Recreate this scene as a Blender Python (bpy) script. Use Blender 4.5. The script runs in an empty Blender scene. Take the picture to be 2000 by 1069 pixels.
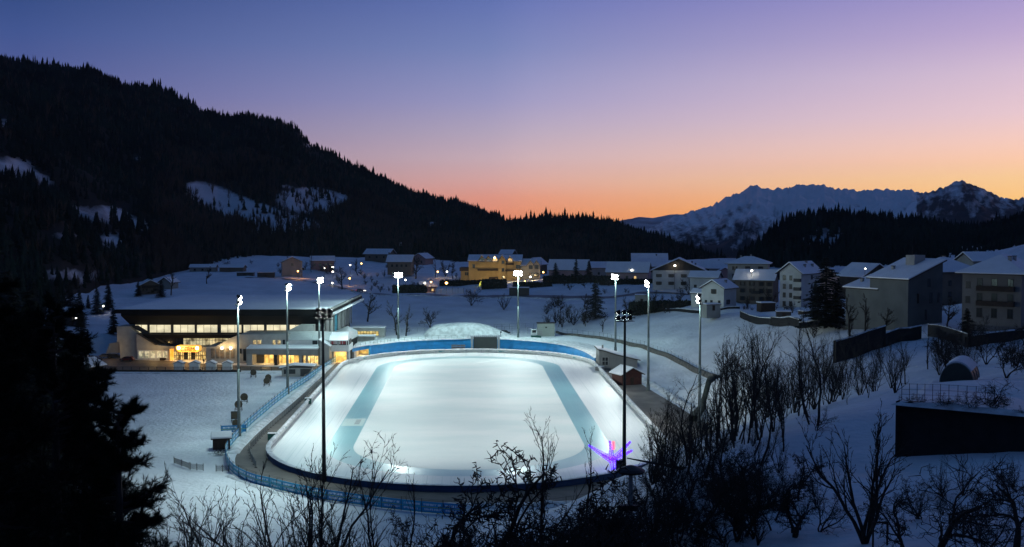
import bpy, math, random
import numpy as np
from mathutils import Vector, Matrix, noise as mnoise
R = math.radians
SC = bpy.context.scene
COL = SC.collection
F = 2180.0; CZ = 43.0; PITCH = R(2.535)
CP, SP = math.cos(PITCH), math.sin(PITCH)

def ray(px, py):
    a = (px - 1000.0) / F; b = (534.5 - py) / F
    return a, CP + b * SP, -SP + b * CP
def P(px, py, Y):            # the point seen at a photo pixel, Y metres away
    dx, dy, dz = ray(px, py); t = Y / dy
    return (dx * t, Y, CZ + dz * t)
def G(px, py, z=0.0):        # the point of a level plane seen at a photo pixel
    dx, dy, dz = ray(px, py); t = (z - CZ) / dz
    return (dx * t, dy * t, z)
def lerp(a, b, t): return a + (b - a) * t
def srgb(r, g, b):
    f = lambda c: (c / 255.0 / 12.92) if c <= 10 else ((c / 255.0 + 0.055) / 1.055) ** 2.4
    return (f(r), f(g), f(b), 1.0)

# ---------------------------------------------------------------- objects
def link(o, parent=None):
    COL.objects.link(o)
    if parent is not None: o.parent = parent
    return o
def tag(o, label=None, cat=None, group=None, kind=None):
    if label: o['label'] = label
    if cat: o['category'] = cat
    if group: o['group'] = group
    if kind: o['kind'] = kind
    return o
def thing(name, label, cat, loc=(0, 0, 0), rz=0.0, group=None, sc=1.0):
    o = bpy.data.objects.new(name, None); o.empty_display_size = 0.5
    COL.objects.link(o); o.location = loc; o.rotation_euler = (0, 0, rz)
    if sc != 1.0: o.scale = (sc, sc, sc) if not isinstance(sc, tuple) else sc
    return tag(o, label, cat, group)
def dup(root, loc, rz, label, sc=None, group=None):
    r = root.copy(); COL.objects.link(r); r.location = loc; r.rotation_euler = (0, 0, rz)
    if sc is not None: r.scale = (sc, sc, sc) if not isinstance(sc, tuple) else sc
    r['label'] = label
    if group: r['group'] = group
    for ch in list(root.children):
        c = ch.copy(); COL.objects.link(c); c.parent = r
        for g in list(ch.children):
            d = g.copy(); COL.objects.link(d); d.parent = c
    return r
def np_obj(name, V, Fc, m, parent=None, smooth=False):
    V = np.asarray(V, dtype=np.float32).reshape(-1, 3); Fc = np.asarray(Fc, dtype=np.int32)
    k = Fc.shape[1]; n = Fc.shape[0]
    me = bpy.data.meshes.new(name)
    me.vertices.add(len(V)); me.vertices.foreach_set('co', V.ravel())
    me.loops.add(n * k); me.loops.foreach_set('vertex_index', Fc.ravel())
    me.polygons.add(n); me.polygons.foreach_set('loop_start', np.arange(0, n * k, k, dtype=np.int32))
    if smooth: me.polygons.foreach_set('use_smooth', np.ones(n, dtype=bool))
    me.update(calc_edges=True)
    me.materials.append(m)
    return link(bpy.data.objects.new(name, me), parent)

class MB:
    def __init__(s): s.v = []; s.f = []
    def add(s, vs, fs):
        n = len(s.v); s.v += [tuple(q) for q in vs]; s.f += [tuple(i + n for i in q) for q in fs]; return s
    def box(s, x0, x1, y0, y1, z0, z1):
        return s.add([(x0, y0, z0), (x1, y0, z0), (x1, y1, z0), (x0, y1, z0), (x0, y0, z1), (x1, y0, z1), (x1, y1, z1), (x0, y1, z1)],
                     [(3, 2, 1, 0), (4, 5, 6, 7), (0, 1, 5, 4), (1, 2, 6, 5), (2, 3, 7, 6), (3, 0, 4, 7)])
    def prism(s, poly, ax, a0, a1):   # polygon in the two other axes, extruded along axis ax (0 x, 1 y, 2 z)
        n = len(poly)
        def mk(q, a):
            return (a, q[0], q[1]) if ax == 0 else ((q[0], a, q[1]) if ax == 1 else (q[0], q[1], a))
        vs = [mk(q, a0) for q in poly] + [mk(q, a1) for q in poly]
        fs = [tuple(range(n - 1, -1, -1)), tuple(range(n, 2 * n))] + [(i, (i + 1) % n, n + (i + 1) % n, n + i) for i in range(n)]
        return s.add(vs, fs)
    def tube(s, p0, p1, r0, r1=None, n=8, cap=True):
        r1 = r0 if r1 is None else r1
        p0 = Vector(p0); p1 = Vector(p1); d = (p1 - p0).normalized()
        u = d.orthogonal().normalized(); w = d.cross(u)
        vs = []
        for p, r in ((p0, r0), (p1, r1)):
            for i in range(n):
                a = 2 * math.pi * i / n; vs.append(p + (u * math.cos(a) + w * math.sin(a)) * r)
        fs = [(i, (i + 1) % n, n + (i + 1) % n, n + i) for i in range(n)]
        if cap: fs += [tuple(range(n - 1, -1, -1)), tuple(range(n, 2 * n))]
        return s.add(vs, fs)
    def ball(s, c, r, n=10, m=6, sx=1, sy=1, sz=1):
        vs = []; fs = []
        for j in range(m + 1):
            t = math.pi * j / m
            for i in range(n):
                a = 2 * math.pi * i / n
                vs.append((c[0] + r * sx * math.sin(t) * math.cos(a), c[1] + r * sy * math.sin(t) * math.sin(a), c[2] + r * sz * math.cos(t)))
        for j in range(m):
            for i in range(n):
                fs.append((j * n + i, (j + 1) * n + i, (j + 1) * n + (i + 1) % n, j * n + (i + 1) % n))
        return s.add(vs, fs)
    def obj(s, name, m, parent=None, smooth=False, bevel=0.0):
        me = bpy.data.meshes.new(name); me.from_pydata(s.v, [], s.f); me.update()
        me.materials.append(m)
        if smooth:
            for p in me.polygons: p.use_smooth = True
        o = link(bpy.data.objects.new(name, me), parent)
        if bevel:
            b = o.modifiers.new('bevel', 'BEVEL'); b.width = bevel; b.segments = 2; b.limit_method = 'ANGLE'
        return o

def tubes_np(segs, sides=3):
    """segs: array (n, 8) p0 p1 r0 r1 -> V, F"""
    S = np.asarray(segs, dtype=np.float64)
    p0 = S[:, 0:3]; p1 = S[:, 3:6]; r0 = S[:, 6]; r1 = S[:, 7]
    d = p1 - p0; d /= (np.linalg.norm(d, axis=1, keepdims=True) + 1e-9)
    ref = np.where(np.abs(d[:, 2:3]) < 0.9, np.array([[0, 0, 1.0]]), np.array([[1.0, 0, 0]]))
    u = np.cross(d, ref); u /= (np.linalg.norm(u, axis=1, keepdims=True) + 1e-9)
    w = np.cross(d, u)
    V = np.zeros((len(S), 2, sides, 3))
    for i in range(sides):
        a = 2 * math.pi * i / sides
        off = u * math.cos(a) + w * math.sin(a)
        V[:, 0, i] = p0 + off * r0[:, None]; V[:, 1, i] = p1 + off * r1[:, None]
    base = (np.arange(len(S)) * 2 * sides)[:, None]
    fs = []
    for i in range(sides):
        j = (i + 1) % sides
        fs.append(np.stack([base[:, 0] + i, base[:, 0] + j, base[:, 0] + sides + j, base[:, 0] + sides + i], 1))
    return V.reshape(-1, 3), np.concatenate(fs)

# ---------------------------------------------------------------- materials
def mat(name, col, rough=0.7, amt=0.0, scale=1.0, bump=0.0, bscale=None, metal=0.0, spec=0.4, col2=None, coord='Object', detail=5.0, lo=0.35, hi=0.65, stretch=None, bdist=0.05):
    m = bpy.data.materials.new(name); m.use_nodes = True
    nt = m.node_tree; b = nt.nodes['Principled BSDF']
    c = col if len(col) == 4 else (*col, 1.0)
    b.inputs['Base Color'].default_value = c
    b.inputs['Roughness'].default_value = rough; b.inputs['Metallic'].default_value = metal
    b.inputs['Specular IOR Level'].default_value = spec
    if amt or bump or col2:
        tc = nt.nodes.new('ShaderNodeTexCoord'); vec = tc.outputs[coord]
        if stretch:
            mp = nt.nodes.new('ShaderNodeMapping'); mp.inputs['Scale'].default_value = stretch
            nt.links.new(vec, mp.inputs['Vector']); vec = mp.outputs['Vector']
    if amt or col2:
        n = nt.nodes.new('ShaderNodeTexNoise'); n.inputs['Scale'].default_value = scale; n.inputs['Detail'].default_value = detail
        nt.links.new(vec, n.inputs['Vector'])
        r = nt.nodes.new('ShaderNodeValToRGB')
        r.color_ramp.elements[0].position = lo; r.color_ramp.elements[1].position = hi
        c2 = col2 if col2 else tuple(max(0, x * (1 - amt)) for x in c[:3])
        r.color_ramp.elements[0].color = (*c2[:3], 1); r.color_ramp.elements[1].color = c
        nt.links.new(n.outputs['Fac'], r.inputs['Fac']); nt.links.new(r.outputs['Color'], b.inputs['Base Color'])
    if bump:
        n2 = nt.nodes.new('ShaderNodeTexNoise'); n2.inputs['Scale'].default_value = bscale or scale * 3; n2.inputs['Detail'].default_value = 6
        nt.links.new(vec, n2.inputs['Vector'])
        bp = nt.nodes.new('ShaderNodeBump'); bp.inputs['Strength'].default_value = bump; bp.inputs['Distance'].default_value = bdist
        nt.links.new(n2.outputs['Fac'], bp.inputs['Height']); nt.links.new(bp.outputs['Normal'], b.inputs['Normal'])
    return m
def emit(name, col, strength, base=(0.5, 0.5, 0.5), amt=0.0, scale=1.0, dark=None, coord='Object', sample=False):
    m = bpy.data.materials.new(name); m.use_nodes = True
    nt = m.node_tree; b = nt.nodes['Principled BSDF']
    c = col if len(col) == 4 else (*col, 1.0)
    b.inputs['Base Color'].default_value = (*base[:3], 1); b.inputs['Roughness'].default_value = 0.3
    b.inputs['Emission Color'].default_value = c; b.inputs['Emission Strength'].default_value = strength
    if amt or dark:
        tc = nt.nodes.new('ShaderNodeTexCoord'); n = nt.nodes.new('ShaderNodeTexNoise'); n.inputs['Scale'].default_value = scale
        n.inputs['Detail'].default_value = 3
        nt.links.new(tc.outputs[coord], n.inputs['Vector'])
        r = nt.nodes.new('ShaderNodeValToRGB'); r.color_ramp.elements[0].position = 0.4; r.color_ramp.elements[1].position = 0.6
        d = dark if dark else tuple(x * (1 - amt) for x in c[:3])
        r.color_ramp.elements[0].color = (*d[:3], 1); r.color_ramp.elements[1].color = c
        nt.links.new(n.outputs['Fac'], r.inputs['Fac']); nt.links.new(r.outputs['Color'], b.inputs['Emission Color'])
    try: m.cycles.emission_sampling = 'AUTO' if sample else 'NONE'
    except Exception: pass
    return m

M = {}
M['snow'] = mat('snow', (0.78, 0.80, 0.83), 0.75, 0.16, 0.12, 0.55, 1.0, spec=0.25, bdist=0.6)
M['snow_roof'] = mat('roof snow', (0.80, 0.81, 0.84), 0.8, 0.08, 0.4, 0.3, 1.5, spec=0.2)
M['bank'] = mat('ploughed snow', (0.76, 0.78, 0.80), 0.8, 0.35, 0.8, 0.8, 2.5, spec=0.2, bdist=0.2)
M['asphalt'] = mat('worn asphalt', (0.20, 0.175, 0.155), 0.8, 0.30, 0.25, 0.2, 8, spec=0.2)
M['plaza'] = mat('plaza asphalt', (0.17, 0.14, 0.11), 0.6, 0.45, 0.12, 0.2, 6, spec=0.3)
M['road'] = mat('wet road', (0.10, 0.09, 0.085), 0.5, 0.3, 0.2, 0.2, 6)
M['steel'] = mat('painted grey steel', (0.15, 0.18, 0.18), 0.45, 0.15, 3, metal=0.3)
M['dark_steel'] = mat('dark steel', (0.012, 0.012, 0.013), 0.55, 0.2, 3)
M['shaded'] = mat('soot black metal', (0.004, 0.004, 0.004), 0.8, spec=.1)  # shade on the near mast heads, put into a darker steel colour
M['black'] = mat('matt black metal', (0.01, 0.01, 0.011), 0.6)
M['concrete'] = mat('pale concrete', (0.40, 0.40, 0.38), 0.8, 0.18, 0.6, 0.15, 5)
M['concrete_grey'] = mat('grey concrete', (0.30, 0.30, 0.29), 0.8, 0.2, 0.5, 0.15, 5)
M['fascia'] = mat('dark fascia cladding', (0.009, 0.009, 0.009), 0.8, 0.3, 0.4, spec=.08)
M['dark_wall'] = mat('dark wall', (0.05, 0.05, 0.05), 0.7, 0.3, 1)
M['timber'] = mat('dark timber', (0.045, 0.028, 0.018), 0.8, 0.4, 2, 0.4, 10)
M['red_timber'] = mat('red brown timber', (0.10, 0.03, 0.022), 0.8, 0.35, 2, 0.3, 8)
M['glass'] = mat('dark window glass', (0.015, 0.018, 0.02), 0.15, spec=0.6)
M['frame_white'] = mat('white window frame', (0.5, 0.5, 0.48), 0.6)
M['frame_dark'] = mat('dark window frame', (0.03, 0.028, 0.025), 0.6)
M['roof'] = mat('brown roof edge', (0.045, 0.032, 0.026), 0.8, 0.3, 1)
M['bark'] = mat('bare bark', (0.030, 0.025, 0.021), 0.9, 0.35, 6)
M['twig'] = mat('bare twigs', (0.034, 0.027, 0.022), 0.9, 0.3, 4)
M['twig_pale'] = mat('pale frosted twigs', (0.10, 0.095, 0.085), 0.9, 0.3, 4)
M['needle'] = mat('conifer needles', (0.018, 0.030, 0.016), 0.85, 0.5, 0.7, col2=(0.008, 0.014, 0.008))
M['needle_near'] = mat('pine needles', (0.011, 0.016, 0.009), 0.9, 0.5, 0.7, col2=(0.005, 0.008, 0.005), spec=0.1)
M['blue_wall'] = mat('blue painted wall', (0.015, 0.29, 0.66), 0.6, 0.22, 0.5, 0.1, 4)
M['navy'] = mat('navy padding', (0.012, 0.045, 0.13), 0.6, 0.25, 1.5, 0.3, 5)
M['white_paint'] = mat('white paint', (0.68, 0.70, 0.70), 0.6, 0.1, 0.8, 0.1, 4)
M['metal_roof'] = mat('pale sheet metal', (0.55, 0.58, 0.58), 0.5, 0.12, 0.8, metal=0.1)
M['green_box'] = mat('green painted metal', (0.015, 0.10, 0.085), 0.5, 0.2, 2)
M['canvas_grey'] = mat('grey canvas', (0.28, 0.28, 0.28), 0.8, 0.2, 1)
M['stone'] = mat('rough stone', (0.12, 0.11, 0.10), 0.9, 0.45, 0.9, 0.6, 2.5)
M['dark_stone'] = mat('dark stone wall', (0.018, 0.017, 0.017), 0.95, 0.4, 0.9, 0.6, 2.5)
M['hedge'] = mat('clipped dark hedge', (0.016, 0.024, 0.014), 0.9, 0.5, 1.0, 0.9, 4)
M['skin'] = mat('skin', (0.45, 0.28, 0.2), 0.6)
M['coat'] = mat('dark winter coat', (0.02, 0.02, 0.025), 0.8, 0.2, 4)
M['tyre'] = mat('rubber', (0.012, 0.012, 0.012), 0.8)
M['poster'] = None
# ---------------------------------------------------------------- lie of the land
RC = (-10.7, 275.0); RA = R(2.3)          # rink centre and turn
RV = (-math.sin(RA), math.cos(RA)); RU = (math.cos(RA), math.sin(RA))
def rk(u, v): return (RC[0] + u * RU[0] + v * RV[0], RC[1] + u * RU[1] + v * RV[1])
HS = 59.0
CPTS = []
def cp(px, py, Y): CPTS.append(P(px, py, Y))
for q in [(700, 655, 402), (800, 653, 403), (900, 652, 403), (1000, 652, 404), (1090, 652, 410),
          (600, 572, 520), (700, 580, 500), (800, 578, 500), (900, 579, 500), (1000, 579, 498), (1100, 582, 490), (1180, 582, 488),
          (700, 620, 445), (800, 615, 450), (900, 612, 452), (1000, 612, 452), (1100, 612, 450), (1200, 615, 435),
          (650, 540, 640), (800, 545, 620), (960, 549, 590), (1100, 545, 580), (1200, 548, 560), (1300, 560, 510), (1420, 578, 455),
          (950, 515, 800), (1100, 515, 800), (1300, 515, 750), (1450, 520, 700), (1700, 530, 600), (1900, 535, 500), (2100, 540, 450),
          (350, 531, 650), (500, 502, 750), (600, 496, 820), (700, 492, 850), (850, 500, 820), (200, 576, 500), (450, 545, 560), (400, 562, 520), (300, 560, 560),
          (550, 520, 700), (750, 520, 720), (100, 640, 400), (0, 640, 380), (-150, 640, 380), (0, 560, 600), (150, 540, 650), (-200, 540, 600),
          (1224, 672, 370), (1281, 690, 345), (1337, 716, 320), (1393, 744, 295), (1250, 640, 395), (1330, 640, 375), (1400, 660, 345),
          (1400, 610, 385), (1445, 612, 372), (1500, 632, 335), (1560, 652, 310), (1480, 690, 300), (1600, 628, 300), (1640, 700, 245), (1560, 690, 265),
          (1540, 605, 380), (1480, 600, 400), (1250, 612, 430), (1330, 600, 420),
          (1700, 640, 285), (1780, 640, 285), (1850, 640, 270), (1950, 650, 250), (1780, 670, 235), (1720, 690, 238), (1850, 690, 225), (2050, 660, 240),
          (1300, 1069, 85), (1250, 1000, 95), (1370, 892, 110), (1480, 852, 120), (1600, 814, 128), (1500, 1000, 88), (1700, 1000, 84), (1900, 1000, 80),
          (1900, 905, 96), (1750, 888, 106), (1620, 900, 108), (2050, 900, 96), (1850, 745, 145), (1950, 745, 145), (1780, 770, 135), (2060, 745, 145),
          (1500, 800, 190), (1450, 815, 195), (1600, 745, 215), (1700, 745, 190), (1900, 715, 190)]:
    cp(*q)
CPTS += [(0, 120, 3.5), (-30, 120, 1.5), (-60, 120, 1), (-100, 120, 2), (-30, 85, 8), (0, 85, 11.5), (-60, 85, 6.5), (0, 40, 25), (-40, 40, 22), (40, 40, 29),
         (0, 0, 37), (-100, 40, 18), (60, 0, 38), (-60, 0, 34), (-25, 20, 29), (25, 20, 33), (0, -60, 44), (-150, 150, 6), (-150, 250, 6), (-170, 320, 8), (-145, 200, 3),
         (120, 120, 30), (150, 300, 28), (250, 500, 40), (-250, 300, 30), (-300, 500, 60)]
FLAT = [(-135, 165), (-100, 145), (-60, 143), (-20, 148), (8, 152), (20, 168), (33, 192), (42, 228), (42, 262), (38, 300), (33, 335), (27, 350), (20, 370), (2, 381),
        (-16, 385), (-48, 372), (-58, 385), (-128, 385), (-148, 345), (-138, 250)]
def poly_dist(x, y, poly):
    """signed distance: negative inside"""
    x = np.asarray(x, float); y = np.asarray(y, float)
    d = np.full(x.shape, 1e9); ins = np.zeros(x.shape, bool)
    n = len(poly)
    for i in range(n):
        x0, y0 = poly[i]; x1, y1 = poly[(i + 1) % n]
        ex, ey = x1 - x0, y1 - y0
        t = np.clip(((x - x0) * ex + (y - y0) * ey) / (ex * ex + ey * ey), 0, 1)
        d = np.minimum(d, np.hypot(x - x0 - t * ex, y - y0 - t * ey))
        c = ((y0 > y) != (y1 > y)) & (x < (x1 - x0) * (y - y0) / (y1 - y0 + 1e-12) + x0)
        ins ^= c
    return np.where(ins, -d, d)
MQ = 7.0
_RW = None
def terrain_fit():
    global _RW, _RP
    kept = []
    for q in CPTS:                       # merge points that nearly coincide
        for k in kept:
            if math.hypot(q[0] - k[0], q[1] - k[1]) < 11.0:
                n = k[3]; k[2] = (k[2] * n + q[2]) / (n + 1); k[3] += 1; break
        else: kept.append([q[0], q[1], q[2], 1])
    pts = np.array([k[:3] for k in kept]); _RP = pts[:, :2]
    D = np.hypot(_RP[:, None, 0] - _RP[None, :, 0], _RP[:, None, 1] - _RP[None, :, 1])
    A = -np.sqrt(D ** 2 + MQ ** 2)
    n = len(pts); A += np.eye(n) * 0.8
    B = np.zeros((n + 1, n + 1)); B[:n, :n] = A; B[n, :n] = 1; B[:n, n] = 1
    _RW = np.linalg.solve(B, np.append(pts[:, 2], 0))
def T(x, y):
    x = np.atleast_1d(np.asarray(x, float)); y = np.atleast_1d(np.asarray(y, float))
    sh = x.shape; xf = x.ravel(); yf = y.ravel(); z = np.empty(len(xf))
    for i in range(0, len(xf), 20000):
        a = xf[i:i + 20000]; b = yf[i:i + 20000]
        D = np.hypot(a[:, None] - _RP[None, :, 0], b[:, None] - _RP[None, :, 1])
        z[i:i + 20000] = -np.sqrt(D ** 2 + MQ ** 2) @ _RW[:-1] + _RW[-1]
    d = poly_dist(xf, yf, FLAT)
    k = np.clip(d / 9.0, 0, 1); k = k * k * (3 - 2 * k)
    z = z * k
    wob = (np.sin(xf * .21 + 1.3 * np.sin(yf * .13)) * np.sin(yf * .17 + np.sin(xf * .11)) * .35 + np.sin(xf * .53 + yf * .31) * .12) * k
    return (z + wob).reshape(sh)
def Tz(x, y): return float(T([x], [y])[0])
def GT(px, py, y0=60.0, y1=900.0):
    Ys = np.arange(y0, y1, 1.0); dx, dy, dz = ray(px, py)
    t = Ys / dy; X = dx * t; Z = CZ + dz * t
    g = T(X, Ys); k = np.nonzero(Z <= g)[0]
    i = int(k[0]) if len(k) else len(Ys) - 1
    return (float(X[i]), float(Ys[i]), float(g[i]))

def ground_mesh():
    def axis(lo, hi, c0, c1, s, g=1.13):
        a = list(np.arange(c0, c1 + .01, s)); st = s
        while a[-1] < hi: st *= g; a.append(a[-1] + st)
        st = s
        while a[0] > lo: st *= g; a.insert(0, a[0] - st)
        return np.array(a)
    xs = axis(-1500, 1700, -130, 120, 2.2); ys = axis(-120, 2500, 0, 470, 2.2)
    X, Y = np.meshgrid(xs, ys); Z = T(X, Y)
    far = np.clip((Y - 770) / 220, 0, 1) + np.clip((np.abs(X - 60) - 420) / 400, 0, 1)
    Z = Z * (1 - np.clip(far, 0, 1)) + np.clip(far, 0, 1) * (20.0 - 90.0 * np.clip((Y - 770) / 330, 0, 1))
    V = np.stack([X, Y, Z], -1).reshape(-1, 3)
    ny, nx = X.shape
    i = np.arange((ny - 1) * (nx - 1)); r = i // (nx - 1); c = i % (nx - 1); a = r * nx + c
    Fc = np.stack([a, a + 1, a + nx + 1, a + nx], 1)
    o = np_obj('ground', V, Fc, M['snow'], smooth=True)
    tag(o, 'snow covered ground of the valley round the ice rink', 'ground', kind='structure')
# ---------------------------------------------------------------- houses
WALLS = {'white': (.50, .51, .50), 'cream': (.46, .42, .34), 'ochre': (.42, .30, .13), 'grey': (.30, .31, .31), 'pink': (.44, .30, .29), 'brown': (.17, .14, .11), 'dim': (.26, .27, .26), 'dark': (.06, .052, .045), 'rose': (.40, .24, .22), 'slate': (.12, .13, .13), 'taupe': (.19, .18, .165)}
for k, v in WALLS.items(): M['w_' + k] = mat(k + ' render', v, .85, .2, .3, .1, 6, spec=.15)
M['lit_win'] = emit('lit window', (1, .62, .22, 1), .9, (.5, .4, .2))
WMESH = {}
def win_mesh(w, h):
    k = (round(w, 2), round(h, 2))
    if k not in WMESH:
        a = MB(); a.box(-w / 2 - .08, w / 2 + .08, -.05, -.003, -.10, 0.0); a.box(-w / 2 - .08, w / 2 + .08, -.05, -.003, h, h + .08); a.box(-w / 2 - .08, -w / 2, -.05, -.003, .0, h); a.box(w / 2, w / 2 + .08, -.05, -.003, 0, h); a.box(-.03, .03, -.045, -.003, 0.001, h - .001)
        a.box(-w / 2 - .15, w / 2 + .15, -.12, -.003, -.16, -.101)
        o = a.obj('t', M['frame_dark']); b_ = MB(); b_.box(-w / 2 + .002, w / 2 - .002, -.025, -.002, .002, h - .002); o2 = b_.obj('t', M['glass']); o3 = b_.obj('t', M['lit_win'])
        s = MB(); s.box(-.23, .23, -.06, -.004, -.05, h + .05); o4 = s.obj('t', M['timber'])
        WMESH[k] = (o.data, o2.data, o3.data, o4.data)
        for q in (o, o2, o3, o4): bpy.data.objects.remove(q)
    return WMESH[k]
def add_win(c, face, W, D, u, z, w, h, lit=False, shut=False):
    fr, pn, lt, sh = win_mesh(w, h); o = link(bpy.data.objects.new('window', fr), c); p = link(bpy.data.objects.new('pane', lt if lit else pn), o)
    if shut:
        for sg in (-1, 1): q_ = link(bpy.data.objects.new('shutter', sh), o); q_.location = (sg * (w / 2 + .32), 0, 0)
    if face == 'f': o.location = (u, -D / 2, z)
    elif face == 'r': o.location = (W / 2, u, z); o.rotation_euler = (0, 0, R(90))
    elif face == 'l': o.location = (-W / 2, u, z); o.rotation_euler = (0, 0, R(-90))
    return o
def balcony(c, face, W, D, u, z, bw, m='timber', dep=1.2):
    a = MB(); a.box(-bw / 2, bw / 2, -dep, -.003, -.16, 0); a.box(-bw / 2, bw / 2, -dep, -dep + .06, .0, 1.0); a.box(-bw / 2, -bw / 2 + .06, -dep + .061, -.003, 0, 1.0); a.box(bw / 2 - .06, bw / 2, -dep + .061, -.003, 0, 1.0)
    o = a.obj('balcony', M[m], c)
    if face == 'f': o.location = (u, -D / 2, z)
    elif face == 'r': o.location = (W / 2, u, z); o.rotation_euler = (0, 0, R(90))
    elif face == 'l': o.location = (-W / 2, u, z); o.rotation_euler = (0, 0, R(-90))
HOUSES = []
def house(label, px, py, Y, w, d, h, rz=0, roof='x', rh=2.5, over=.8, col='white', wins=(), balc=(), chim=((.2, .2),), gable=None, name='house', lits=(), snow=.35, doors=True):
    HOUSES.append(dict(label=label, px=px, py=py, Y=Y, w=w, d=d, h=h, rz=rz, roof=roof, rh=rh, over=over, col=col, wins=wins, balc=balc, chim=chim, gable=gable, name=name, lits=lits, snow=snow)); 
def build_house(q):
    w, d, h, rh, over = q['w'], q['d'], q['h'], q['rh'], q['over']; p = P(q['px'], q['py'], q['Y'])
    x, y = p[0], p[1]; zb = p[2]
    c = thing(q['name'], q['label'], 'house', (x, y, zb), R(q['rz'])); wm = M['w_' + q['col']]; m = MB(); rt = q['roof']; ax = 0 if rt == 'x' else 1
    m2 = None
    if rt in ('x', 'y'):
        Wd = d if rt == 'x' else w; Ln = w if rt == 'x' else d
        if q['gable']:
            m.box(-w / 2, w / 2, -d / 2, d / 2, -3, h); m2 = MB(); m2.prism([(-Wd / 2, h + .002), (Wd / 2, h + .002), (0, h + rh)], ax, -Ln / 2 + .01, Ln / 2 - .01)
        else: m.prism([(-Wd / 2, -3), (Wd / 2, -3), (Wd / 2, h), (0, h + rh), (-Wd / 2, h)], ax, -Ln / 2, Ln / 2)
        m.obj('wall', wm, c)
        if m2: m2.obj('gable', M['w_' + q['gable']] if 'w_' + q['gable'] in M else M[q['gable']], c)
        sl = rh / (Wd / 2); e = Wd / 2 + over; zz = h - over * sl
        m = MB(); m.prism([(-e, zz), (0, h + rh + .01), (e, zz), (e, zz + .2), (0, h + rh + .22), (-e, zz + .2)], ax, -Ln / 2 - over, Ln / 2 + over); rf = m.obj('roof', M['roof'], c)
        s = q['snow']; m = MB(); m.prism([(-e + .05, zz + .205), (0, h + rh + .225), (e - .05, zz + .205), (e - .15, zz + .2 + s), (.25, h + rh + .2 + s), (-.25, h + rh + .2 + s), (-e + .15, zz + .2 + s)], ax, -Ln / 2 - over + .06, Ln / 2 + over - .06); m.obj('snow', M['snow_roof'], rf, bevel=.08)
        roofz = lambda u, v: h + rh - (abs(v) if rt == 'x' else abs(u)) * sl
    elif rt == 'hip':
        m.box(-w / 2, w / 2, -d / 2, d / 2, -3, h); m.obj('wall', wm, c); rl = max(.5, (w - d) / 2) if w > d else .5
        def hipm(o_, z0, z1, th):
            mm = MB(); a, b_ = w / 2 + o_, d / 2 + o_
            mm.add([(-a, -b_, z0), (a, -b_, z0), (a, b_, z0), (-a, b_, z0), (-a, -b_, z0 + th), (a, -b_, z0 + th), (a, b_, z0 + th), (-a, b_, z0 + th), (-rl, 0, z1), (rl, 0, z1)],
                   [(3, 2, 1, 0), (0, 1, 5, 4), (1, 2, 6, 5), (2, 3, 7, 6), (3, 0, 4, 7), (4, 5, 9, 8), (5, 6, 9), (6, 7, 8, 9), (7, 4, 8)]); return mm
        rf = hipm(over, h + .003, h + rh, .2).obj('roof', M['roof'], c); hipm(over - .07, h + .206, h + rh + q['snow'], .22).obj('snow', M['snow_roof'], rf)
        roofz = lambda u, v: h + rh - max(abs(v) / (d / 2 + over), max(0, abs(u) - rl) / (w / 2 + over - rl)) * rh
    elif rt == 'mono':      # falls to the left
        m.prism([(-w / 2, -3), (w / 2, -3), (w / 2, h + rh), (-w / 2, h)], 1, -d / 2, d / 2); m.obj('wall', wm, c); sl = rh / w
        m = MB(); m.prism([(-w / 2 - over, h - over * sl + .003), (w / 2 + over, h + rh + over * sl + .003), (w / 2 + over, h + rh + over * sl + .25), (-w / 2 - over, h - over * sl + .25)], 1, -d / 2 - over, d / 2 + over); rf = m.obj('roof', M['roof'], c)
        m = MB(); m.prism([(-w / 2 - over + .06, h - over * sl + .256), (w / 2 + over - .06, h + rh + over * sl + .25), (w / 2 + over - .1, h + rh + over * sl + .55), (-w / 2 - over + .1, h - over * sl + .55)], 1, -d / 2 - over + .06, d / 2 + over - .06); m.obj('snow', M['snow_roof'], rf, bevel=.08)
        roofz = lambda u, v: h + (u + w / 2) * sl
    for (u, v) in q['chim']:
        uu, vv = u * w, v * d; z0 = roofz(uu, vv); m = MB(); m.box(uu - .35, uu + .35, vv - .35, vv + .35, z0 - .3, z0 + 1.25); ch = m.obj('chimney', M['concrete_grey'], rf); m = MB(); m.box(uu - .45, uu + .45, vv - .45, vv + .45, z0 + 1.253, z0 + 1.4); m.obj('chimney_cap', M['dark_wall'], c)
    i = 0
    for (face, us, zs, ww, wh, sh) in q['wins']:
        for z in zs:
            for u in us:
                L_ = w if face == 'f' else d; add_win(c, face, w, d, u * L_, z, ww, wh, i in q['lits'], sh); i += 1
    for (face, u, z, bw, mm) in q['balc']: balcony(c, face, w, d, u * (w if face == 'f' else d), z, bw, mm)
    return c
W2 = ((-.25, .25), ); 
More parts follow.
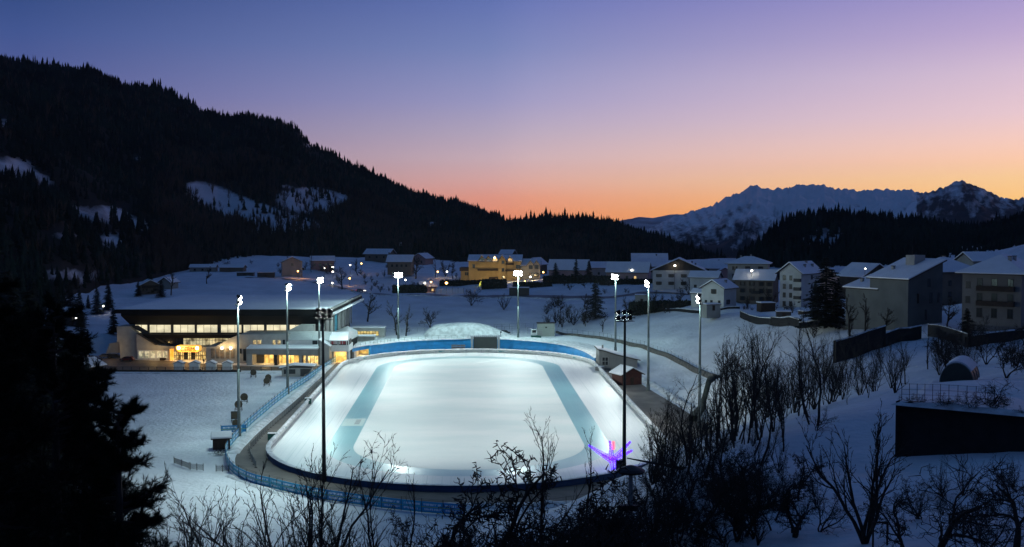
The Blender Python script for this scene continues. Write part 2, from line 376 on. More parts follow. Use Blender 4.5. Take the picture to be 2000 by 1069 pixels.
# left of the middle
house('tall pale gabled house with a rose lit side wall above the ice hall roof', 570, 540, 620, 11, 11, 8.2, 14, 'y', 2.4, .8, 'dim', [('f', (0,), (6.2,), 1.2, 1.2, False), ('r', (-.3, 0, .3), (1.2, 4.2, 6.4), .9, 1.2, False)], [('r', 0, 3.6, 8, 'timber')], ((-.2, .2),))
house('long low house with bluish snow roof right of the tall pale house', 630, 523, 650, 13, 9, 4.2, 10, 'x', 2.2, .8, 'rose', [('f', (-.35, -.1, .15, .35), (1.4,), 1.0, 1.2, False)], (), ((.1, .1), (.3, .1)))
house('dark farmhouse with a wide snow roof at the foot of the left hill', 742, 507, 740, 17, 10, 4.0, -18, 'x', 2.6, 1.2, 'brown', [('f', (-.3, 0, .3), (1.2,), 1.0, 1.1, False)], (), ())
house('house with steep snow roof directly above the first terrace mast', 783, 526, 610, 13, 9, 4.4, -6, 'x', 3.0, .9, 'brown', [('f', (-.3, -.1, .1, .3), (1.5,), 1.0, 1.2, False)], (), ((-.25, .1), (.05, .1)))
house('small hut with a bright snow roof on the snow meadow at the upper left', 618, 478, 900, 12, 8, 3.0, 8, 'x', 1.8, .6, 'dim', [('f', (-.2, .2), (1.2,), 1.0, 1.0, False)], (), ())
house('tiny cabin alone on the snowy clearing of the left hill', 540, 430, 940, 7.5, 5, 2.2, 5, 'x', 1.5, .5, 'rose', [('f', (-.2, .2), (.9,), .9, .9, False)], (), (), name='cabin')
house('half hidden house with reddish wall among the trees left of the yellow hotel', 826, 517, 720, 10, 9, 4.2, -30, 'y', 2.8, .8, 'rose', [('f', (-.2, .2), (1.2, ), 1.0, 1.2, False)], (), ((0, .2),))
house('small house with snow roof high behind the trees left of the hotel', 790, 488, 860, 11, 8, 3.0, -25, 'x', 2.0, .8, 'brown', [], (), ())
house('house with reddish gable just left of the lit fence by the road', 835, 572, 545, 8, 7, 3.2, 12, 'x', 1.8, .6, 'rose', [('f', (-.25, .25), (1.0,), .9, 1.1, False)], (), (), lits=(1,))
house('dark chalet with snow roof among trees behind the left end of the ice hall', 292, 573, 500, 9, 8, 3.6, 24, 'y', 2.2, 1.0, 'brown', [('f', (-.25, .25), (1.2,), 1.0, 1.1, True)], [('f', 0, 2.8, 7, 'timber')], ())
house('barn roof peeping out at the right of the dark chalet', 330, 563, 520, 6, 6, 3.0, -20, 'y', 1.8, .8, 'dim', [], (), ())
house('long low house with snow roof on the meadow edge behind the ice hall', 398, 531, 660, 15, 7, 2.6, 4, 'x', 1.4, .5, 'dim', [('f', (-.3, 0, .3), (.9,), 1.0, 1.0, False)], (), ())
house('low stone barn beside the meadow left of the tall pale house', 455, 532, 660, 14, 7, 2.8, -3, 'x', 1.3, .5, 'brown', [], (), ())
house('small snowy house glimpsed through the trees at the far left', 120, 628, 400, 8, 6, 3.0, 15, 'x', 1.6, .7, 'dark', [], (), (), lits=())
# behind the far slope
house('small hut with flat snow roof rising behind the yellow hotel', 992, 508, 700, 8, 7, 4.0, -22, 'x', 2.0, .8, 'dark', [], (), ())
house('dark house with a snow gable at the right end of the yellow hotel', 1048, 536, 640, 9, 9, 6.0, -28, 'y', 3.2, .8, 'dark', [('f', (-.2, .2), (2.0,), 1.0, 1.2, False)], (), ())
house('long house with broad snow roof and pinkish gable right of the hotel', 1112, 545, 560, 19, 10, 5.0, -14, 'x', 4.3, .8, 'pink', [('f', (-.35, -.12, .12, .35), (1.5,), 1.0, 1.2, False)], (), ((-.3, .1), (-.1, .1)))
house('plain house with snow roof between the two long pink gabled houses', 1170, 541, 620, 16, 10, 5.4, -6, 'x', 2.6, .9, 'dim', [('f', (-.3, 0, .3), (1.5,), 1.0, 1.2, False)], (), ((-.2, .1), (.25, .1)))
house('long house with snow roof and tall rose gable behind the timing building mast', 1228, 549, 540, 20, 10, 4.6, -16, 'x', 4.2, .7, 'pink', [('f', (-.4, -.2, .0, .2), (1.4,), 1.0, 1.2, False), ('r', (-.2, .2), (1.6,), .9, 1.4, False)], (), ((.1, .1),), lits=(3,))
house('big grey house under a single broad snow roof above the rose gable', 1268, 550, 620, 19, 13, 9.0, -4, 'x', 6.2, .8, 'dim', [('f', (-.3, 0, .3), (5,), 1.0, 1.2, False)], (), ((.2, -.1),))
house('white house with a dark timber gable facing the rink and a lit lamp', 1326, 560, 505, 23, 14, 7.6, -10, 'y', 5.0, 1.2, 'white', [('f', (-.38, -.14, .10), (1.2, 4.6), 1.5, 1.3, True), ('r', (-.25, .2), (1.2, 4.6), 1.2, 1.3, True)], [('r', 0, 7.2, 9, 'timber')], ((.25, .2), (.32, -.1)), gable='dark')
house('low white house with a lilac snow roof behind the small white house', 1378, 566, 450, 11, 8, 5.2, -22, 'x', 1.9, .8, 'white', [('f', (-.3, .3), (1.0,), 1.0, 1.1, False)], (), ())
house('snow roofed house with dark eaves between the timber gable and the tall hip roof', 1398, 545, 570, 13, 10, 5.8, -18, 'x', 3.2, .9, 'dim', [('f', (-.25, .25), (1.6, 4.0), 1.0, 1.2, False)], (), ((.1, .1),))
house('small pinkish house peeping out just left of the tall hip roofed house', 1416, 552, 540, 8, 7, 5.0, -10, 'y', 2.0, .7, 'rose', [], (), ())
house('small white house with a large lilac snow roof at the top of the snow slope', 1404, 600, 392, 8.6, 9.4, 7.0, -38, 'y', 2.4, .8, 'white', [('f', (.05,), (5.0,), 1.0, 1.5, True), ('f', (-.3, -.05, .3), (1.2,), .8, 1.4, False), ('r', (-.15,), (1.4, ), 1.6, 1.4, True)], (), ((.25, .1),), lits=())
house('lean-to of the small white house with bluish snow roof', 1371, 596, 404, 6, 6, 4.4, -30, 'x', 1.2, .5, 'white', [('f', (.1,), (1.4,), 1.0, 1.1, False)], (), (), name='annex')
house('tall cream apartment house with a low hip roof rising above the others', 1462, 580, 472, 16.5, 13, 14.0, -16, 'hip', 2.9, 1.2, 'cream', [('f', (-.32, 0, .32), (2, 5.2, 8.4, 11.6), 1.0, 1.5, True), ('r', (-.2, .2), (5.2, 8.4), 1.0, 1.4, False)], [('f', .32, 4.9, 2.6, 'dark_steel'), ('f', .32, 8.1, 2.6, 'dark_steel')], ((-.2, .0), (.05, .05)))
house('brownish house with a snow roof in front of the tall cream apartment house', 1478, 592, 432, 14.5, 11, 9.4, -24, 'x', 3.2, 1.0, 'brown', [('f', (-.3, -.05, .2, .4), (1.4, 4.4, 7.0), 1.0, 1.4, True), ('l', (-.2, .2), (4.4,), 1.0, 1.4, True)], [('f', .05, 4.1, 3.2, 'dark_steel')], ((-.25, .1), (.1, .1)))
house('white four storey apartment block with balconies at its corner', 1562, 600, 392, 8.2, 14, 12.6, -42, 'y', 3.0, 1.2, 'white', [('f', (-.28, .02), (.8, 3.8, 6.8, 9.8), 1.0, 1.5, False), ('r', (.05, ), (3.6, 6.8, 10.0), 1.3, 1.3, False)], [('f', .36, 3.4, 2.4, 'dark_steel'), ('f', .36, 6.4, 2.4, 'dark_steel'), ('f', .36, 9.4, 2.4, 'dark_steel')], ((.1, .2), (.3, -.1), (.3, .3)))
house('house with lilac snow roof half hidden behind the tall dark conifer', 1640, 585, 425, 13, 11, 9.0, 35, 'x', 3.0, 1.0, 'pink', [('f', (-.25, .1), (2, 5), 1.0, 1.4, True)], (), ((.2, .1),))
house('dark house with a steep gable and snow roof behind the monopitch house', 1690, 580, 410, 14, 12, 8.0, 25, 'y', 4.0, 1.2, 'dark', [('f', (-.2, .2), (2, 5), 1.0, 1.4, False)], (), ((.25, .1), (.35, -.2)))
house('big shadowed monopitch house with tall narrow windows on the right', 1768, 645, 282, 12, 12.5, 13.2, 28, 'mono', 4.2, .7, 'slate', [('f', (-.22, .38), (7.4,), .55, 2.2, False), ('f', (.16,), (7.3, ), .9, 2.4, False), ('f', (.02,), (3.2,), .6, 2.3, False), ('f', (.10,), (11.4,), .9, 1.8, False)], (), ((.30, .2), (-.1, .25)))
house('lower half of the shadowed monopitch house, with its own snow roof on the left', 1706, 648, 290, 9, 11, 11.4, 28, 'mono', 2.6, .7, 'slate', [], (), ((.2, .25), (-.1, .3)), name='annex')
house('house with a wide hipped snow roof behind the monopitch house', 1840, 600, 330, 15, 13, 10.5, 20, 'hip', 4.0, 1.2, 'brown', [('f', (-.2, .2), (3.5, 6.8), 1.0, 1.4, False)], (), ((.1, .1),))
house('small snow roof showing behind the large balcony house at the right edge', 1915, 560, 380, 12, 10, 9.0, 10, 'x', 2.4, .9, 'dim', [], (), ((-.1, .1),))
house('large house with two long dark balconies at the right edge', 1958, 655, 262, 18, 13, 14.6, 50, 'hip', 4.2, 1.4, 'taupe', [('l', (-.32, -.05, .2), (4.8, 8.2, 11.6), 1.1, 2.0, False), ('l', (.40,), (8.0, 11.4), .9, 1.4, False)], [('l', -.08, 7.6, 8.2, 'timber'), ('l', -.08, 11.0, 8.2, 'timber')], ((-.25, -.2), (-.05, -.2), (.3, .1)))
for q in HOUSES: CPTS.append(P(q['px'], q['py'], q['Y']))
terrain_fit(); ground_mesh()
FLOOD = 32000; SPILL = 15500; HAZE = 3.5e-5
# ---------------------------------------------------------------- camera
cam = bpy.data.cameras.new('camera'); cam.sensor_width = 36; cam.lens = F / 2000 * 36; cam.clip_end = 30000; cam.clip_start = 0.5
co = link(bpy.data.objects.new('camera', cam)); co.location = (0, 0, CZ); co.rotation_euler = (R(90) - PITCH, 0, 0)
SC.camera = co
SC.view_settings.view_transform = 'Standard'; SC.view_settings.look = 'None'; SC.view_settings.gamma = 1; SC.view_settings.exposure = 0
SC.cycles.use_denoising = True
SC.cycles.max_bounces = 5; SC.cycles.diffuse_bounces = 2; SC.cycles.glossy_bounces = 2; SC.cycles.transparent_max_bounces = 4
SC.cycles.sample_clamp_indirect = 4; SC.cycles.caustics_reflective = False; SC.cycles.caustics_refractive = False

# ---------------------------------------------------------------- dusk sky
w = bpy.data.worlds.new('World'); SC.world = w; w.use_nodes = True
nt = w.node_tree; N = nt.nodes; L = nt.links
bg = N['Background']
tc = N.new('ShaderNodeTexCoord'); sx = N.new('ShaderNodeSeparateXYZ'); L.new(tc.outputs['Generated'], sx.inputs[0])
def math_(op, a, b=None, clamp=False):
    n = N.new('ShaderNodeMath'); n.operation = op; n.use_clamp = clamp
    for i, q in enumerate((a, b)):
        if q is None: continue
        if isinstance(q, (int, float)): n.inputs[i].default_value = q
        else: L.new(q, n.inputs[i])
    return n.outputs[0]
def ramp(fac, stops):
    r = N.new('ShaderNodeValToRGB'); e = r.color_ramp.elements
    while len(e) < len(stops): e.new(0.5)
    for q, (p, c) in zip(e, stops): q.position = p; q.color = srgb(*c)
    r.color_ramp.interpolation = 'EASE' if False else 'LINEAR'
    L.new(fac, r.inputs['Fac']); return r.outputs['Color']
def mix(f, a, b, mode='MIX'):
    n = N.new('ShaderNodeMix'); n.data_type = 'RGBA'; n.blend_type = mode
    if isinstance(f, (int, float)): n.inputs[0].default_value = f
    else: L.new(f, n.inputs[0])
    L.new(a, n.inputs[6]); L.new(b, n.inputs[7]); return n.outputs[2]
el = math_('MULTIPLY', math_('SQRT', math_('MAXIMUM', sx.outputs[2], 0.0)), 1.0)     # sqrt of the sine of the height above the horizon
# heights: 0.0->0, .01->.1, .045->.212, .086->.293, .13->.36, .2->.447, .35->.59, 1->1
def air(p, c):      # what the haze in the valley takes away low down, the sky behind it gives back
    e = max(p * p, 1e-3); k = math.exp(0.85 * HAZE * min(7400, 400 / e)) * 1.04
    return tuple(q * k for q in srgb(*c)[:3]) + (1,)
def ramp(fac, stops):
    r = N.new('ShaderNodeValToRGB'); e = r.color_ramp.elements
    while len(e) < len(stops): e.new(0.5)
    for q, (p, c) in zip(e, stops): q.position = p; q.color = air(p, c)
    L.new(fac, r.inputs['Fac']); return r.outputs['Color']
UP = [(0.85, (44, 76, 120)), (1.0, (33, 62, 102))]
RIGHT = ramp(el, [(0.0, (255, 190, 84)), (0.103, (255, 194, 96)), (0.195, (253, 206, 146)), (0.232, (253, 202, 168)), (0.262, (248, 204, 188)), (0.30, (234, 200, 206)), (0.352, (216, 190, 210)), (0.394, (190, 168, 207)), (0.447, (154, 143, 201)), (0.62, (92, 100, 164))] + UP)
MID = ramp(el, [(0.0, (218, 122, 86)), (0.103, (224, 138, 104)), (0.155, (223, 148, 124)), (0.20, (214, 164, 156)), (0.242, (201, 172, 178)), (0.285, (181, 166, 187)), (0.33, (156, 153, 193)), (0.358, (142, 146, 191)), (0.394, (121, 134, 185)), (0.447, (97, 114, 177)), (0.62, (68, 90, 152))] + UP)
LEFT = ramp(el, [(0.0, (190, 140, 124)), (0.15, (150, 124, 140)), (0.269, (104, 98, 142)), (0.33, (84, 93, 148)), (0.394, (64, 84, 142)), (0.447, (44, 69, 123)), (0.62, (50, 78, 128))] + UP)
BACK = ramp(el, [(0.0, (36, 44, 78)), (0.2, (82, 82, 126)), (0.38, (78, 88, 134)), (0.6, (42, 68, 108)), (1.0, (33, 62, 102))])
hl = math_('SQRT', math_('ADD', math_('MULTIPLY', sx.outputs[0], sx.outputs[0]), math_('MULTIPLY', sx.outputs[1], sx.outputs[1])))
hx = math_('DIVIDE', sx.outputs[0], math_('MAXIMUM', hl, 0.0001)); hy = math_('DIVIDE', sx.outputs[1], math_('MAXIMUM', hl, 0.0001))
f1 = math_('DIVIDE', math_('ADD', hx, 0.40), 0.42, True)     # left to middle
f2 = math_('DIVIDE', math_('ADD', hx, 0.02), 0.46, True)     # middle to right
front = mix(f2, mix(f1, LEFT, MID), RIGHT)
fb = math_('DIVIDE', math_('ADD', hy, 0.15), 0.75, True)
skycol = mix(fb, BACK, front)
ns = N.new('ShaderNodeTexSky'); ns.sky_type = 'NISHITA'; ns.sun_disc = False
ns.sun_elevation = R(-1.5); ns.sun_rotation = R(34); ns.air_density = 1.0; ns.dust_density = 1.0
scl = N.new('ShaderNodeVectorMath'); scl.operation = 'SCALE'; scl.inputs[3].default_value = 0.10
L.new(ns.outputs[0], scl.inputs[0])
tot = mix(0.03, skycol, scl.outputs[0])
L.new(tot, bg.inputs['Color']); bg.inputs['Strength'].default_value = 1.0
# last light over the ridge, where the glow is
sd = bpy.data.lights.new('sun', 'SUN'); sd.energy = 0.03; sd.angle = R(12); sd.color = (1.0, 0.62, 0.45)
so = link(bpy.data.objects.new('sun', sd)); so.rotation_euler = (R(90 - 3.0), 0, R(180 - 34))

# ---------------------------------------------------------------- hills, forests and far mountains
def interp(pts, x):
    xs = [p[0] for p in pts]
    return [float(np.interp(x, xs, [p[k] for p in pts])) for k in range(1, len(pts[0]))]
def relief(name, ridge, foot, cols, rows, m, bump=0.06, power=1.0, back=0.10, seed=1.0, label='', ridged=0.0, snow=None, freq=1.0, ridge_noise=3.0, jag=0.0):
    xs = np.linspace(ridge[0][0], ridge[-1][0], cols); nb = max(3, rows // 5)
    V = np.zeros((rows + nb, cols, 3)); att = np.zeros((rows + nb, cols))
    for c, px in enumerate(xs):
        pr, yr = interp(ridge, px); pf, yf = interp(foot, px)
        pr += ridge_noise * (mnoise.noise(Vector((px * 0.05, seed, 0))) + .6 * mnoise.noise(Vector((px * .16, seed, 3))) )
        jz = jag * (abs(mnoise.noise(Vector((px * .07, seed, 7)))) * 2.2 + .9 * abs(mnoise.noise(Vector((px * .21, seed, 9)))) + .5 * abs(mnoise.noise(Vector((px * .5, seed, 2)))) - .9) * yr / F * 1.6
        A = P(px, pf, yf); B = P(px, pr, yr)
        for r in range(rows):
            t = r / (rows - 1); x = lerp(A[0], B[0], t); y = lerp(A[1], B[1], t)
            env = math.sin(math.pi * min(1, max(0, t))) ** 0.7
            q = Vector((x * 0.006 * freq, y * 0.006 * freq, seed))
            n = mnoise.fractal(q, 1.0, 2.0, 5)
            if ridged: n = lerp(n, mnoise.ridged_multi_fractal(q, 0.9, 2.1, 6, 1.0, 2.0) - 1.2, ridged)
            z = lerp(A[2], B[2], t ** power) + env * bump * (B[2] - A[2]) * n
            z += jz * t ** 6
            V[r, c] = (x, y, z)
            if snow: att[r, c] = snow(px, r / (rows - 1), x, y, z)
        for r in range(nb):
            t = (r + 1) / nb; k = 1 + back * t
            V[rows + r, c] = (B[0] * k, B[1] * k, B[2] + jz * (1 - t) - (B[2] - A[2]) * 0.8 * t * t)
    low = V[:1].copy(); low[..., 2] -= 110.0; V = np.concatenate([low, V]); att = np.concatenate([att[:1], att])
    rr = rows + nb + 1
    i = np.arange((rr - 1) * (cols - 1)); r = i // (cols - 1); c = i % (cols - 1); a = r * cols + c
    o = np_obj(name, V.reshape(-1, 3), np.stack([a, a + 1, a + cols + 1, a + cols], 1), m, smooth=True)
    at = o.data.attributes.new('cover', 'FLOAT', 'POINT'); at.data.foreach_set('value', att.ravel().astype(np.float32))
    tag(o, label, 'hill', kind='structure')
    return V[1:rows + 1], xs

def hill_mat(name, floor, snowc, sc=0.05, stretch=None, lo=.62, hi=.95):
    m = bpy.data.materials.new(name); m.use_nodes = True; nt = m.node_tree; b = nt.nodes['Principled BSDF']
    b.inputs['Roughness'].default_value = 0.9; b.inputs['Specular IOR Level'].default_value = 0.1
    at = nt.nodes.new('ShaderNodeAttribute'); at.attribute_name = 'cover'
    tc = nt.nodes.new('ShaderNodeTexCoord'); n = nt.nodes.new('ShaderNodeTexNoise'); n.inputs['Scale'].default_value = sc; n.inputs['Detail'].default_value = 9; n.inputs['Roughness'].default_value = 0.65
    nt.links.new(tc.outputs['Object'], n.inputs['Vector'])
    ad = nt.nodes.new('ShaderNodeMath'); ad.operation = 'ADD'; nt.links.new(at.outputs['Fac'], ad.inputs[0]); nt.links.new(n.outputs['Fac'], ad.inputs[1])
    r = nt.nodes.new('ShaderNodeValToRGB'); r.color_ramp.elements[0].position = lo; r.color_ramp.elements[1].position = hi
    mp = nt.nodes.new('ShaderNodeMath'); mp.operation = 'MULTIPLY'; mp.inputs[1].default_value = 0.75
    nt.links.new(ad.outputs[0], mp.inputs[0]); nt.links.new(mp.outputs[0], r.inputs['Fac'])
    r.color_ramp.elements[0].color = floor; r.color_ramp.elements[1].color = snowc
    nt.links.new(r.outputs['Color'], b.inputs['Base Color'])
    return m
M['hill'] = hill_mat('wooded hillside floor', (0.022, 0.02, 0.016, 1), (0.62, 0.63, 0.66, 1))
M['mount'] = hill_mat('snowy rock', (0.035, 0.037, 0.042, 1), (0.86, 0.86, 0.88, 1), .035, None, .52, .90)
M['mount_far'] = mat('distant snow', (0.62, 0.64, 0.68), 0.9, 0.5, 0.004, col2=(0.2, 0.21, 0.23))

def ell(px, py, cx, cy, rx, ry, tilt=0.0):
    dx, dy = px - cx, py - cy - tilt * (px - cx)
    return max(0.0, 1 - ((dx / rx) ** 2 + (dy / ry) ** 2)) ** 0.5
def to_py(x, y, z):
    dz = z - CZ; f = y * CP - dz * SP; u = y * SP + dz * CP
    return 1000 + x / f * F, 534.5 - u / f * F
CLEAR = [(420, 388, 66, 30, .30, 1.35), (485, 415, 95, 30, .28, 1.4), (550, 440, 86, 30, .12, 1.5), (612, 394, 84, 30, .05, 1.3), (200, 420, 75, 22, .1, .62), (280, 440, 60, 14, .1, .5),
         (20, 330, 60, 28, .1, .62), (70, 350, 60, 18, .3, .5), (845, 439, 20, 6, .05, .8), (120, 465, 60, 14, .0, .4), (560, 365, 20, 6, 0, .5), (790, 478, 16, 8, 0, .7), (960, 480, 40, 12, 0, .6), (1010, 478, 14, 5, 0, .8),
         (5, 240, 40, 12, 0, .5), (270, 310, 14, 6, 0, .4), (470, 258, 12, 4, 0, .4), (600, 283, 8, 5, 0, .5), (140, 540, 80, 20, 0, .5), (220, 470, 30, 22, 0, .5), (150, 590, 60, 14, 0, .5)]
def clear_at(px, py):
    v = 0.0
    for cx, cy, rx, ry, tl, s in CLEAR: v = max(v, ell(px, py, cx, cy, rx, ry, tl) * (s if s > 1 else s * 1.45))
    return v
def left_cover(px, t, x, y, z):
    a, b = to_py(x, y, z); c = clear_at(a, b); return c * (.85 + .5 * mnoise.fractal(Vector((x * .03, y * .03, 6)), 1.0, 2.0, 3)) if c < 1 else c * .95 + .2 * mnoise.noise(Vector((x * .05, y * .05, 1)))
LR = [(-320, 60, 1250), (-150, 95, 1250), (0, 118, 1250), (60, 130, 1250), (110, 136, 1250), (180, 138, 1260), (215, 156, 1260), (250, 176, 1270), (300, 180, 1280), (345, 192, 1290), (400, 222, 1300), (440, 233, 1300), (500, 232, 1300), (545, 238, 1300),
      (580, 256, 1310), (605, 286, 1320), (640, 301, 1330), (700, 335, 1340), (760, 361, 1350), (850, 388, 1360), (940, 414, 1370), (1000, 436, 1380), (1060, 452, 1380), (1140, 470, 1380)]
LF = [(-320, 640, 330), (0, 640, 360), (120, 600, 430), (180, 575, 500), (330, 535, 640), (430, 520, 720), (520, 505, 780), (650, 497, 820), (800, 500, 830), (1000, 508, 840), (1140, 512, 840)]
CR = [(900, 470, 1180), (950, 452, 1170), (1000, 442, 1150), (1050, 441, 1130), (1090, 437, 1110), (1150, 436, 1100), (1200, 439, 1100), (1230, 450, 1100), (1260, 464, 1100), (1300, 478, 1080), (1340, 497, 1060), (1380, 514, 1040), (1420, 528, 1020)]
CF = [(900, 512, 850), (1100, 518, 850), (1250, 522, 840), (1350, 528, 830), (1420, 532, 820)]
KR = [(1440, 510, 800), (1480, 490, 815), (1500, 467, 830), (1540, 444, 850), (1600, 426, 880), (1650, 428, 890), (1700, 428, 900), (1760, 438, 910), (1830, 450, 920), (1900, 455, 920), (1960, 443, 900), (2000, 430, 880), (2120, 405, 860), (2300, 390, 850)]
KF = [(1440, 530, 700), (1550, 532, 660), (1700, 534, 620), (1900, 540, 560), (2100, 545, 500), (2300, 548, 480)]
def knoll_cover(px, t, x, y, z):
    a, b = to_py(x, y, z)
    return max(ell(a, b, 1600, 470, 75, 30, -.2) * .6, ell(a, b, 1660, 450, 30, 14) * .5, ell(a, b, 1990, 490, 30, 10) * .6, ell(a, b, 1560, 490, 50, 14, 0) * .4)
def mount_cover(px, t, x, y, z):
    a, b = to_py(x, y, z); far_ = px < 1790
    g = ((452 if far_ else 420) - b) / 62.0
    rg = mnoise.ridged_multi_fractal(Vector((a * .020 + b * .012, b * .026, 4)), .9, 2.1, 6, 1.0, 2.0) - 1.1
    st = rg * .30 + mnoise.fractal(Vector((a * .09 - b * .05, b * .07, 8)), 1.0, 2.0, 4) * .30
    return (0.34 + 0.62 * min(1, g) if far_ else 0.14 + 0.36 * min(1, g)) + st
VL, XL = relief('wooded_hill', LR, LF, 300, 120, M['hill'], bump=.13, seed=2.1, ridge_noise=7.0, label='dark wooded hill rising on the left with snowy clearings', snow=left_cover)
VC, XC = relief('wooded_hill', CR, CF, 120, 40, M['hill'], bump=.08, seed=5.1, label='low wooded hill behind the village, under the orange glow')
VK, XK = relief('wooded_hill', KR, KF, 150, 50, M['hill'], bump=.10, seed=8.3, label='dark wooded knoll behind the houses on the right', snow=knoll_cover)
MR = [(1215, 470, 5200), (1260, 448, 5200), (1300, 430, 5200), (1350, 413, 5200), (1390, 401, 5200), (1430, 382, 5250), (1450, 374, 5250), (1465, 362, 5300), (1490, 368, 5300), (1530, 368, 5350), (1560, 360, 5350), (1600, 360, 5350), (1620, 366, 5300), (1670, 372, 5300),
      (1720, 370, 5300), (1780, 371, 5300), (1810, 376, 5300), (1860, 390, 5300), (1950, 420, 5300)]
MF = [(1215, 520, 1500), (1950, 530, 1500)]
relief('mountain', MR, MF, 420, 200, M['mount'], bump=.34, power=1.6, seed=1.7, ridged=.75, snow=mount_cover, freq=.55, ridge_noise=2.6, jag=2.2, label='long snowy mountain massif on the horizon')
PR = [(1740, 430, 3900), (1780, 398, 3900), (1805, 378, 3900), (1820, 372, 3900), (1840, 368, 3900), (1860, 356, 3900), (1880, 352, 3900), (1905, 361, 3900), (1950, 382, 3900), (1985, 388, 3900), (2030, 386, 3900), (2120, 400, 3900), (2250, 420, 3900)]
PF = [(1740, 520, 1500), (2250, 530, 1500)]
relief('mountain', PR, PF, 260, 170, M['mount'], bump=.34, power=1.4, seed=4.2, ridged=.75, snow=mount_cover, freq=.6, ridge_noise=2.8, jag=2.6, label='darker pointed mountain peak at the right end of the massif')
relief('mountain', [(1180, 440, 6300), (1220, 429, 6300), (1250, 424, 6300), (1275, 426, 6300), (1310, 419, 6300), (1400, 418, 6300)], [(1180, 470, 5000), (1400, 470, 5000)], 80, 24, M['mount_far'], bump=.15, seed=6, label='small pale snowy range far behind the notch of the valley', ridged=.4, freq=.3, ridge_noise=1.5)
relief('mountain', [(960, 436, 6000), (1010, 429, 6000), (1040, 427, 6000), (1080, 429, 6000), (1130, 440, 6000)], [(960, 470, 5000), (1130, 470, 5000)], 50, 20, M['mount_far'], bump=.1, seed=9, label='blue far ridge between the two wooded hills', freq=.3, ridge_noise=1.0)

rng = np.random.default_rng(7)
def fir_templates(k=5):
    out = []
    for s in range(k):
        g = np.random.default_rng(100 + s); V = []; Fc = []
        tiers = 5
        for i in range(tiers):
            zb = 0.08 + 0.17 * i; zt = min(1.0, zb + 0.34); rr = 0.20 * (1 - i / (tiers + 0.3)) * g.uniform(.8, 1.2)
            n0 = len(V); V.append((g.normal(0, .008), g.normal(0, .008), zt)); n = 7
            for j in range(n):
                a = 2 * math.pi * j / n + g.uniform(-.3, .3); r = rr * g.uniform(.55, 1.15)
                V.append((r * math.cos(a), r * math.sin(a), zb + g.uniform(-.04, .03)))
            for j in range(n): Fc.append((n0, n0 + 1 + j, n0 + 1 + (j + 1) % n))
        out.append((np.array(V), np.array(Fc)))
    return out
FIR = fir_templates()
def leafless_templates(k=3):
    out = []
    for s in range(k):
        g = np.random.default_rng(300 + s); V = []; Fc = []
        for i in range(26):
            a = g.uniform(0, 6.28); r = g.uniform(0, .22); z = g.uniform(.25, .75); n0 = len(V)
            b = np.array([r * math.cos(a) * .4, r * math.sin(a) * .4, z - .2]); t = np.array([r * math.cos(a) * 1.5, r * math.sin(a) * 1.5, z + g.uniform(.1, .27)])
            sd = np.array([-math.sin(a), math.cos(a), 0]) * .018
            V += [b - sd, b + sd, t]; Fc.append((n0, n0 + 1, n0 + 2))
        out.append((np.array(V), np.array(Fc)))
    return out
BROOM = leafless_templates()
def wood(name, V, xs, n, hmin, hmax, m, label, dens, tmpl, seed=1, ridge_rows=0):
    g = np.random.default_rng(seed); rows, cols = V.shape[:2]
    e1 = V[1:, :-1] - V[:-1, :-1]; e2 = V[:-1, 1:] - V[:-1, :-1]
    area = np.abs(e1[..., 0] * e2[..., 1] - e1[..., 1] * e2[..., 0]); wgt = np.zeros_like(area)
    for r in range(rows - 1):
        for c in range(cols - 1):
            wgt[r, c] = dens(V[r, c], r / (rows - 1))
    pr = (area * wgt).ravel(); pr /= pr.sum()
    idx = g.choice(len(pr), n, p=pr); r = idx // (cols - 1); c = idx % (cols - 1)
    a = g.random(n)[:, None]; b = g.random(n)[:, None]
    pos = V[r, c] + e1[r, c] * a + e2[r, c] * b
    if ridge_rows:
        k = np.repeat(np.arange(cols - 1), ridge_rows); f = g.random(len(k))[:, None]
        pos = np.concatenate([pos, V[rows - 1, k] * (1 - f) + V[rows - 1, k + 1] * f])
    N_ = len(pos); h = g.uniform(hmin, hmax, N_) * np.where(g.random(N_) < .06, 1.4, 1.0); an = g.uniform(0, 6.28, N_); sp = g.uniform(.8, 1.4, N_); h = h * (0.62 + .75 * np.clip(np.array([.5 + .9 * mnoise.noise(Vector((p[0] * .016, p[1] * .016, 2))) for p in pos]), 0, 1))
    Vs = []; Fs = []; off = 0
    which = g.integers(0, len(tmpl), N_)
    for k, (tv, tf) in enumerate(tmpl):
        s = which == k; m_ = int(s.sum())
        if not m_: continue
        ca, sa = np.cos(an[s])[:, None], np.sin(an[s])[:, None]; hh = h[s][:, None]; q = sp[s][:, None]
        X = (tv[None, :, 0] * ca - tv[None, :, 1] * sa) * hh * q; Y = (tv[None, :, 0] * sa + tv[None, :, 1] * ca) * hh * q; Z = tv[None, :, 2] * hh - .6
        W = np.stack([X, Y, Z], -1) + pos[s][:, None, :]
        Vs.append(W.reshape(-1, 3)); Fs.append((tf[None] + (np.arange(m_) * len(tv))[:, None, None]).reshape(-1, 3) + off); off += m_ * len(tv)
    o = np_obj(name, np.concatenate(Vs), np.concatenate(Fs), m)
    tag(o, label, 'forest', kind='stuff')
M['forest'] = mat('conifer forest', (0.020, 0.034, 0.024), 0.95, 0.4, 0.02, col2=(0.006, 0.010, 0.007), spec=0.05)
M['brown_wood'] = mat('leafless brown wood', (0.10, 0.072, 0.055), 0.95, 0.4, 0.02, spec=0.05)
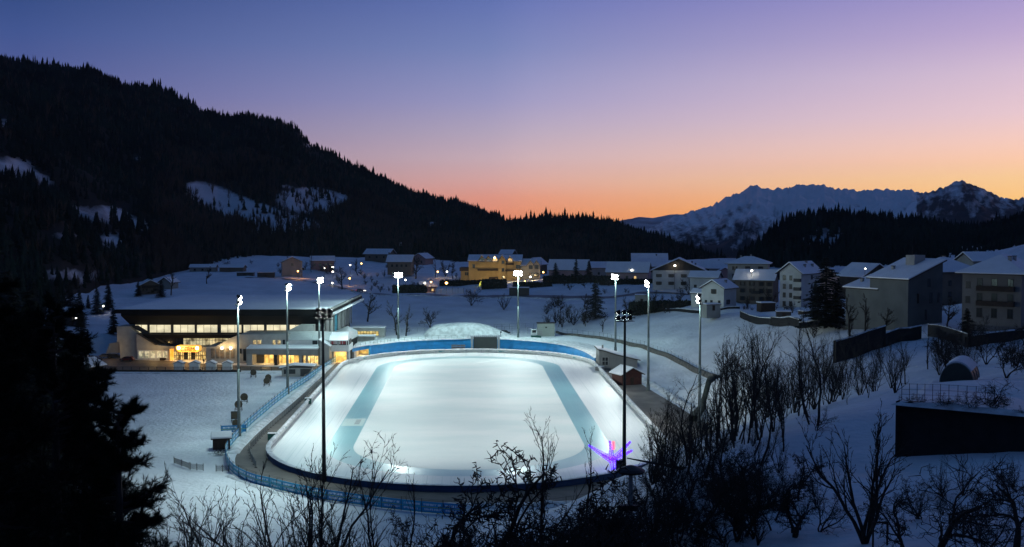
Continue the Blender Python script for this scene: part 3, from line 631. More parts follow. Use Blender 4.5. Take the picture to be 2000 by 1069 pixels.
def dens_left(v, t):
    a, b = to_py(*v); c = clear_at(a, b)
    nz = mnoise.fractal(Vector((v[0] * .03, v[1] * .03, 6)), 1.0, 2.0, 3)
    low = max(0.0, min(1.0, (b - 400) / 60)) * max(0.0, min(1.0, .3 + 1.6 * mnoise.noise(Vector((v[0] * .012, v[1] * .012, 4))))) * (1 if a > 250 else .4)
    d = min(1, max(0.0, 1 - 1.5 * c + (.7 * nz if c > 0 else 0))) ** 1.6 * (1 - .8 * low)
    return d * (0.55 + 0.45 * mnoise.noise(Vector((v[0] * .02, v[1] * .02, 1)))) * (1.6 if t > .9 else 1.0) + (.085 * max(0, .6 + nz) if c > .3 else 0)
def dens_low(v, t):
    a, b = to_py(*v); c = clear_at(a, b)
    return (1.0 if 300 < a < 1150 and t < .5 else .05) * max(0.12, 1 - 1.6 * c) * max(0.0, .5 + mnoise.noise(Vector((v[0] * .012, v[1] * .012, 4))))
wood('conifer_forest', VL, XL, 24000, 6, 10.5, M['forest'], 'dense conifer forest over the steep left hill', dens_left, FIR, 1, 1)
wood('leafless_wood', VL, XL, 7500, 8, 13, M['brown_wood'], 'brown leafless wood along the foot of the left hill', dens_low, BROOM, 2)
wood('conifer_forest', VC, XC, 6500, 6, 11, M['forest'], 'conifer forest over the low middle hill behind the village', lambda v, t: .4 + .6 * t, FIR, 3, 1)
wood('leafless_wood', VC, XC, 1800, 8, 12, M['brown_wood'], 'brown leafless wood at the foot of the low middle hill', lambda v, t: 1 if t < .6 else .05, BROOM, 4)
wood('conifer_forest', VK, XK, 6500, 6, 11.5, M['forest'], 'conifer forest over the dark knoll on the right', lambda v, t: max(.12, 1 - 1.5 * knoll_cover(0, 0, *v)) * (1.5 if t > .85 else 1), FIR, 5, 1)
# ---------------------------------------------------------------- the speed skating oval
def stadium(r, n=40, hs=HS):
    pts = []
    for i in range(n + 1):
        a = math.pi * i / n; pts.append((r * math.cos(a), hs + r * math.sin(a)))
    for i in range(n + 1):
        a = math.pi + math.pi * i / n; pts.append((r * math.cos(a), -hs + r * math.sin(a)))
    return pts
def dense(pts, step):
    out = []
    n = len(pts)
    for i in range(n):
        a = pts[i]; b = pts[(i + 1) % n]; d = math.hypot(b[0] - a[0], b[1] - a[1]); k = max(1, int(d / step))
        for j in range(k): out.append((lerp(a[0], b[0], j / k), lerp(a[1], b[1], j / k)))
    return out
def ring(name, pi, po, z, m, label, cat, kind='structure'):
    n = len(pi); V = [(p[0], p[1], z) for p in pi] + [(p[0], p[1], z) for p in po]
    Fc = [(i, (i + 1) % n, n + (i + 1) % n, n + i)[::-1] for i in range(n)]
    o = np_obj(name, V, Fc, m); o.location = (RC[0], RC[1], 0); o.rotation_euler = (0, 0, RA)
    return tag(o, label, cat, kind=kind)
def ice_mat(name, c1, c2, scale, rough, stretch, spec=0.5, tracks=0.0, tcol=(0.5, 0.55, 0.55), bump=0.05):
    m = mat(name, c1, rough, 0.0, scale, bump, 1.2, spec=spec, col2=c2, stretch=stretch, lo=.38, hi=.62)
    nt = m.node_tree; b = nt.nodes['Principled BSDF']
    if tracks:
        tc = nt.nodes.new('ShaderNodeTexCoord'); mp = nt.nodes.new('ShaderNodeMapping'); mp.inputs['Scale'].default_value = (3.0, .02, 1)
        n = nt.nodes.new('ShaderNodeTexNoise'); n.inputs['Scale'].default_value = 1.0; n.inputs['Detail'].default_value = 4
        nt.links.new(tc.outputs['Object'], mp.inputs[0]); nt.links.new(mp.outputs[0], n.inputs['Vector'])
        r = nt.nodes.new('ShaderNodeValToRGB'); r.color_ramp.elements[0].position = .56; r.color_ramp.elements[1].position = .72
        r.color_ramp.elements[0].color = (0, 0, 0, 1); r.color_ramp.elements[1].color = (tracks,) * 3 + (1,)
        nt.links.new(n.outputs['Fac'], r.inputs['Fac'])
        mx = nt.nodes.new('ShaderNodeMix'); mx.data_type = 'RGBA'; mx.inputs[7].default_value = (*tcol, 1)
        src = b.inputs['Base Color'].links[0].from_socket
        nt.links.new(r.outputs['Color'], mx.inputs[0]); nt.links.new(src, mx.inputs[6]); nt.links.new(mx.outputs[2], b.inputs['Base Color'])
    return m
M['lane_white'] = ice_mat('frosted lane ice', (0.74, 0.75, 0.74), (0.62, 0.64, 0.64), .08, .42, (1.6, .35, 1), .45, .85, (0.44, 0.50, 0.50))
M['lane_teal'] = ice_mat('bare teal lane ice', (0.21, 0.46, 0.47), (0.155, 0.39, 0.42), .10, .30, (1.2, .5, 1), .5, .5, (0.36, 0.60, 0.62), .03)
M['infield'] = ice_mat('thin snow on the infield ice', (0.80, 0.82, 0.79), (0.66, 0.73, 0.71), .045, .6, (.7, 1.6, 1), .3)
nt = M['lane_teal'].node_tree; b = nt.nodes['Principled BSDF']      # snowier ice in the bends
tc = nt.nodes.new('ShaderNodeTexCoord'); sp = nt.nodes.new('ShaderNodeSeparateXYZ'); nt.links.new(tc.outputs['Object'], sp.inputs[0])
ab = nt.nodes.new('ShaderNodeMath'); ab.operation = 'ABSOLUTE'; nt.links.new(sp.outputs[1], ab.inputs[0])
mr = nt.nodes.new('ShaderNodeMapRange'); mr.inputs[1].default_value = 56; mr.inputs[2].default_value = 76; mr.inputs[4].default_value = .5; nt.links.new(ab.outputs[0], mr.inputs[0])
mx = nt.nodes.new('ShaderNodeMix'); mx.data_type = 'RGBA'; mx.inputs[7].default_value = (.60, .68, .66, 1); src = b.inputs['Base Color'].links[0].from_socket
nt.links.new(mr.outputs[0], mx.inputs[0]); nt.links.new(src, mx.inputs[6]); nt.links.new(mx.outputs[2], b.inputs['Base Color'])
# scattered crumbs and footprints on the infield: dark specks in the colour of the snow cover
nt = M['infield'].node_tree; b = nt.nodes['Principled BSDF']
tc = nt.nodes.new('ShaderNodeTexCoord'); vo = nt.nodes.new('ShaderNodeTexVoronoi'); vo.inputs['Scale'].default_value = 1.1
nt.links.new(tc.outputs['Object'], vo.inputs['Vector'])
r1 = nt.nodes.new('ShaderNodeValToRGB'); r1.color_ramp.elements[0].position = .10; r1.color_ramp.elements[1].position = .17
r1.color_ramp.elements[0].color = (1, 1, 1, 1); r1.color_ramp.elements[1].color = (0, 0, 0, 1); nt.links.new(vo.outputs['Distance'], r1.inputs['Fac'])
n2 = nt.nodes.new('ShaderNodeTexNoise'); n2.inputs['Scale'].default_value = .055; n2.inputs['Detail'].default_value = 3; nt.links.new(tc.outputs['Object'], n2.inputs['Vector'])
r2 = nt.nodes.new('ShaderNodeValToRGB'); r2.color_ramp.elements[0].position = .54; r2.color_ramp.elements[1].position = .66; r2.color_ramp.elements[0].color = (0, 0, 0, 1); r2.color_ramp.elements[1].color = (.5, .5, .5, 1)
nt.links.new(n2.outputs['Fac'], r2.inputs['Fac'])
mu = nt.nodes.new('ShaderNodeMath'); mu.operation = 'MULTIPLY'; nt.links.new(r1.outputs[0], mu.inputs[0]); nt.links.new(r2.outputs[0], mu.inputs[1])
mx = nt.nodes.new('ShaderNodeMix'); mx.data_type = 'RGBA'; mx.inputs[7].default_value = (.30, .34, .34, 1)
src = b.inputs['Base Color'].links[0].from_socket
nt.links.new(mu.outputs[0], mx.inputs[0]); nt.links.new(src, mx.inputs[6]); nt.links.new(mx.outputs[2], b.inputs['Base Color'])

n = 48
sI, sT, sO = stadium(22.4, n), stadium(27.5, n), stadium(38.0, n)
ring('ice_lane', sT, sO, .05, M['lane_white'], 'frosted white outer lane of the skating oval', 'ice')
ring('ice_lane', sI, sT, .054, M['lane_teal'], 'bare teal inner lane of the skating oval', 'ice')
me = bpy.data.meshes.new('infield'); me.from_pydata([(p[0], p[1], .062) for p in sI], [], [tuple(range(len(sI)))]); me.materials.append(M['infield'])
o = link(bpy.data.objects.new('infield', me)); o.location = (RC[0], RC[1], 0); o.rotation_euler = (0, 0, RA)
tag(o, 'white snow dusted infield in the middle of the skating oval', 'ice', kind='structure')
# start box painted across the left of the teal lane
M['box_paint'] = mat('pale ice paint', (0.46, 0.60, 0.56), .4, .1, 2)
M['grey_paint'] = mat('grey ice lettering', (0.22, 0.26, 0.26), .5)
m = MB(); m.box(-27.3, -22.7, -38, -29, .0545, .058)
o = m.obj('lane_marking', M['box_paint']); o.location = (RC[0], RC[1], 0); o.rotation_euler = (0, 0, RA); tag(o, 'pale box painted across the left straight of the teal lane', 'lane marking', kind='structure')
m = MB()
for i, (a, b_) in enumerate([(0, .5), (.7, 1.3), (1.5, 1.8), (2.0, 2.6), (2.8, 3.2), (3.4, 4.0)]): m.box(-24.7, -23.6, -36 + a * 1.4, -36 + b_ * 1.4, .0585, .061)
o2 = m.obj('lettering', M['grey_paint'], o)

# asphalt round the oval
po = []
OUT = [(-41.0, 72), (-41.3, 50), (-42.2, 0), (-43.4, -40), (-43.4, -57), (-43.0, -70), (-38.5, -84), (-28.5, -95), (-12, -103), (8, -104.5), (22, -102), (36, -96), (47, -84), (52.5, -68), (52, -50), (50, -25), (48, 0), (46.5, 20), (45.5, 40), (44, 58)]
M_path = M['asphalt']
pv = [(u, v, .028) for u, v in OUT]
inn = []
for u, v in OUT:      # matching point on the rink wall line
    if v > HS: a = math.atan2(v - HS, u); q = (38.2 * math.cos(a), HS + 38.2 * math.sin(a))
    elif v < -HS: a = math.atan2(v + HS, u); q = (38.2 * math.cos(a), -HS + 38.2 * math.sin(a))
    else: q = (math.copysign(38.2, u), v)
    inn.append((q[0], q[1], .028))
def smooth_poly(p, k=3):
    out = []
    for i in range(len(p) - 1):
        p0 = p[max(0, i - 1)]; p1 = p[i]; p2 = p[i + 1]; p3 = p[min(len(p) - 1, i + 2)]
        for j in range(k):
            t = j / k
            out.append(tuple(.5 * ((2 * p1[d]) + (-p0[d] + p2[d]) * t + (2 * p0[d] - 5 * p1[d] + 4 * p2[d] - p3[d]) * t * t + (-p0[d] + 3 * p1[d] - 3 * p2[d] + p3[d]) * t ** 3) for d in range(len(p1))))
    out.append(tuple(p[-1])); return out
so_, si_ = smooth_poly(pv, 5), smooth_poly(inn, 5)
k = len(so_)
o = np_obj('path', so_ + si_, [(i, i + 1, k + i + 1, k + i) for i in range(k - 1)], M_path); o.location = (RC[0], RC[1], 0); o.rotation_euler = (0, 0, RA)
tag(o, 'brown grey asphalt path round the outside of the rink wall', 'path', kind='structure')

# ploughed snow banks
def snow_bank(pts, wid, hgt, label, seed=0, local=True, z=None, mt='bank'):
    g = np.random.default_rng(seed); dp = []
    for i in range(len(pts) - 1):
        a, b_ = pts[i], pts[i + 1]; d = math.hypot(b_[0] - a[0], b_[1] - a[1]); kk = max(1, int(d / 0.7))
        dp += [(lerp(a[0], b_[0], j / kk), lerp(a[1], b_[1], j / kk)) for j in range(kk)]
    dp.append(pts[-1]); V = []; nn = 9
    for i, p in enumerate(dp):
        q = dp[min(i + 1, len(dp) - 1)]; r_ = dp[max(0, i - 1)]; tx, ty = q[0] - r_[0], q[1] - r_[1]; l = math.hypot(tx, ty) + 1e-9; nx, ny = -ty / l, tx / l
        hh = hgt * (0.75 + .5 * mnoise.noise(Vector((i * .22, seed, 0))))
        ww = wid * (0.9 + .25 * mnoise.noise(Vector((i * .15, seed, 5))))
        if i in (0, len(dp) - 1): hh = .02
        for j in range(nn):
            t = j / (nn - 1) * 2 - 1
            x, y = p[0] + nx * t * ww / 2, p[1] + ny * t * ww / 2
            zz = hh * max(0, 1 - t * t) ** .8 * (1 + .35 * mnoise.noise(Vector((x * 1.1, y * 1.1, seed)))) - .04
            V.append((x, y, zz if z is None else zz + z(x, y)))
    Fc = [(i * nn + j, i * nn + j + 1, (i + 1) * nn + j + 1, (i + 1) * nn + j) for i in range(len(dp) - 1) for j in range(nn - 1)]
    o = np_obj('snow_bank', V, Fc, M[mt], smooth=True)
    if local: o.location = (RC[0], RC[1], 0); o.rotation_euler = (0, 0, RA)
    return tag(o, label, 'snow bank', kind='structure')
snow_bank([(-42.4, 72), (-42.6, 40), (-43.7, 0), (-45.0, -40), (-44.9, -57), (-44.2, -66)], 2.8, .7, 'ploughed snow bank between the left path and the blue banner fence', 3)
snow_bank([(-41.5, -84), (-31, -97), (-14, -105.5)], 1.6, .4, 'low snow bank along the near edge of the path', 5)
snow_bank([(-6, -107), (8, -107.5), (24, -105.5), (40, -97), (50, -86)], 2.6, .9, 'snow bank on the near right edge of the path', 6)
snow_bank([(47.5, 36), (50, 14), (51, -8), (53, -30)], 3.2, .9, 'rough snow bank on the far right edge of the path by the red hut', 8)
snow_bank([(41.5, 46), (43.5, 30), (45, 22)], 2.0, .8, 'small snow heap between the grandstand and the red hut', 9)

# the padded rink wall
wall = thing('rink_wall', 'low padded wall round the skating oval, navy outside and white with adverts inside', 'rink wall', (RC[0], RC[1], 0), RA)
wl = dense(stadium(38.45, 30), 1.6); nW = len(wl)
V = []; 
for p in wl: V += [(p[0], p[1], .0), (p[0], p[1], 1.12)]
cxy = lambda p, r: (p[0] * (1 + r / 38.45) if abs(p[1]) <= HS else p[0] + (p[0]) * r / 38.45, p[1] if abs(p[1]) <= HS else p[1] + (p[1] - math.copysign(HS, p[1])) * r / 38.45)
V = []
for p in wl:
    q = cxy(p, .25); V += [(q[0], q[1], 0), (q[0], q[1], 1.10), (p[0], p[1], 1.10), (p[0], p[1], 0)]
Fc = [(4 * i + a, 4 * ((i + 1) % nW) + a, 4 * ((i + 1) % nW) + a + 1, 4 * i + a + 1) for i in range(nW) for a in range(3)]
np_obj('outer_cover', V, Fc, M['navy'], wall)
V = []; SN = 5
for i, p in enumerate(wl):
    far = 1.0 if p[1] > -62 else .12
    for j in range(SN):
        t = j / (SN - 1); q = cxy(p, .36 - .95 * t)
        V.append((q[0], q[1], 1.10 + far * (.28 * math.sin(math.pi * t) * (1 + .7 * mnoise.noise(Vector((p[0] * .5, p[1] * .5, j * .4)))) - (.03 if j in (0, SN - 1) else 0))))
Fc = [(SN * i + j, SN * ((i + 1) % nW) + j, SN * ((i + 1) % nW) + j + 1, SN * i + j + 1) for i in range(nW) for j in range(SN - 1)]
np_obj('snow_cap', V, Fc, M['bank'], wall, True)
def ad_mat(name, base, ink, rows, seed):
    m = mat(name, base, .55); nt = m.node_tree; b = nt.nodes['Principled BSDF']
    tc = nt.nodes.new('ShaderNodeTexCoord'); sp = nt.nodes.new('ShaderNodeSeparateXYZ'); nt.links.new(tc.outputs['Object'], sp.inputs[0])
    mp = nt.nodes.new('ShaderNodeMapping'); mp.inputs['Scale'].default_value = (4.2, 0.01, .8); mp.inputs['Location'].default_value = (seed * 3.1, 0, seed); nt.links.new(tc.outputs['Object'], mp.inputs[0])
    n = nt.nodes.new('ShaderNodeTexNoise'); n.inputs['Scale'].default_value = 1.4; n.inputs['Detail'].default_value = 1.0; nt.links.new(mp.outputs[0], n.inputs['Vector'])
    def mth(op, a, b_):
        q = nt.nodes.new('ShaderNodeMath'); q.operation = op
        for i, s in enumerate((a, b_)):
            if isinstance(s, (int, float)): q.inputs[i].default_value = s
            else: nt.links.new(s, q.inputs[i])
        return q.outputs[0]
    tot = None
    for (z0, z1, x0, x1) in rows:
        k = mth('MULTIPLY', mth('MULTIPLY', mth('GREATER_THAN', sp.outputs[2], z0), mth('LESS_THAN', sp.outputs[2], z1)), mth('MULTIPLY', mth('GREATER_THAN', sp.outputs[0], x0), mth('LESS_THAN', sp.outputs[0], x1)))
        tot = k if tot is None else mth('MAXIMUM', tot, k)
    f = mth('MULTIPLY', tot, mth('GREATER_THAN', n.outputs['Fac'], .47))
    mx = nt.nodes.new('ShaderNodeMix'); mx.data_type = 'RGBA'; mx.inputs[6].default_value = (*base, 1); mx.inputs[7].default_value = (*ink, 1)
    nt.links.new(f, mx.inputs[0]); nt.links.new(mx.outputs[2], b.inputs['Base Color'])
    return m
ADS = [ad_mat('white advert', (.66, .68, .67), (.16, .18, .19), [(.42, .68, 1.6, 3.6)], 1), ad_mat('white advert with teal mark', (.66, .69, .68), (.05, .30, .33), [(.38, .74, .7, 2.9)], 2),
       ad_mat('plain white pad', (.64, .66, .65), (.5, .52, .52), [(.1, .2, .3, 4.6)], 3), ad_mat('white advert with low line of print', (.66, .68, .67), (.22, .24, .25), [(.16, .30, .5, 4.4)], 4), ad_mat('white advert with navy lettering', (.66, .68, .69), (.03, .05, .15), [(.40, .72, 1.0, 3.9)], 5)]
per = stadium(38.2, 60); cum = [0.0]
for i in range(len(per)):
    a, b_ = per[i], per[(i + 1) % len(per)]; cum.append(cum[-1] + math.hypot(b_[0] - a[0], b_[1] - a[1]))
def along(s):
    s %= cum[-1]
    i = int(np.searchsorted(cum, s, 'right')) - 1; i = min(i, len(per) - 1); a, b_ = per[i], per[(i + 1) % len(per)]; t = (s - cum[i]) / max(1e-6, cum[i + 1] - cum[i])
    return (lerp(a[0], b_[0], t), lerp(a[1], b_[1], t))
npad = 94; step = cum[-1] / npad
PADM = {}
for i in range(npad):
    a, b_ = along(i * step), along((i + 1) * step); d = math.hypot(b_[0] - a[0], b_[1] - a[1])
    k = [0, 3, 3, 1, 2, 3, 4, 3, 2, 1][i % 10]
    if k not in PADM:
        m = MB(); m.box(.04, step - .06, -.02, .24, .02, 1.06); oo = m.obj('pad', ADS[k]); PADM[k] = oo.data; COL.objects.unlink(oo); bpy.data.objects.remove(oo)
    o = link(bpy.data.objects.new('pad', PADM[k]), wall); o.location = (b_[0], b_[1], 0.03); o.rotation_euler = (0, 0, math.atan2(a[1] - b_[1], a[0] - b_[0]))
    o.scale = (d / step, 1, 1)

# the tall blue retaining wall behind the far curve and the terrace on it
BW = [G(722, 694)[:2], G(750, 690.5)[:2], G(778, 687.5)[:2], G(830, 684)[:2], G(881, 682)[:2], G(921, 681)[:2], G(977, 681.5)[:2], G(1040, 685)[:2], G(1100, 690)[:2], G(1140, 700)[:2], G(1162, 711)[:2]]
BH = [3.2, 3.2, 3.3, 3.3, 3.3, 3.3, 3.3, 3.1, 2.6, 2.2, 1.7]
bw = thing('retaining_wall', 'bright blue curved retaining wall behind the far end of the rink', 'wall', (0, 0, 0))
pts = smooth_poly([(x, y, h) for (x, y), h in zip(BW, BH)], 4)
def thick_strip(pts, th, name, m, parent, z0=0.0, snowcap=None):
    V = []; nn = len(pts)
    for i, p in enumerate(pts):
        q = pts[min(i + 1, nn - 1)]; r_ = pts[max(0, i - 1)]; tx, ty = q[0] - r_[0], q[1] - r_[1]; l = math.hypot(tx, ty) + 1e-9; nx, ny = -ty / l * th, tx / l * th
        zb = z0(p[0], p[1]) if callable(z0) else z0
        V += [(p[0], p[1], zb), (p[0], p[1], zb + p[2]), (p[0] + nx, p[1] + ny, zb + p[2]), (p[0] + nx, p[1] + ny, zb)]
    Fc = [(4 * i + a, 4 * i + a + 1, 4 * (i + 1) + a + 1, 4 * (i + 1) + a) for i in range(nn - 1) for a in range(3)]
    Fc += [(0, 1, 2, 3), (4 * nn - 4, 4 * nn - 1, 4 * nn - 2, 4 * nn - 3)]
    return np_obj(name, V, Fc, m, parent)
thick_strip(pts, .5, 'face', M['blue_wall'], bw)
LB = [G(683, 702)[:2], G(700, 698)[:2], G(722, 694)[:2]]
thick_strip([(LB[0][0], LB[0][1], 1.15), (LB[1][0], LB[1][1], 1.1), (LB[2][0], LB[2][1], 1.05)], .5, 'beam', M['blue_wall'], bw, 2.15)
V = []; nn = len(pts)
for i, p in enumerate(pts):
    for j, (dn, hz) in enumerate([(-.12, .0), (.1, .22), (1.2, .30), (9.0, .25)]):
        q = pts[min(i + 1, nn - 1)]; r_ = pts[max(0, i - 1)]; tx, ty = q[0] - r_[0], q[1] - r_[1]; l = math.hypot(tx, ty)
        V.append((p[0] - ty / l * dn, p[1] + tx / l * dn, p[2] + hz + .08 * mnoise.noise(Vector((p[0] * .4, p[1] * .4, j)))))
np_obj('snow_cap', V, [(4 * i + j, 4 * i + j + 1, 4 * (i + 1) + j + 1, 4 * (i + 1) + j) for i in range(nn - 1) for j in range(3)], M['bank'], bw, True)
# terrace beam snow + lit opening under it
m = MB(); q0, q1 = LB[0], LB[2]
V = [(q0[0] - .1, q0[1] - .1, 3.32), (q1[0], q1[1] - .1, 3.28), (q1[0] + .4, q1[1] + 9, 3.4), (q0[0], q0[1] + 12, 3.4)]
m.add(V + [(a, b_, c + .25) for a, b_, c in V], [(0, 1, 5, 4), (1, 2, 6, 5), (2, 3, 7, 6), (3, 0, 4, 7), (4, 5, 6, 7)])
m.obj('terrace_snow', M['snow_roof'], bw)
M['lit_yellow'] = emit('lit yellow interior', (1.0, 0.66, 0.16, 1), .85, (.5, .4, .2), .65, .7, (0.25, .13, .02))
m = MB(); m.box(q0[0] + 1.2, q1[0] - .2, q1[1] + 4.5, q1[1] + 4.7, .05, 2.14); m.obj('passage_end', M['lit_yellow'], bw)
m = MB(); m.box(q0[0] + .6, q0[0] + 1.2, q0[1] + 1.5, q1[1] + 4.5, .03, 2.14); m.box(q1[0] - .1, q1[0] + .3, q1[1] + .6, q1[1] + 4.5, .03, 2.14); m.obj('passage_side', M['concrete'], bw)

# railing on the terrace edge
rl = thing('railing', 'thin metal railing along the top of the blue wall', 'railing', (0, 0, 0))
rp = smooth_poly([(LB[0][0] + .5, LB[0][1] + 2.0, 3.5)] + [(x - .0, y + 1.2, h + .2) for (x, y), h in zip(BW[:6], BH[:6])], 4)
m2 = MB()
for i, p in enumerate(rp):
    m = MB(); m.tube(p, (p[0], p[1], p[2] + 1.1), .035, n=5); m.obj('post', M['dark_steel'], rl)
    if i:
        for hh in (.55, 1.1): m2.tube((rp[i - 1][0], rp[i - 1][1], rp[i - 1][2] + hh), (p[0], p[1], p[2] + hh), .03, n=4)
m2.obj('rail', M['steel'], rl)

# scoreboard
x0, x1 = P(925, 670, 383)[0], P(971, 670, 383)[0]; zt, zb = P(925, 658, 383)[2], P(925, 682, 383)[2]
sb = thing('scoreboard', 'large blank dark scoreboard set into the blue wall at the far end', 'scoreboard', ((x0 + x1) / 2, 382.2, 0))
hw = (x1 - x0) / 2
M['screen'] = mat('unlit scoreboard face', (0.045, 0.058, 0.055), .5, .15, 4)
m = MB(); m.box(-hw, hw, -.15, .25, max(.05, zb), zt); m.obj('screen', M['screen'], sb, bevel=.03)
for s in (-1, 1):
    m = MB(); m.box(s * (hw + .55) - .35, s * (hw + .55) + .35, -.25, .35, 0, zt + .1); m.obj('side_post', M['metal_roof'], sb, bevel=.05)
m = MB(); m.box(-hw - 1.4, hw + 1.6, -.3, .5, zt + .1, zt + .55); m.obj('snow_cap', M['snow_roof'], sb)
for i in range(12): xx = -hw + (i + .5) * hw * 2 / 12; m = MB(); m.box(xx - .18, xx + .22, -.36, -.302, zt + .22, zt + .4); m.obj('lamp', M['dark_steel'], sb)
m = MB(); m.tube((hw + 1.2, .2, zt + .4), (hw + 1.2, .2, zt + 1.9), .07); m.box(hw + 1.0, hw + 1.6, .0, .4, zt + 1.5, zt + 1.9); m.obj('loudspeaker', M['dark_steel'], sb)
# stack of pipes / benches against the blue wall
bx = G(896, 683); st = thing('bench_stack', 'stack of grey benches against the blue wall left of the scoreboard', 'bench stack', (bx[0], bx[1] - 2.2, 0))
for i in range(2):
    for j in range(3):
        m = MB(); m.box(-2.4 + j * 1.6, -.9 + j * 1.6, -.4, .4, .5 + i * .8, .62 + i * .8); m.box(-2.4 + j * 1.6, -.9 + j * 1.6, .32, .4, .62 + i * .8, 1.1 + i * .8)
        m.box(-2.3 + j * 1.6, -2.2 + j * 1.6, -.35, .35, .06 + i * .8, .5 + i * .8); m.box(-1.1 + j * 1.6, -1.0 + j * 1.6, -.35, .35, .06 + i * .8, .5 + i * .8); m.obj('bench', M['canvas_grey'], st)

# terrace behind: lower wire fence, hut, machine, snow heap
def wire_fence(pts, h, label, postgap=3.0, m='dark_steel', name='wire_fence', rails=(.15, .55, 1.0), r=.03, z=None, group=None):
    f = thing(name, label, 'fence', (pts[0][0], pts[0][1], 0), group=group); ox, oy = pts[0][0], pts[0][1]
    a = MB(); b_ = MB(); dp = []; postgap = max(postgap, sum(math.hypot(pts[i + 1][0] - pts[i][0], pts[i + 1][1] - pts[i][1]) for i in range(len(pts) - 1)) / 95)
    for i in range(len(pts) - 1):
        p, q = pts[i], pts[i + 1]; d = math.hypot(q[0] - p[0], q[1] - p[1]); kk = max(1, int(d / postgap)); dp += [(lerp(p[0], q[0], j / kk), lerp(p[1], q[1], j / kk)) for j in range(kk)]
    dp.append((pts[-1][0], pts[-1][1]))
    zs = T([p[0] for p in dp], [p[1] for p in dp]) if z is None else [z] * len(dp)
    for i, p in enumerate(dp):
        if i == 0: a.tube((0, 0, -.3), (0, 0, h), r * 1.3, n=5); po0 = a.obj('post', M[m], f); po0.location = (p[0] - ox, p[1] - oy, zs[i])
        else: po1 = link(bpy.data.objects.new('post', po0.data), f); po1.location = (p[0] - ox, p[1] - oy, zs[i])
        if i:
            for k_ in rails: b_.tube((dp[i - 1][0] - ox, dp[i - 1][1] - oy, zs[i - 1] + h * k_), (p[0] - ox, p[1] - oy, zs[i] + h * k_), r * .7, n=3, cap=False)
    b_.obj('wire', M[m], f); return f
wire_fence([GT(x, y, 380)[:2] for x, y in [(740, 650), (800, 650), (860, 650)]], 1.3, 'low dark fence on the terrace below the bare trees, left of the snow heap', 2.5, rails=(.3, .6, 1))
wire_fence([GT(x, y, 385)[:2] for x, y in [(905, 655), (970, 651), (1045, 655)]], 2.4, 'tall wire fence on the terrace behind the scoreboard', 2.5)
wire_fence([GT(x, y, 385)[:2] for x, y in [(950, 645), (1010, 643), (1075, 648)]], 2.0, 'second wire fence under the slope behind the scoreboard', 3)

# the curved dark bank with its wire fence on the right
RBK = [(1085, 650, 412), (1125, 656, 400), (1168, 664, 388), (1224, 676, 368), (1281, 694, 345), (1337, 720, 319), (1393, 748, 294)]
rb = [P(*q)[:2] for q in RBK]
o = thing('stone_wall', 'low dark stone wall curving round the snow on the right of the rink', 'wall', (0, 0, 0))
thick_strip(smooth_poly([(x, y, 1.2 + .8 * i / 6) for i, (x, y) in enumerate(rb)], 4), .9, 'masonry', M['stone'], o, lambda x, y: Tz(x, y) - .5)
wire_fence([(x + .6, y + .9) for x, y in rb], 2.2, 'wire fence with thin posts on top of the curved stone wall', 3.0)
rb2 = [P(1393, 748, 294)[:2], P(1385, 768, 278)[:2], P(1368, 795, 258)[:2], P(1345, 825, 242)[:2]]
o = thing('hedge', 'dark leafless hedge running down from the end of the stone wall to the path', 'hedge', (0, 0, 0))
thick_strip(smooth_poly([(x, y, 1.6) for x, y in rb2], 5), 1.8, 'foliage', M['hedge'], o, lambda x, y: Tz(x, y) - .3)
# ---------------------------------------------------------------- blue banner fence outside the left path
BFP = [G(668, 700)[:2], G(636, 720)[:2], G(600, 745)[:2], G(560, 772)[:2], G(520, 804)[:2], G(478, 841)[:2], G(455, 866)[:2], G(441, 886)[:2], G(442, 905)[:2], G(456, 926)[:2], G(490, 944)[:2], G(530, 954)[:2], G(574, 965)[:2], G(640, 978)[:2], G(740, 992)[:2], G(830, 1002)[:2], G(908, 1008)[:2]]
bf = thing('banner_fence', 'long wire fence hung with blue sponsor banners along the left and near side', 'fence', (0, 0, 0))
def banner_mat(name, base, stripe, seed, night=1.0):
    m = ad_mat(name, base, (.62, .72, .80), [(1.12, 1.42, .3, 3.1), (.42, .72, .4, 3.2)], seed); nt = m.node_tree; b = nt.nodes['Principled BSDF']
    src = b.inputs['Base Color'].links[0].from_socket; sp = [q for q in nt.nodes if q.type == 'SEPXYZ'][0]
    def mth(op, a, v):
        q = nt.nodes.new('ShaderNodeMath'); q.operation = op; nt.links.new(a, q.inputs[0])
        if isinstance(v, (int, float)): q.inputs[1].default_value = v
        else: nt.links.new(v, q.inputs[1])
        return q.outputs[0]
    k = mth('MULTIPLY', mth('GREATER_THAN', sp.outputs[2], .86), mth('LESS_THAN', sp.outputs[2], .97))
    k2 = mth('LESS_THAN', sp.outputs[2], .14)
    k = mth('MAXIMUM', k, k2)
    mx = nt.nodes.new('ShaderNodeMix'); mx.data_type = 'RGBA'; mx.inputs[7].default_value = (*stripe, 1); nt.links.new(k, mx.inputs[0]); nt.links.new(src, mx.inputs[6]); nt.links.new(mx.outputs[2], b.inputs['Base Color'])
    return m
BM = [banner_mat('blue banner', (.025, .30, .56), (.30, .42, .14), 1), banner_mat('blue banner with teal edge', (.03, .34, .56), (.10, .40, .42), 2), banner_mat('deep blue banner', (.02, .22, .50), (.3, .42, .14), 3)]
bp_ = smooth_poly(BFP, 6); cumb = [0.0]
for i in range(len(bp_) - 1): cumb.append(cumb[-1] + math.hypot(bp_[i + 1][0] - bp_[i][0], bp_[i + 1][1] - bp_[i][1]))
def alongb(s):
    i = min(len(bp_) - 2, int(np.searchsorted(cumb, s, 'right')) - 1); t = (s - cumb[i]) / max(1e-6, cumb[i + 1] - cumb[i]); a, b_ = bp_[i], bp_[i + 1]
    return (lerp(a[0], b_[0], t), lerp(a[1], b_[1], t))
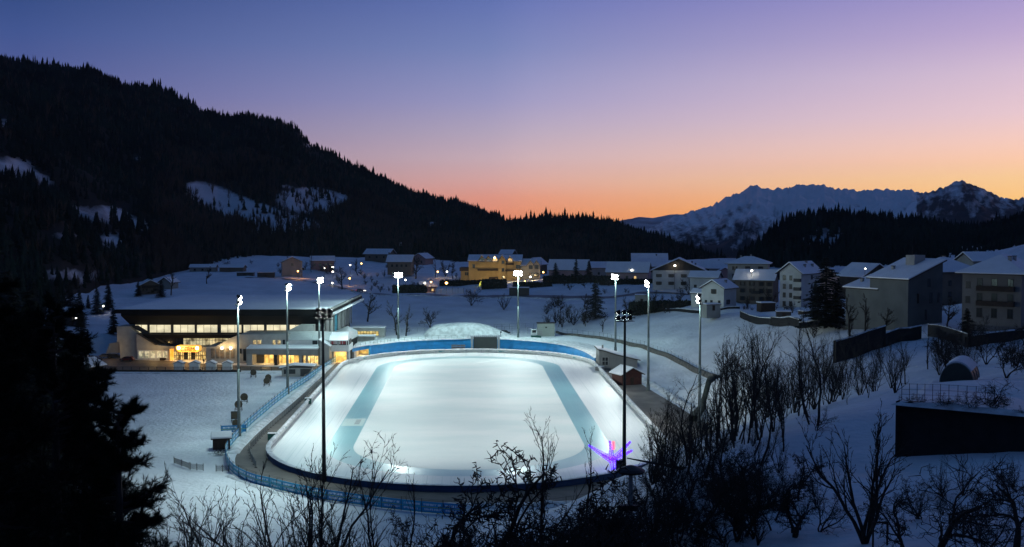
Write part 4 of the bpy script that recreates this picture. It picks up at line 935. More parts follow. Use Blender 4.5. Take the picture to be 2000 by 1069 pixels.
nb = int(cumb[-1] / 3.4); stp = cumb[-1] / nb; BMesh = []
for k in range(3):
    m = MB(); m.box(.05, stp - .05, -.02, .02, .06, 1.72); oo = m.obj('banner', BM[k]); BMesh.append(oo.data); bpy.data.objects.remove(oo)
m = MB(); m.tube((0, 0, -.1), (0, 0, 2.15), .05, n=6); oo = m.obj('post', M['dark_steel']); PM = oo.data; bpy.data.objects.remove(oo)
m = MB()
for i in range(nb + 1):
    a = alongb(i * stp - (1e-4 if i == nb else 0)); o = link(bpy.data.objects.new('post', PM), bf); o.location = (a[0], a[1], 0)
    if i < nb:
        b_ = alongb((i + 1) * stp - 1e-4); d = math.hypot(b_[0] - a[0], b_[1] - a[1])
        o = link(bpy.data.objects.new('banner', BMesh[[0, 1, 0, 2, 0, 1][i % 6]]), bf); o.location = (a[0], a[1], 0); o.rotation_euler = (0, 0, math.atan2(b_[1] - a[1], b_[0] - a[0])); o.scale = (d / stp, 1, 1)
        for hh in (1.9, 2.1): m.tube((a[0], a[1], hh), (b_[0], b_[1], hh), .022, n=3, cap=False)
m.obj('wire', M['dark_steel'], bf)
wire_fence([G(908, 1008)[:2], G(945, 1009)[:2], G(985, 1008)[:2], G(1060, 1004)[:2], G(1150, 990)[:2]], 2.1, 'bare wire fence continuing from the end of the blue banners', 2.9, rails=(.05, .35, .65, .97), z=0.0)

# barrier fence in the middle of the left path
def barrier(pts, label):
    f = thing('barrier_fence', label, 'barrier', (0, 0, 0)); dp = []
    for i in range(len(pts) - 1):
        p, q = pts[i], pts[i + 1]; d = math.hypot(q[0] - p[0], q[1] - p[1]); kk = max(1, int(d / 2.4)); dp += [(lerp(p[0], q[0], j / kk), lerp(p[1], q[1], j / kk)) for j in range(kk)]
    dp.append(pts[-1])
    for i in range(len(dp) - 1):
        a, b_ = dp[i], dp[i + 1]; d = math.hypot(b_[0] - a[0], b_[1] - a[1]); m = MB()
        for hh in (.12, 1.12): m.tube((0.05, 0, hh), (d - .05, 0, hh), .03, n=4)
        for k in range(13): m.tube((.06 + k * (d - .12) / 12, 0, .12), (.06 + k * (d - .12) / 12, 0, 1.12), .016, n=3, cap=False)
        o = m.obj('panel', M['canvas_grey'], f); o.location = (a[0], a[1], .03); o.rotation_euler = (0, 0, math.atan2(b_[1] - a[1], b_[0] - a[0]))
    for p in dp: m = MB(); m.tube((p[0], p[1], .03), (p[0], p[1], 1.25), .035, n=5); m.box(p[0] - .25, p[0] + .25, p[1] - .12, p[1] + .12, .03, .1); m.obj('post', M['dark_steel'], f)
barrier([G(625, 752)[:2], G(596, 776)[:2], G(560, 808)[:2], G(523, 840)[:2], G(490, 876)[:2]], 'long grey mesh barrier down the middle of the left path')
barrier([G(486, 880)[:2], G(490, 896)[:2], G(500, 914)[:2]], 'short grey mesh barrier ending in the bend of the left path')
# green cabinets by the rink wall
for (px, py, lab) in [(602, 790, 'green cabinet on the left path, the farther of the two'), (531, 861, 'green cabinet on the left path by the bend of the rink wall')]:
    g_ = G(px, py); c = thing('cabinet', lab, 'cabinet', (g_[0], g_[1], .03), RA, 'green cabinets by the rink wall')
    m = MB(); m.box(-.75, .75, -.5, .5, .12, 1.35); m.obj('body', M['green_box'], c, bevel=.04)
    m = MB(); m.box(-.70, -.02, -.54, -.505, .2, 1.28); m.box(.02, .70, -.54, -.505, .2, 1.28); m.obj('door', M['green_box'], c)
    m = MB(); m.box(-.85, .85, -.6, .6, 1.35, 1.42); m.obj('lid', M['green_box'], c); m = MB(); m.box(-.8, .8, -.55, .55, 1.42, 1.56); m.obj('snow_cap', M['snow_roof'], c, bevel=.05)
    m = MB(); m.box(-.75, .75, -.5, .5, 0, .12); m.obj('plinth', M['concrete_grey'], c)

# lattice fences on the near snow
def lattice(px, py, px2, py2, label, flat=True):
    a, b_ = (G(px, py), G(px2, py2)); d = math.hypot(b_[0] - a[0], b_[1] - a[1])
    f = thing('lattice_fence', label, 'fence', (a[0], a[1], a[2]), math.atan2(b_[1] - a[1], b_[0] - a[0]), 'lattice fences on the near snow')
    m = MB(); k = max(3, int(d / .36))
    for i in range(-3, k):
        for s in (0, 1):
            x0_, x1_ = i * d / k, (i + 3) * d / k; z0_, z1_ = (.15, 1.1) if s == 0 else (1.1, .15)
            xa, xb = max(0, x0_), min(d, x1_)
            if xb <= xa: continue
            za = lerp(z0_, z1_, (xa - x0_) / (x1_ - x0_)); zb_ = lerp(z0_, z1_, (xb - x0_) / (x1_ - x0_)); m.tube((xa, .02 * s, za), (xb, .02 * s, zb_), .035, n=4)
    m.obj('lattice', M['timber'], f)
    for xx in (0, d / 2, d): m = MB(); m.tube((xx, 0, -.2), (xx, 0, 1.3), .06, n=6); m.obj('post', M['timber'], f)
lattice(422, 922, 447, 922, 'short wooden lattice fence beside the bend of the banner fence')
lattice(372, 918, 397, 920, 'wooden lattice fence in the middle of the near snow field')
lattice(340, 906, 370, 917, 'wooden lattice fence behind the tips of the near pine')

# archery butts on the field
def butt(px, py, r, label, rz=0.0, square=False):
    g_ = G(px, py); c = thing('archery_target', label, 'target', (g_[0], g_[1], 0), rz, 'straw targets on the left snow field')
    if square:
        m = MB(); m.box(-r, r, -.12, .12, .7, .7 + 2 * r); m.obj('board', M['dark_wall'], c, bevel=.03); m = MB(); m.tube((0, -.3, .75 + r), (0, -.13, .75 + r), r * .8, n=20); m.obj('straw_boss', M['straw'], c)
    else:
        m = MB(); m.tube((0, -.15, .65 + r), (0, .15, .65 + r), r, n=22); m.obj('straw_boss', M['straw'], c, bevel=.03)
    for s in (-1, 1):
        m = MB(); m.tube((s * r * .8, -.5, -.05), (s * r * .7, .05, 1.2 + r), .06, n=5); m.tube((s * r * .8, .7, -.05), (s * r * .7, .1, 1.2 + r), .06, n=5); m.obj('leg', M['timber'], c)
    m = MB(); m.box(-r, r, -.35, -.28, .45, .55); m.obj('crossbar', M['timber'], c)
M['straw'] = mat('weathered straw', (0.085, 0.07, 0.05), .95, .4, 3, .4, 12)
for a in [(495, 738, .85, 'round straw target standing alone on the far snow field'), (521, 755, .85, 'front one of the two straw targets standing close together'), (524, 748, .85, 'rear one of the two straw targets standing close together'),
          (477, 788, .9, 'round straw target right of the first floodlight mast'), (466, 803, .9, 'round straw target half behind the first floodlight mast')]: butt(*a)
butt(459, 825, .85, 'square framed straw target by the banner fence', .2, True)
butt(461, 840, .8, 'last straw target next to the blue banner above the little hut', .1)
# dark banner lying against the fence + little hut
g_ = G(447, 848); c = thing('banner', 'blue banner slung between posts behind the little hut', 'banner', (g_[0] - 1.6, g_[1], 0), .25)
m = MB(); m.box(0, 5.0, -.03, .03, .3, 1.7); m.obj('cloth', BM[2], c)
for xx in (0, 5.0): m = MB(); m.tube((xx, 0, -.1), (xx, 0, 1.9), .05); m.obj('post', M['dark_steel'], c)
def hut(name, label, loc, rz, w, d, h, rh, wallm, over=.5, axis='x', door=True, snow=.3, lean=None):
    c = thing(name, label, 'hut', loc, rz); m = MB()
    if axis == 'x':   # ridge along x
        m.prism([(-d / 2, -.4), (d / 2, -.4), (d / 2, h), (0, h + rh), (-d / 2, h)], 0, -w / 2, w / 2)
    else: m.prism([(-w / 2, -.4), (w / 2, -.4), (w / 2, h), (0, h + rh), (-w / 2, h)], 1, -d / 2, d / 2)
    m.obj('wall', wallm, c)
    W, D_ = (d, w) if axis == 'x' else (w, d); ax = 0 if axis == 'x' else 1; sl = rh / (W / 2); e = W / 2 + over; zz = h - over * sl
    m = MB(); m.prism([(-e, zz), (0, h + rh), (e, zz), (e, zz + .14), (0, h + rh + .16), (-e, zz + .14)], ax, -D_ / 2 - over, D_ / 2 + over); rf = m.obj('roof', M['roof'], c)
    m = MB(); m.prism([(-e + .05, zz + .145), (0, h + rh + .165), (e - .05, zz + .145), (e - .1, zz + .145 + snow), (0, h + rh + .165 + snow), (-e + .1, zz + .145 + snow)], ax, -D_ / 2 - over + .04, D_ / 2 + over - .04); m.obj('snow', M['snow_roof'], rf, bevel=.08)
    if door:
        m = MB(); m.box(-.45, .45, -d / 2 - .06, -d / 2 - .003, .05, min(h - .1, 1.95)); m.obj('door', M['timber'], c)
    return c
g_ = G(430, 878); hut('hut', 'little dark wooden hut with snowy roof beside the bend of the banner fence', (g_[0], g_[1] + 1, 0), .25, 3.2, 2.6, 2.2, .7, M['timber'], .35, 'x')
g_ = G(425, 888); c = thing('brushwood_pile', 'dark pile of brushwood in front of the little hut', 'brushwood', (g_[0] + .4, g_[1] - .5, 0)); rr = random.Random(4); m = MB()
for i in range(90):
    a = rr.uniform(0, 6.28); q = Vector((rr.gauss(0, .6), rr.gauss(0, .4), rr.uniform(.0, .9))); d = Vector((math.cos(a), math.sin(a) * .6, rr.uniform(-.2, .5))); m.tube(q, q + d * rr.uniform(.5, 1.3), .035, .015, n=4)
m.obj('sticks', M['bark'], c)

# ---------------------------------------------------------------- right side: small grandstand hut and red hut
g0 = P(1170, 724, 331); c = thing('grandstand_hut', 'grey timing building with a sloping snowy roof beside the right side of the rink', 'building', (g0[0], g0[1], 0), RA)
# local: x along to the right, y away; long roof falls to the right
W = 11.5; D_ = 8.0
m = MB(); m.prism([(0, 0), (W, 0), (W, 2.5), (W * .45, 4.0), (W * .12, 5.2), (0, 5.6)], 1, 0, D_); m.obj('wall', M['concrete_grey'], c)
m = MB(); m.prism([(-.5, 5.85), (W * .12, 5.45), (W * .45, 4.25), (W + .8, 2.6), (W + .8, 2.35), (W * .45, 4.02), (W * .12, 5.22), (-.5, 5.62)], 1, -.9, D_ + .5); rf = m.obj('roof', M['roof'], c)
m = MB(); m.prism([(-.4, 6.15), (W * .12, 5.75), (W * .45, 4.55), (W + .7, 2.9), (W + .7, 2.61), (W * .45, 4.26), (W * .12, 5.46), (-.4, 5.86)], 1, -.85, D_ + .45); m.obj('snow', M['snow_roof'], rf, bevel=.08)
m = MB(); m.box(.9, 2.7, -.03, -.002, 1.0, 3.4); wd = m.obj('window', M['glass'], c)
m = MB()
for xx in (.9, 1.8, 2.7): m.box(xx - .05, xx + .05, -.08, -.032, 1.0, 3.4)
for zz in (1.0, 2.2, 3.4): m.box(.96, 2.64, -.075, -.034, zz - .05, zz + .05)
m.obj('frame', M['frame_white'], wd)
m = MB(); m.box(-.03, -.002, .8, 6.5, 1.2, 3.6); wd = m.obj('window', M['glass'], c); m = MB()
for i in range(8): m.box(-.08, -.034, .8 + i * .81 - .05, .8 + i * .81 + .05, 1.2, 3.6)
m.obj('frame', M['frame_white'], wd)
m = MB(); m.box(1.2, 1.7, 3.0, 3.5, 5.8, 6.7); m.obj('chimney', M['concrete_grey'], c)
g_ = P(1226, 752, 299); hut('hut', 'red brown wooden hut with snowy roof on the right of the rink', (g_[0] - .2, g_[1] + .5, 0.05), R(24), 6.0, 5.6, 2.9, 1.5, M['red_timber'], .7, 'y')
g_ = P(1180, 718, 328); c = thing('snow_fence_stack', 'stack of snow covered pads in front of the grey timing building', 'stack', (g_[0] - 1.0, g_[1] - 2.2, .03), R(-35))
for i in range(5): m = MB(); m.box(-1.8 + .5 * i, -1.35 + .5 * i, -.6, .6, 0, 1.15); m.obj('pad', M['canvas_grey'], c, bevel=.05); m = MB(); m.box(-1.82 + .5 * i, -1.36 + .5 * i, -.62, .62, 1.152, 1.4); m.obj('snow_cap', M['snow_roof'], c, bevel=.06)

# terrace equipment: white cabin and ice machine
g_ = P(1066, 660, 404); c = thing('cabin', 'pale boarded cabin on the terrace behind the far curve', 'cabin', (g_[0], g_[1], Tz(g_[0], g_[1])), .05)
m = MB(); m.box(-3.1, 3.1, -1.5, 1.5, -.5, 4.7); m.obj('wall', mat('pale boards', (.34, .36, .33), .8, .25, 2, stretch=(.1, 1, 8)), c)
m = MB(); m.box(-3.3, 3.3, -1.7, 1.7, 4.702, 4.9); m.obj('roof', M['roof'], c); m = MB(); m.box(-.3, .3, -1.56, -1.503, 3.0, 3.5); m.obj('vent', M['dark_steel'], c)
m = MB(); m.box(-3.0, -1.4, -1.55, -1.503, -.3, 2.0); m.obj('door', M['concrete_grey'], c)
g_ = P(1046, 667, 393); c = thing('ice_machine', 'green and white ice resurfacing machine parked on the terrace', 'machine', (g_[0], g_[1], Tz(g_[0], g_[1])), .15)
m = MB(); m.prism([(-1.6, .5), (1.9, .5), (1.9, 1.5), (.6, 1.7), (-1.6, 1.7)], 1, -.9, .9); m.obj('body', M['green_box'], c, bevel=.08)
m = MB(); m.box(-1.5, .2, -.8, .8, 1.702, 3.9); m.obj('cab', M['white_paint'], c, bevel=.08)
m = MB(); m.box(-1.35, .05, -.83, -.803, 2.7, 3.6); m.obj('window', M['glass'], c)
for sx_ in (-1.0, 1.2):
    for sy_ in (-.95, .95): m = MB(); m.tube((sx_, sy_ - .15, .45), (sx_, sy_ + .15, .45), .45, n=14); m.obj('wheel', M['tyre'], c)
# snow heap behind the blue wall
cx_, cy_ = P(880, 652, 402)[:2]
V = []; 
for j in range(13):
    for i in range(36):
        a = 2 * math.pi * i / 36; r_ = j / 12
        x = cx_ + math.cos(a) * 10.0 * r_ * (2.3 if math.cos(a) > 0 else 1); y = cy_ + math.sin(a) * 7 * r_
        hz = 7.0 * (1 - r_ ** 1.1) ** .8 * (1 - .32 * max(0, math.cos(a)) * r_) if r_ < 1 else 0
        hz = min(hz, 3.9) + .35 * mnoise.noise(Vector((x * .3, y * .3, 2))) * (1 - r_)
        V.append((x, y, Tz(x, y) - .15 + hz))
np_obj('snow_heap', V, [(j * 36 + i, j * 36 + (i + 1) % 36, (j + 1) * 36 + (i + 1) % 36, (j + 1) * 36 + i)[::-1] for j in range(12) for i in range(36)], M['bank'], smooth=True)
tag(bpy.data.objects['snow_heap'], 'big pale heap of ploughed snow behind the blue wall', 'snow heap', kind='structure')
# low flat buildings left of the heap
g_ = P(720, 662, 396); c = thing('outbuilding', 'low flat outbuilding with lit windows between the ice hall and the snow heap', 'building', (g_[0], g_[1], 3.0), .03)
m = MB(); m.box(-5.6, 5.6, 0, 6, -3, 3.0); m.obj('wall', M['concrete'], c); m = MB(); m.box(-5.8, 5.8, -.3, 6.3, 3.003, 3.35); m.obj('roof', M['snow_roof'], c, bevel=.06)
m = MB(); m.box(-4.9, 3.6, -.04, -.003, .4, 1.9); wd = m.obj('window', M['lit_yellow'], c); m = MB()
for i in range(9): m.box(-4.9 + i * 1.06 - .06, -4.9 + i * 1.06 + .06, -.1, -.044, .35, 1.95)
m.box(-4.95, 3.65, -.1, -.044, 1.1, 1.2); m.obj('frame', M['frame_dark'], wd)
g_ = P(716, 668, 388); c = thing('roof_hatch', 'flat snowy block of a service shaft in front of the low outbuilding', 'service shaft', (g_[0], g_[1], 3.3), .03)
m = MB(); m.box(-2.9, 2.9, -2.4, 2.4, -1, .75); m.obj('wall', M['concrete_grey'], c); m = MB(); m.box(-3.1, 3.1, -2.6, 2.6, .753, 1.05); m.obj('snow_cap', M['snow_roof'], c, bevel=.06)
# ---------------------------------------------------------------- the ice hall on the left
hall = thing('ice_hall', 'broad ice hall with a huge snowy roof and lit window bands', 'building', (-90, 357, 0))
HX, HY = -90.0, 357.0
def fx(px, Y=357.0): return P(px, 650, Y)[0] - HX
def fz(py, Y=357.0): return P(500, py, Y)[2]
def pp(poly, Y): return [(fx(a, Y), fz(b, Y)) for a, b in poly]
# roof
m = MB(); m.box(-35, 33.6, -7, 62, 14.9, 16.1); rf = m.obj('roof', M['fascia'], hall)
m = MB(); m.prism([(-7, 14.9), (-6.9, 14.2), (1.2, 10.7), (3, 10.7), (3, 14.9)], 0, -33, 29.5); m.obj('fascia', M['fascia'], rf)
V = []; nx, ny = 60, 50
for j in range(ny + 1):
    for i in range(nx + 1):
        x = lerp(-34.8, 33.4, i / nx); y = lerp(-6.8, 61.8, j / ny); e = min(i, nx - i, j, ny - j)
        V.append((x, y, 16.1 + (.45 if e else .12) + .10 * mnoise.noise(Vector((x * .12, y * .12, 0)))))
np_obj('snow', V, [(j * (nx + 1) + i, j * (nx + 1) + i + 1, (j + 1) * (nx + 1) + i + 1, (j + 1) * (nx + 1) + i) for j in range(ny) for i in range(nx)], M['snow_roof'], rf, True)
m = MB(); m.box(33.0, 33.5, -6.5, 61.5, 16.1, 16.75); m.obj('parapet', M['concrete_grey'], rf)
m = MB(); m.box(33.6, 34.4, -6.5, 61.5, 14.6, 15.2); m.obj('gutter_snow', M['snow_roof'], rf)
m = MB(); m.box(-31, 29.6, 3, 58, -1, 14.88); m.obj('hall_wall', M['dark_wall'], hall)
# right facade panels
M['mural'] = mat('teal mural', (.03, .28, .36), .6, .5, .5, col2=(.02, .10, .16))
for i, (y0, y1, mm) in enumerate([(2, 9, 'concrete_grey'), (10, 18, 'concrete'), (19, 27, 'mural'), (28, 36, 'concrete_grey'), (37, 46, 'concrete'), (47, 57, 'concrete_grey')]):
    m = MB(); m.prism([(y0, 6.5), (y1, 6.5), (y1, 13.6), (y0, 11.2)], 0, 29.62, 29.9); m.obj('side_panel', M[mm], hall)
for i in range(8): m = MB(); m.box(29.9, 30.25, 1.2 + i * 8.1, 1.6 + i * 8.1, 6, 14.6); m.obj('side_rib', M['concrete_grey'], hall)
# upper lit window band
M['lit_warm'] = emit('lit hall windows', (1.0, .88, .56, 1), 1.0, (.4, .4, .35), .35, .35)
M['lit_dim'] = emit('half lit restaurant windows', (1.0, .86, .48, 1), .60, (.3, .3, .25), .9, .55, (.05, .045, .02))
M['lit_door'] = emit('lit entrance glass', (1.0, .74, .26, 1), .95, (.4, .4, .3), .6, 1.3, (.25, .12, .02))
M['lit_orange'] = emit('lit orange sign', (1.0, .36, .03, 1), .9, (.8, .3, .05), .45, .45, (1.0, .60, .12))
M['lit_white'] = emit('lit poster', (1.0, .88, .55, 1), .5, (.6, .6, .5), .9, 1.4, (.05, .12, .08))
zb_, zt_ = fz(650), fz(635.5)
bays = [(262, 287), (290.5, 333), (337, 379.5), (383, 424), (430, 471), (474, 515), (519.5, 559), (564.5, 589)]
for a, b_ in bays:
    x0_, x1_ = fx(a), fx(b_); m = MB(); m.box(x0_, x1_, 1.0, 1.06, zb_, zt_); wd = m.obj('window', M['lit_warm'], hall); m = MB(); k = max(1, round((b_ - a) / 14))
    for i in range(k + 1): xx = lerp(x0_, x1_, i / k); m.box(xx - .06, xx + .06, .9, .99, zb_, zt_)
    m.box(x0_, x1_, .91, .985, zb_ + .35, zb_ + .43); m.obj('frame', M['frame_dark'], wd)
for a, b_ in zip(bays[:-1], bays[1:]): m = MB(); m.box(fx(a[1]) + .02, fx(b_[0]) - .02, .3, 1.3, zb_ - .3, zt_ + .2); m.obj('pier', M['dark_wall'], hall)
m = MB(); m.box(fx(262), fx(589), 1.1, 3, zb_ - .3, zt_ + .3); m.obj('band_wall', M['dark_wall'], hall)
m = MB(); m.box(fx(275), fx(562), -3.2, 1.2, fz(659), fz(652)); m.obj('balcony_roof', M['fascia'], hall)
# restaurant window band
x0_, x1_ = fx(306), fx(458); z0_, z1_ = fz(677), fz(659.5)
for i in range(12):
    a, b_ = lerp(x0_, x1_, i / 12) + .05, lerp(x0_, x1_, (i + 1) / 12) - .05
    m = MB(); m.box(a, b_, .5, .56, z0_, z1_); wd = m.obj('window', M['lit_dim'] if i > 3 else M['glass'], hall); m = MB()
    m.box(a - .05, a + .05, .4, .49, z0_, z1_); m.box((a + b_) / 2 - .03, (a + b_) / 2 + .03, .42, .49, z0_, z1_); m.box(a + .051, b_, .43, .485, z0_ + 1.9, z0_ + 1.98); m.obj('frame', M['frame_dark'], wd)
m = MB(); m.box(x0_, x1_, .6, 3, z0_ - .5, z1_ + .5); m.obj('band_wall', M['dark_wall'], hall)
m = MB(); m.box(x0_ - .5, x1_ + 1.5, -2.4, .45, z0_ - .9, z0_ - .25); m.obj('balcony', M['concrete_grey'], hall)
for i in range(9): rr = random.Random(i); xx = lerp(x0_ + 4.5, x1_ - 1, i / 8) + rr.uniform(-.5, .5); m = MB(); m.tube((xx, -1.2, z0_ - .25), (xx, -1.2, z0_ + .5), .03); m.box(xx - .5, xx + .5, -1.6, -.8, z0_ + .5, z0_ + .56); m.obj('terrace_table', M['dark_steel'], hall)
# concrete front pieces
def front(poly, Y, th, name, mm='concrete', parent=None):
    m = MB(); m.prism(pp(poly, Y), 1, Y - HY, Y - HY + th); return m.obj(name, M[mm], parent or hall)
front([(228.4, 638), (253.5, 637.7), (267, 652), (267, 702), (234, 700), (233, 668), (228.4, 668)], 355.0, 8, 'stair_tower')
front([(214, 671), (233, 668), (233, 690), (206, 690)], 358, 10, 'side_wing')
front([(266.5, 652.7), (270, 653), (303.5, 674.3), (331, 677), (331, 684.5), (331, 703.5), (266.5, 703.5)], 353.5, 5, 'front_wall')
front([(270, 651.5), (304.5, 673), (303.5, 674.8), (269, 653.2)], 352.9, 5.2, 'coping', 'dark_wall')
front([(402, 678), (421, 677), (452, 660), (468, 653.7), (561, 653.7), (561, 681), (481, 681), (481, 712), (402, 712)], 343.5, 14, 'front_wall')
front([(330.5, 677), (402.5, 678), (402.5, 687), (330.5, 686)], 352.5, 5, 'lintel', 'concrete_grey')
front([(252, 637), (330, 676.5), (331.5, 674.5), (268, 636)], 356.6, 1.0, 'sloped_parapet', 'dark_wall')
# poster wall
front([(268, 684.2), (328.5, 685), (328.5, 701.6), (268, 701.0)], 353.3, .15, 'poster_board', 'white_paint')
for i, a in enumerate([270.5, 282, 293.5, 305.5, 317.5]):
    f_ = front([(a, 686.5), (a + 8.5, 686.7), (a + 8.5, 699), (a, 698.8)], 353.15, .1, 'poster', 'lit_white'); f_['label'] = 'lit advertising poster'
m = MB(); m.box(fx(314, 352), fx(324, 352), -6.5, -5.2, .05, .75); m.obj('planter', M['timber'], hall)
M['dark_poster'] = mat('dark poster', (.10, .11, .11), .6, .8, .9, col2=(.3, .22, .15))
for a, b_ in [(411.5, 418.7), (421.8, 428), (430, 437), (441, 447.5), (450.6, 457.8)]: front([(a, 681), (b_, 681), (b_, 700.5), (a, 700.5)], 343.3, .08, 'poster', 'dark_poster')
M['lamp_warm'] = emit('warm wall lamp', (1.0, .74, .40, 1), 14, sample=False)
for a in (433.5, 450.5): m = MB(); m.ball((fx(a, 342.8), 342.6 - HY, fz(680, 342.8)), .42, 12, 8); m.obj('wall_lamp', M['lamp_warm'], hall)
# entrance
front([(343, 676.5), (346, 675.5), (384, 676), (388, 678), (388, 686), (384, 688), (349, 688), (344, 683)], 349.5, 3.2, 'entrance_sign', 'lit_orange')
tx = bpy.data.curves.new('lettering', 'FONT'); tx.body = 'CERMI'; tx.size = 1.75; tx.extrude = .04; tx.align_x = 'CENTER'; tx.align_y = 'CENTER'; tx.materials.append(M['dark_wall'])
o_t = link(bpy.data.objects.new('lettering', tx)); dg = bpy.context.evaluated_depsgraph_get(); me_t = bpy.data.meshes.new_from_object(o_t.evaluated_get(dg)); bpy.data.objects.remove(o_t); o = link(bpy.data.objects.new('lettering', me_t), bpy.data.objects['entrance_sign']); o.location = (fx(367, 349.4), 349.42 - HY, fz(682.6, 349.4)); o.rotation_euler = (R(90), 0, 0)
for a in (349, 385): m = MB(); m.ball((fx(a, 349.2), 349.0 - HY, fz(680, 349.2)), .5, 12, 8); m.obj('sign_lamp', M['lamp_warm'], hall)
front([(331, 682), (337, 682), (337, 706), (331, 706)], 350.5, 1.0, 'entrance_pillar', 'lit_orange')
for i in range(9):
    a = 338 + i * 7.1; f_ = front([(a, 687), (a + 6.5, 687), (a + 6.5, 705.5), (a, 705.5)], 353, .1, 'glass_door', 'lit_door' if i not in (3, 5) else 'glass'); m = MB()
    X0, X1 = fx(a, 352.9), fx(a + 6.5, 352.9)
    for xx in (X0, (X0 + X1) / 2, X1): m.box(xx - .05, xx + .05, 352.8 - HY, 352.98 - HY, fz(705.5, 352.9), fz(687, 352.9))
    m.box(X0 + .06, X1 - .06, 352.82 - HY, 352.96 - HY, fz(695, 352.9), fz(694.4, 352.9)); m.obj('frame', M['frame_dark'], f_)
m = MB(); m.box(fx(358), fx(360), -5.6, -5.3, .03, fz(688, 351)); m.obj('entrance_post', M['dark_steel'], hall)
# right front wing, windows
for a, b_, t, bt in [(494.5, 500, 665, 680.5), (503, 509.5, 665, 680.5), (532.6, 537.7, 665, 679), (542, 547.5, 665, 679)]: f_ = front([(a, t), (b_, t), (b_, bt), (a, bt)], 343.3, .1, 'window', 'lit_door'); front([(a, (t + bt) / 2 - .4), (b_, (t + bt) / 2 - .4), (b_, (t + bt) / 2 + .4), (a, (t + bt) / 2 + .4)], 343.2, .09, 'frame', 'frame_dark', f_)
for a, b_, t, bt in [(468, 471.5, 681, 691), (474.5, 480, 682, 705), (552, 556.5, 664, 680)]: front([(a, t), (b_, t), (b_, bt), (a, bt)], 343.3, .1, 'window', 'glass')
m = MB(); m.prism(pp([(481, 681), (621, 683), (621, 695.5), (481, 692)], 338.5), 1, 338.5 - HY, 345 - HY); m.obj('canopy', M['concrete_grey'], hall)
m = MB(); x0_, x1_ = fx(481, 338.5), fx(621, 338.5); zc = fz(682, 338.5); m.add([(x0_, 338.3 - HY, zc), (x1_, 338.3 - HY, zc - .1), (x1_, 345 - HY, zc + .7), (x0_, 345 - HY, zc + .7), (x0_, 338.3 - HY, zc + .35), (x1_, 338.3 - HY, zc + .25), (x1_, 345 - HY, zc + 1.05), (x0_, 345 - HY, zc + 1.05)], [(0, 1, 5, 4), (4, 5, 6, 7), (1, 2, 6, 5), (3, 0, 4, 7)]); m.obj('canopy_snow', M['snow_roof'], hall)
front([(481, 692), (492, 692), (492, 714), (481, 714)], 338.6, 6, 'canopy_wall')
front([(535, 694), (541, 694), (541, 714), (535, 714)], 338.6, 3, 'canopy_pillar', 'timber')
front([(584, 694), (589, 694), (589, 714), (584, 714)], 338.6, 3, 'canopy_pillar', 'concrete_grey')
front([(597, 694), (600, 694), (600, 714), (597, 714)], 338.6, 3, 'canopy_pillar', 'concrete_grey')
for a, b_, mm in [(494, 514, 'dark_wall'), (515, 534, 'lit_yellow'), (541.5, 583.5, 'lit_yellow'), (589.5, 621, 'lit_door')]:
    f_ = front([(a, 693), (b_, 693), (b_, 711), (a, 711)], 344.4, .2, 'bay', mm)
    if mm != 'dark_wall':
        m = MB(); k = max(2, round((b_ - a) / 8)); X0, X1 = fx(a, 344), fx(b_, 344)
        for i in range(k + 1): xx = lerp(X0, X1, i / k); m.box(xx - .06, xx + .06, 344.2 - HY, 344.38 - HY, fz(711, 344), fz(693, 344))
        m.obj('frame', M['frame_dark'], f_)
# pale sloping roofs and the glazed pavilion on the right
def slab(P4, th, name, mm):
    m = MB(); m.add(list(P4) + [(a, b_, c - th) for a, b_, c in P4], [(0, 1, 2, 3), (7, 6, 5, 4), (0, 4, 5, 1), (1, 5, 6, 2), (2, 6, 7, 3), (3, 7, 4, 0)]); return m.obj(name, M[mm], hall)
def hp(px, py, Y): a = P(px, py, Y); return (a[0] - HX, a[1] - HY, a[2])
front([(562, 646), (586, 634.5), (613, 634.5), (613, 650), (562, 650)], 350, 3, 'gable_wall')
slab([hp(561, 664, 343), hp(609, 664, 343), hp(613, 647, 350), hp(562, 648, 350)], .25, 'sloped_roof', 'metal_roof')
slab([hp(609.5, 664, 343), hp(645, 664, 343), hp(648, 648, 350), hp(613.5, 647, 350)], .25, 'sloped_roof', 'metal_roof')
front([(561, 664.5), (645, 664.5), (645, 682), (561, 682)], 343.6, 6, 'upper_wall', 'white_paint')
front([(610, 665.5), (619.5, 665.5), (619.5, 678.5), (610, 678.5)], 343.4, .1, 'window', 'glass')
front([(631, 665.5), (638, 665.5), (638, 676), (631, 676)], 343.4, .1, 'window', 'glass')
front([(624, 664), (643, 676), (643, 714), (624, 714)], 339.0, 7, 'stair_wall', 'concrete')
front([(622, 662.5), (644.5, 676), (644.5, 678), (622, 664.5)], 338.7, 7.4, 'stair_coping', 'snow_roof')
# pavilion
pv = 342.0
front([(644, 674.5), (681, 674.5), (681, 687), (644, 687)], pv, 9, 'pavilion_band', 'white_paint')
M['stripes'] = mat('red and white curtains', (.5, .48, .5), .7, 0, 1.2, col2=(.30, .04, .05), stretch=(1, .01, .01), lo=.45, hi=.55)
for a, b_ in [(645.5, 658.5), (661, 675)]:
    f_ = front([(a, 665.5), (b_, 665.5), (b_, 674.4), (a, 674.4)], pv + .3, .1, 'window', 'stripes'); m = MB()
    for xx in (a, b_): m.box(fx(xx, pv) - .08, fx(xx, pv) + .08, pv + .15 - HY, pv + .29 - HY, fz(674.4, pv), fz(665.5, pv))
    m.box(fx(a, pv) + .09, fx(b_, pv) - .09, pv + .16 - HY, pv + .28 - HY, fz(674.4, pv), fz(674.4, pv) + .25); m.obj('frame', M['frame_dark'], f_)
front([(644, 665), (681, 665), (681, 674.4), (644, 674.4)], pv + .5, 6, 'pavilion_wall', 'dark_wall')
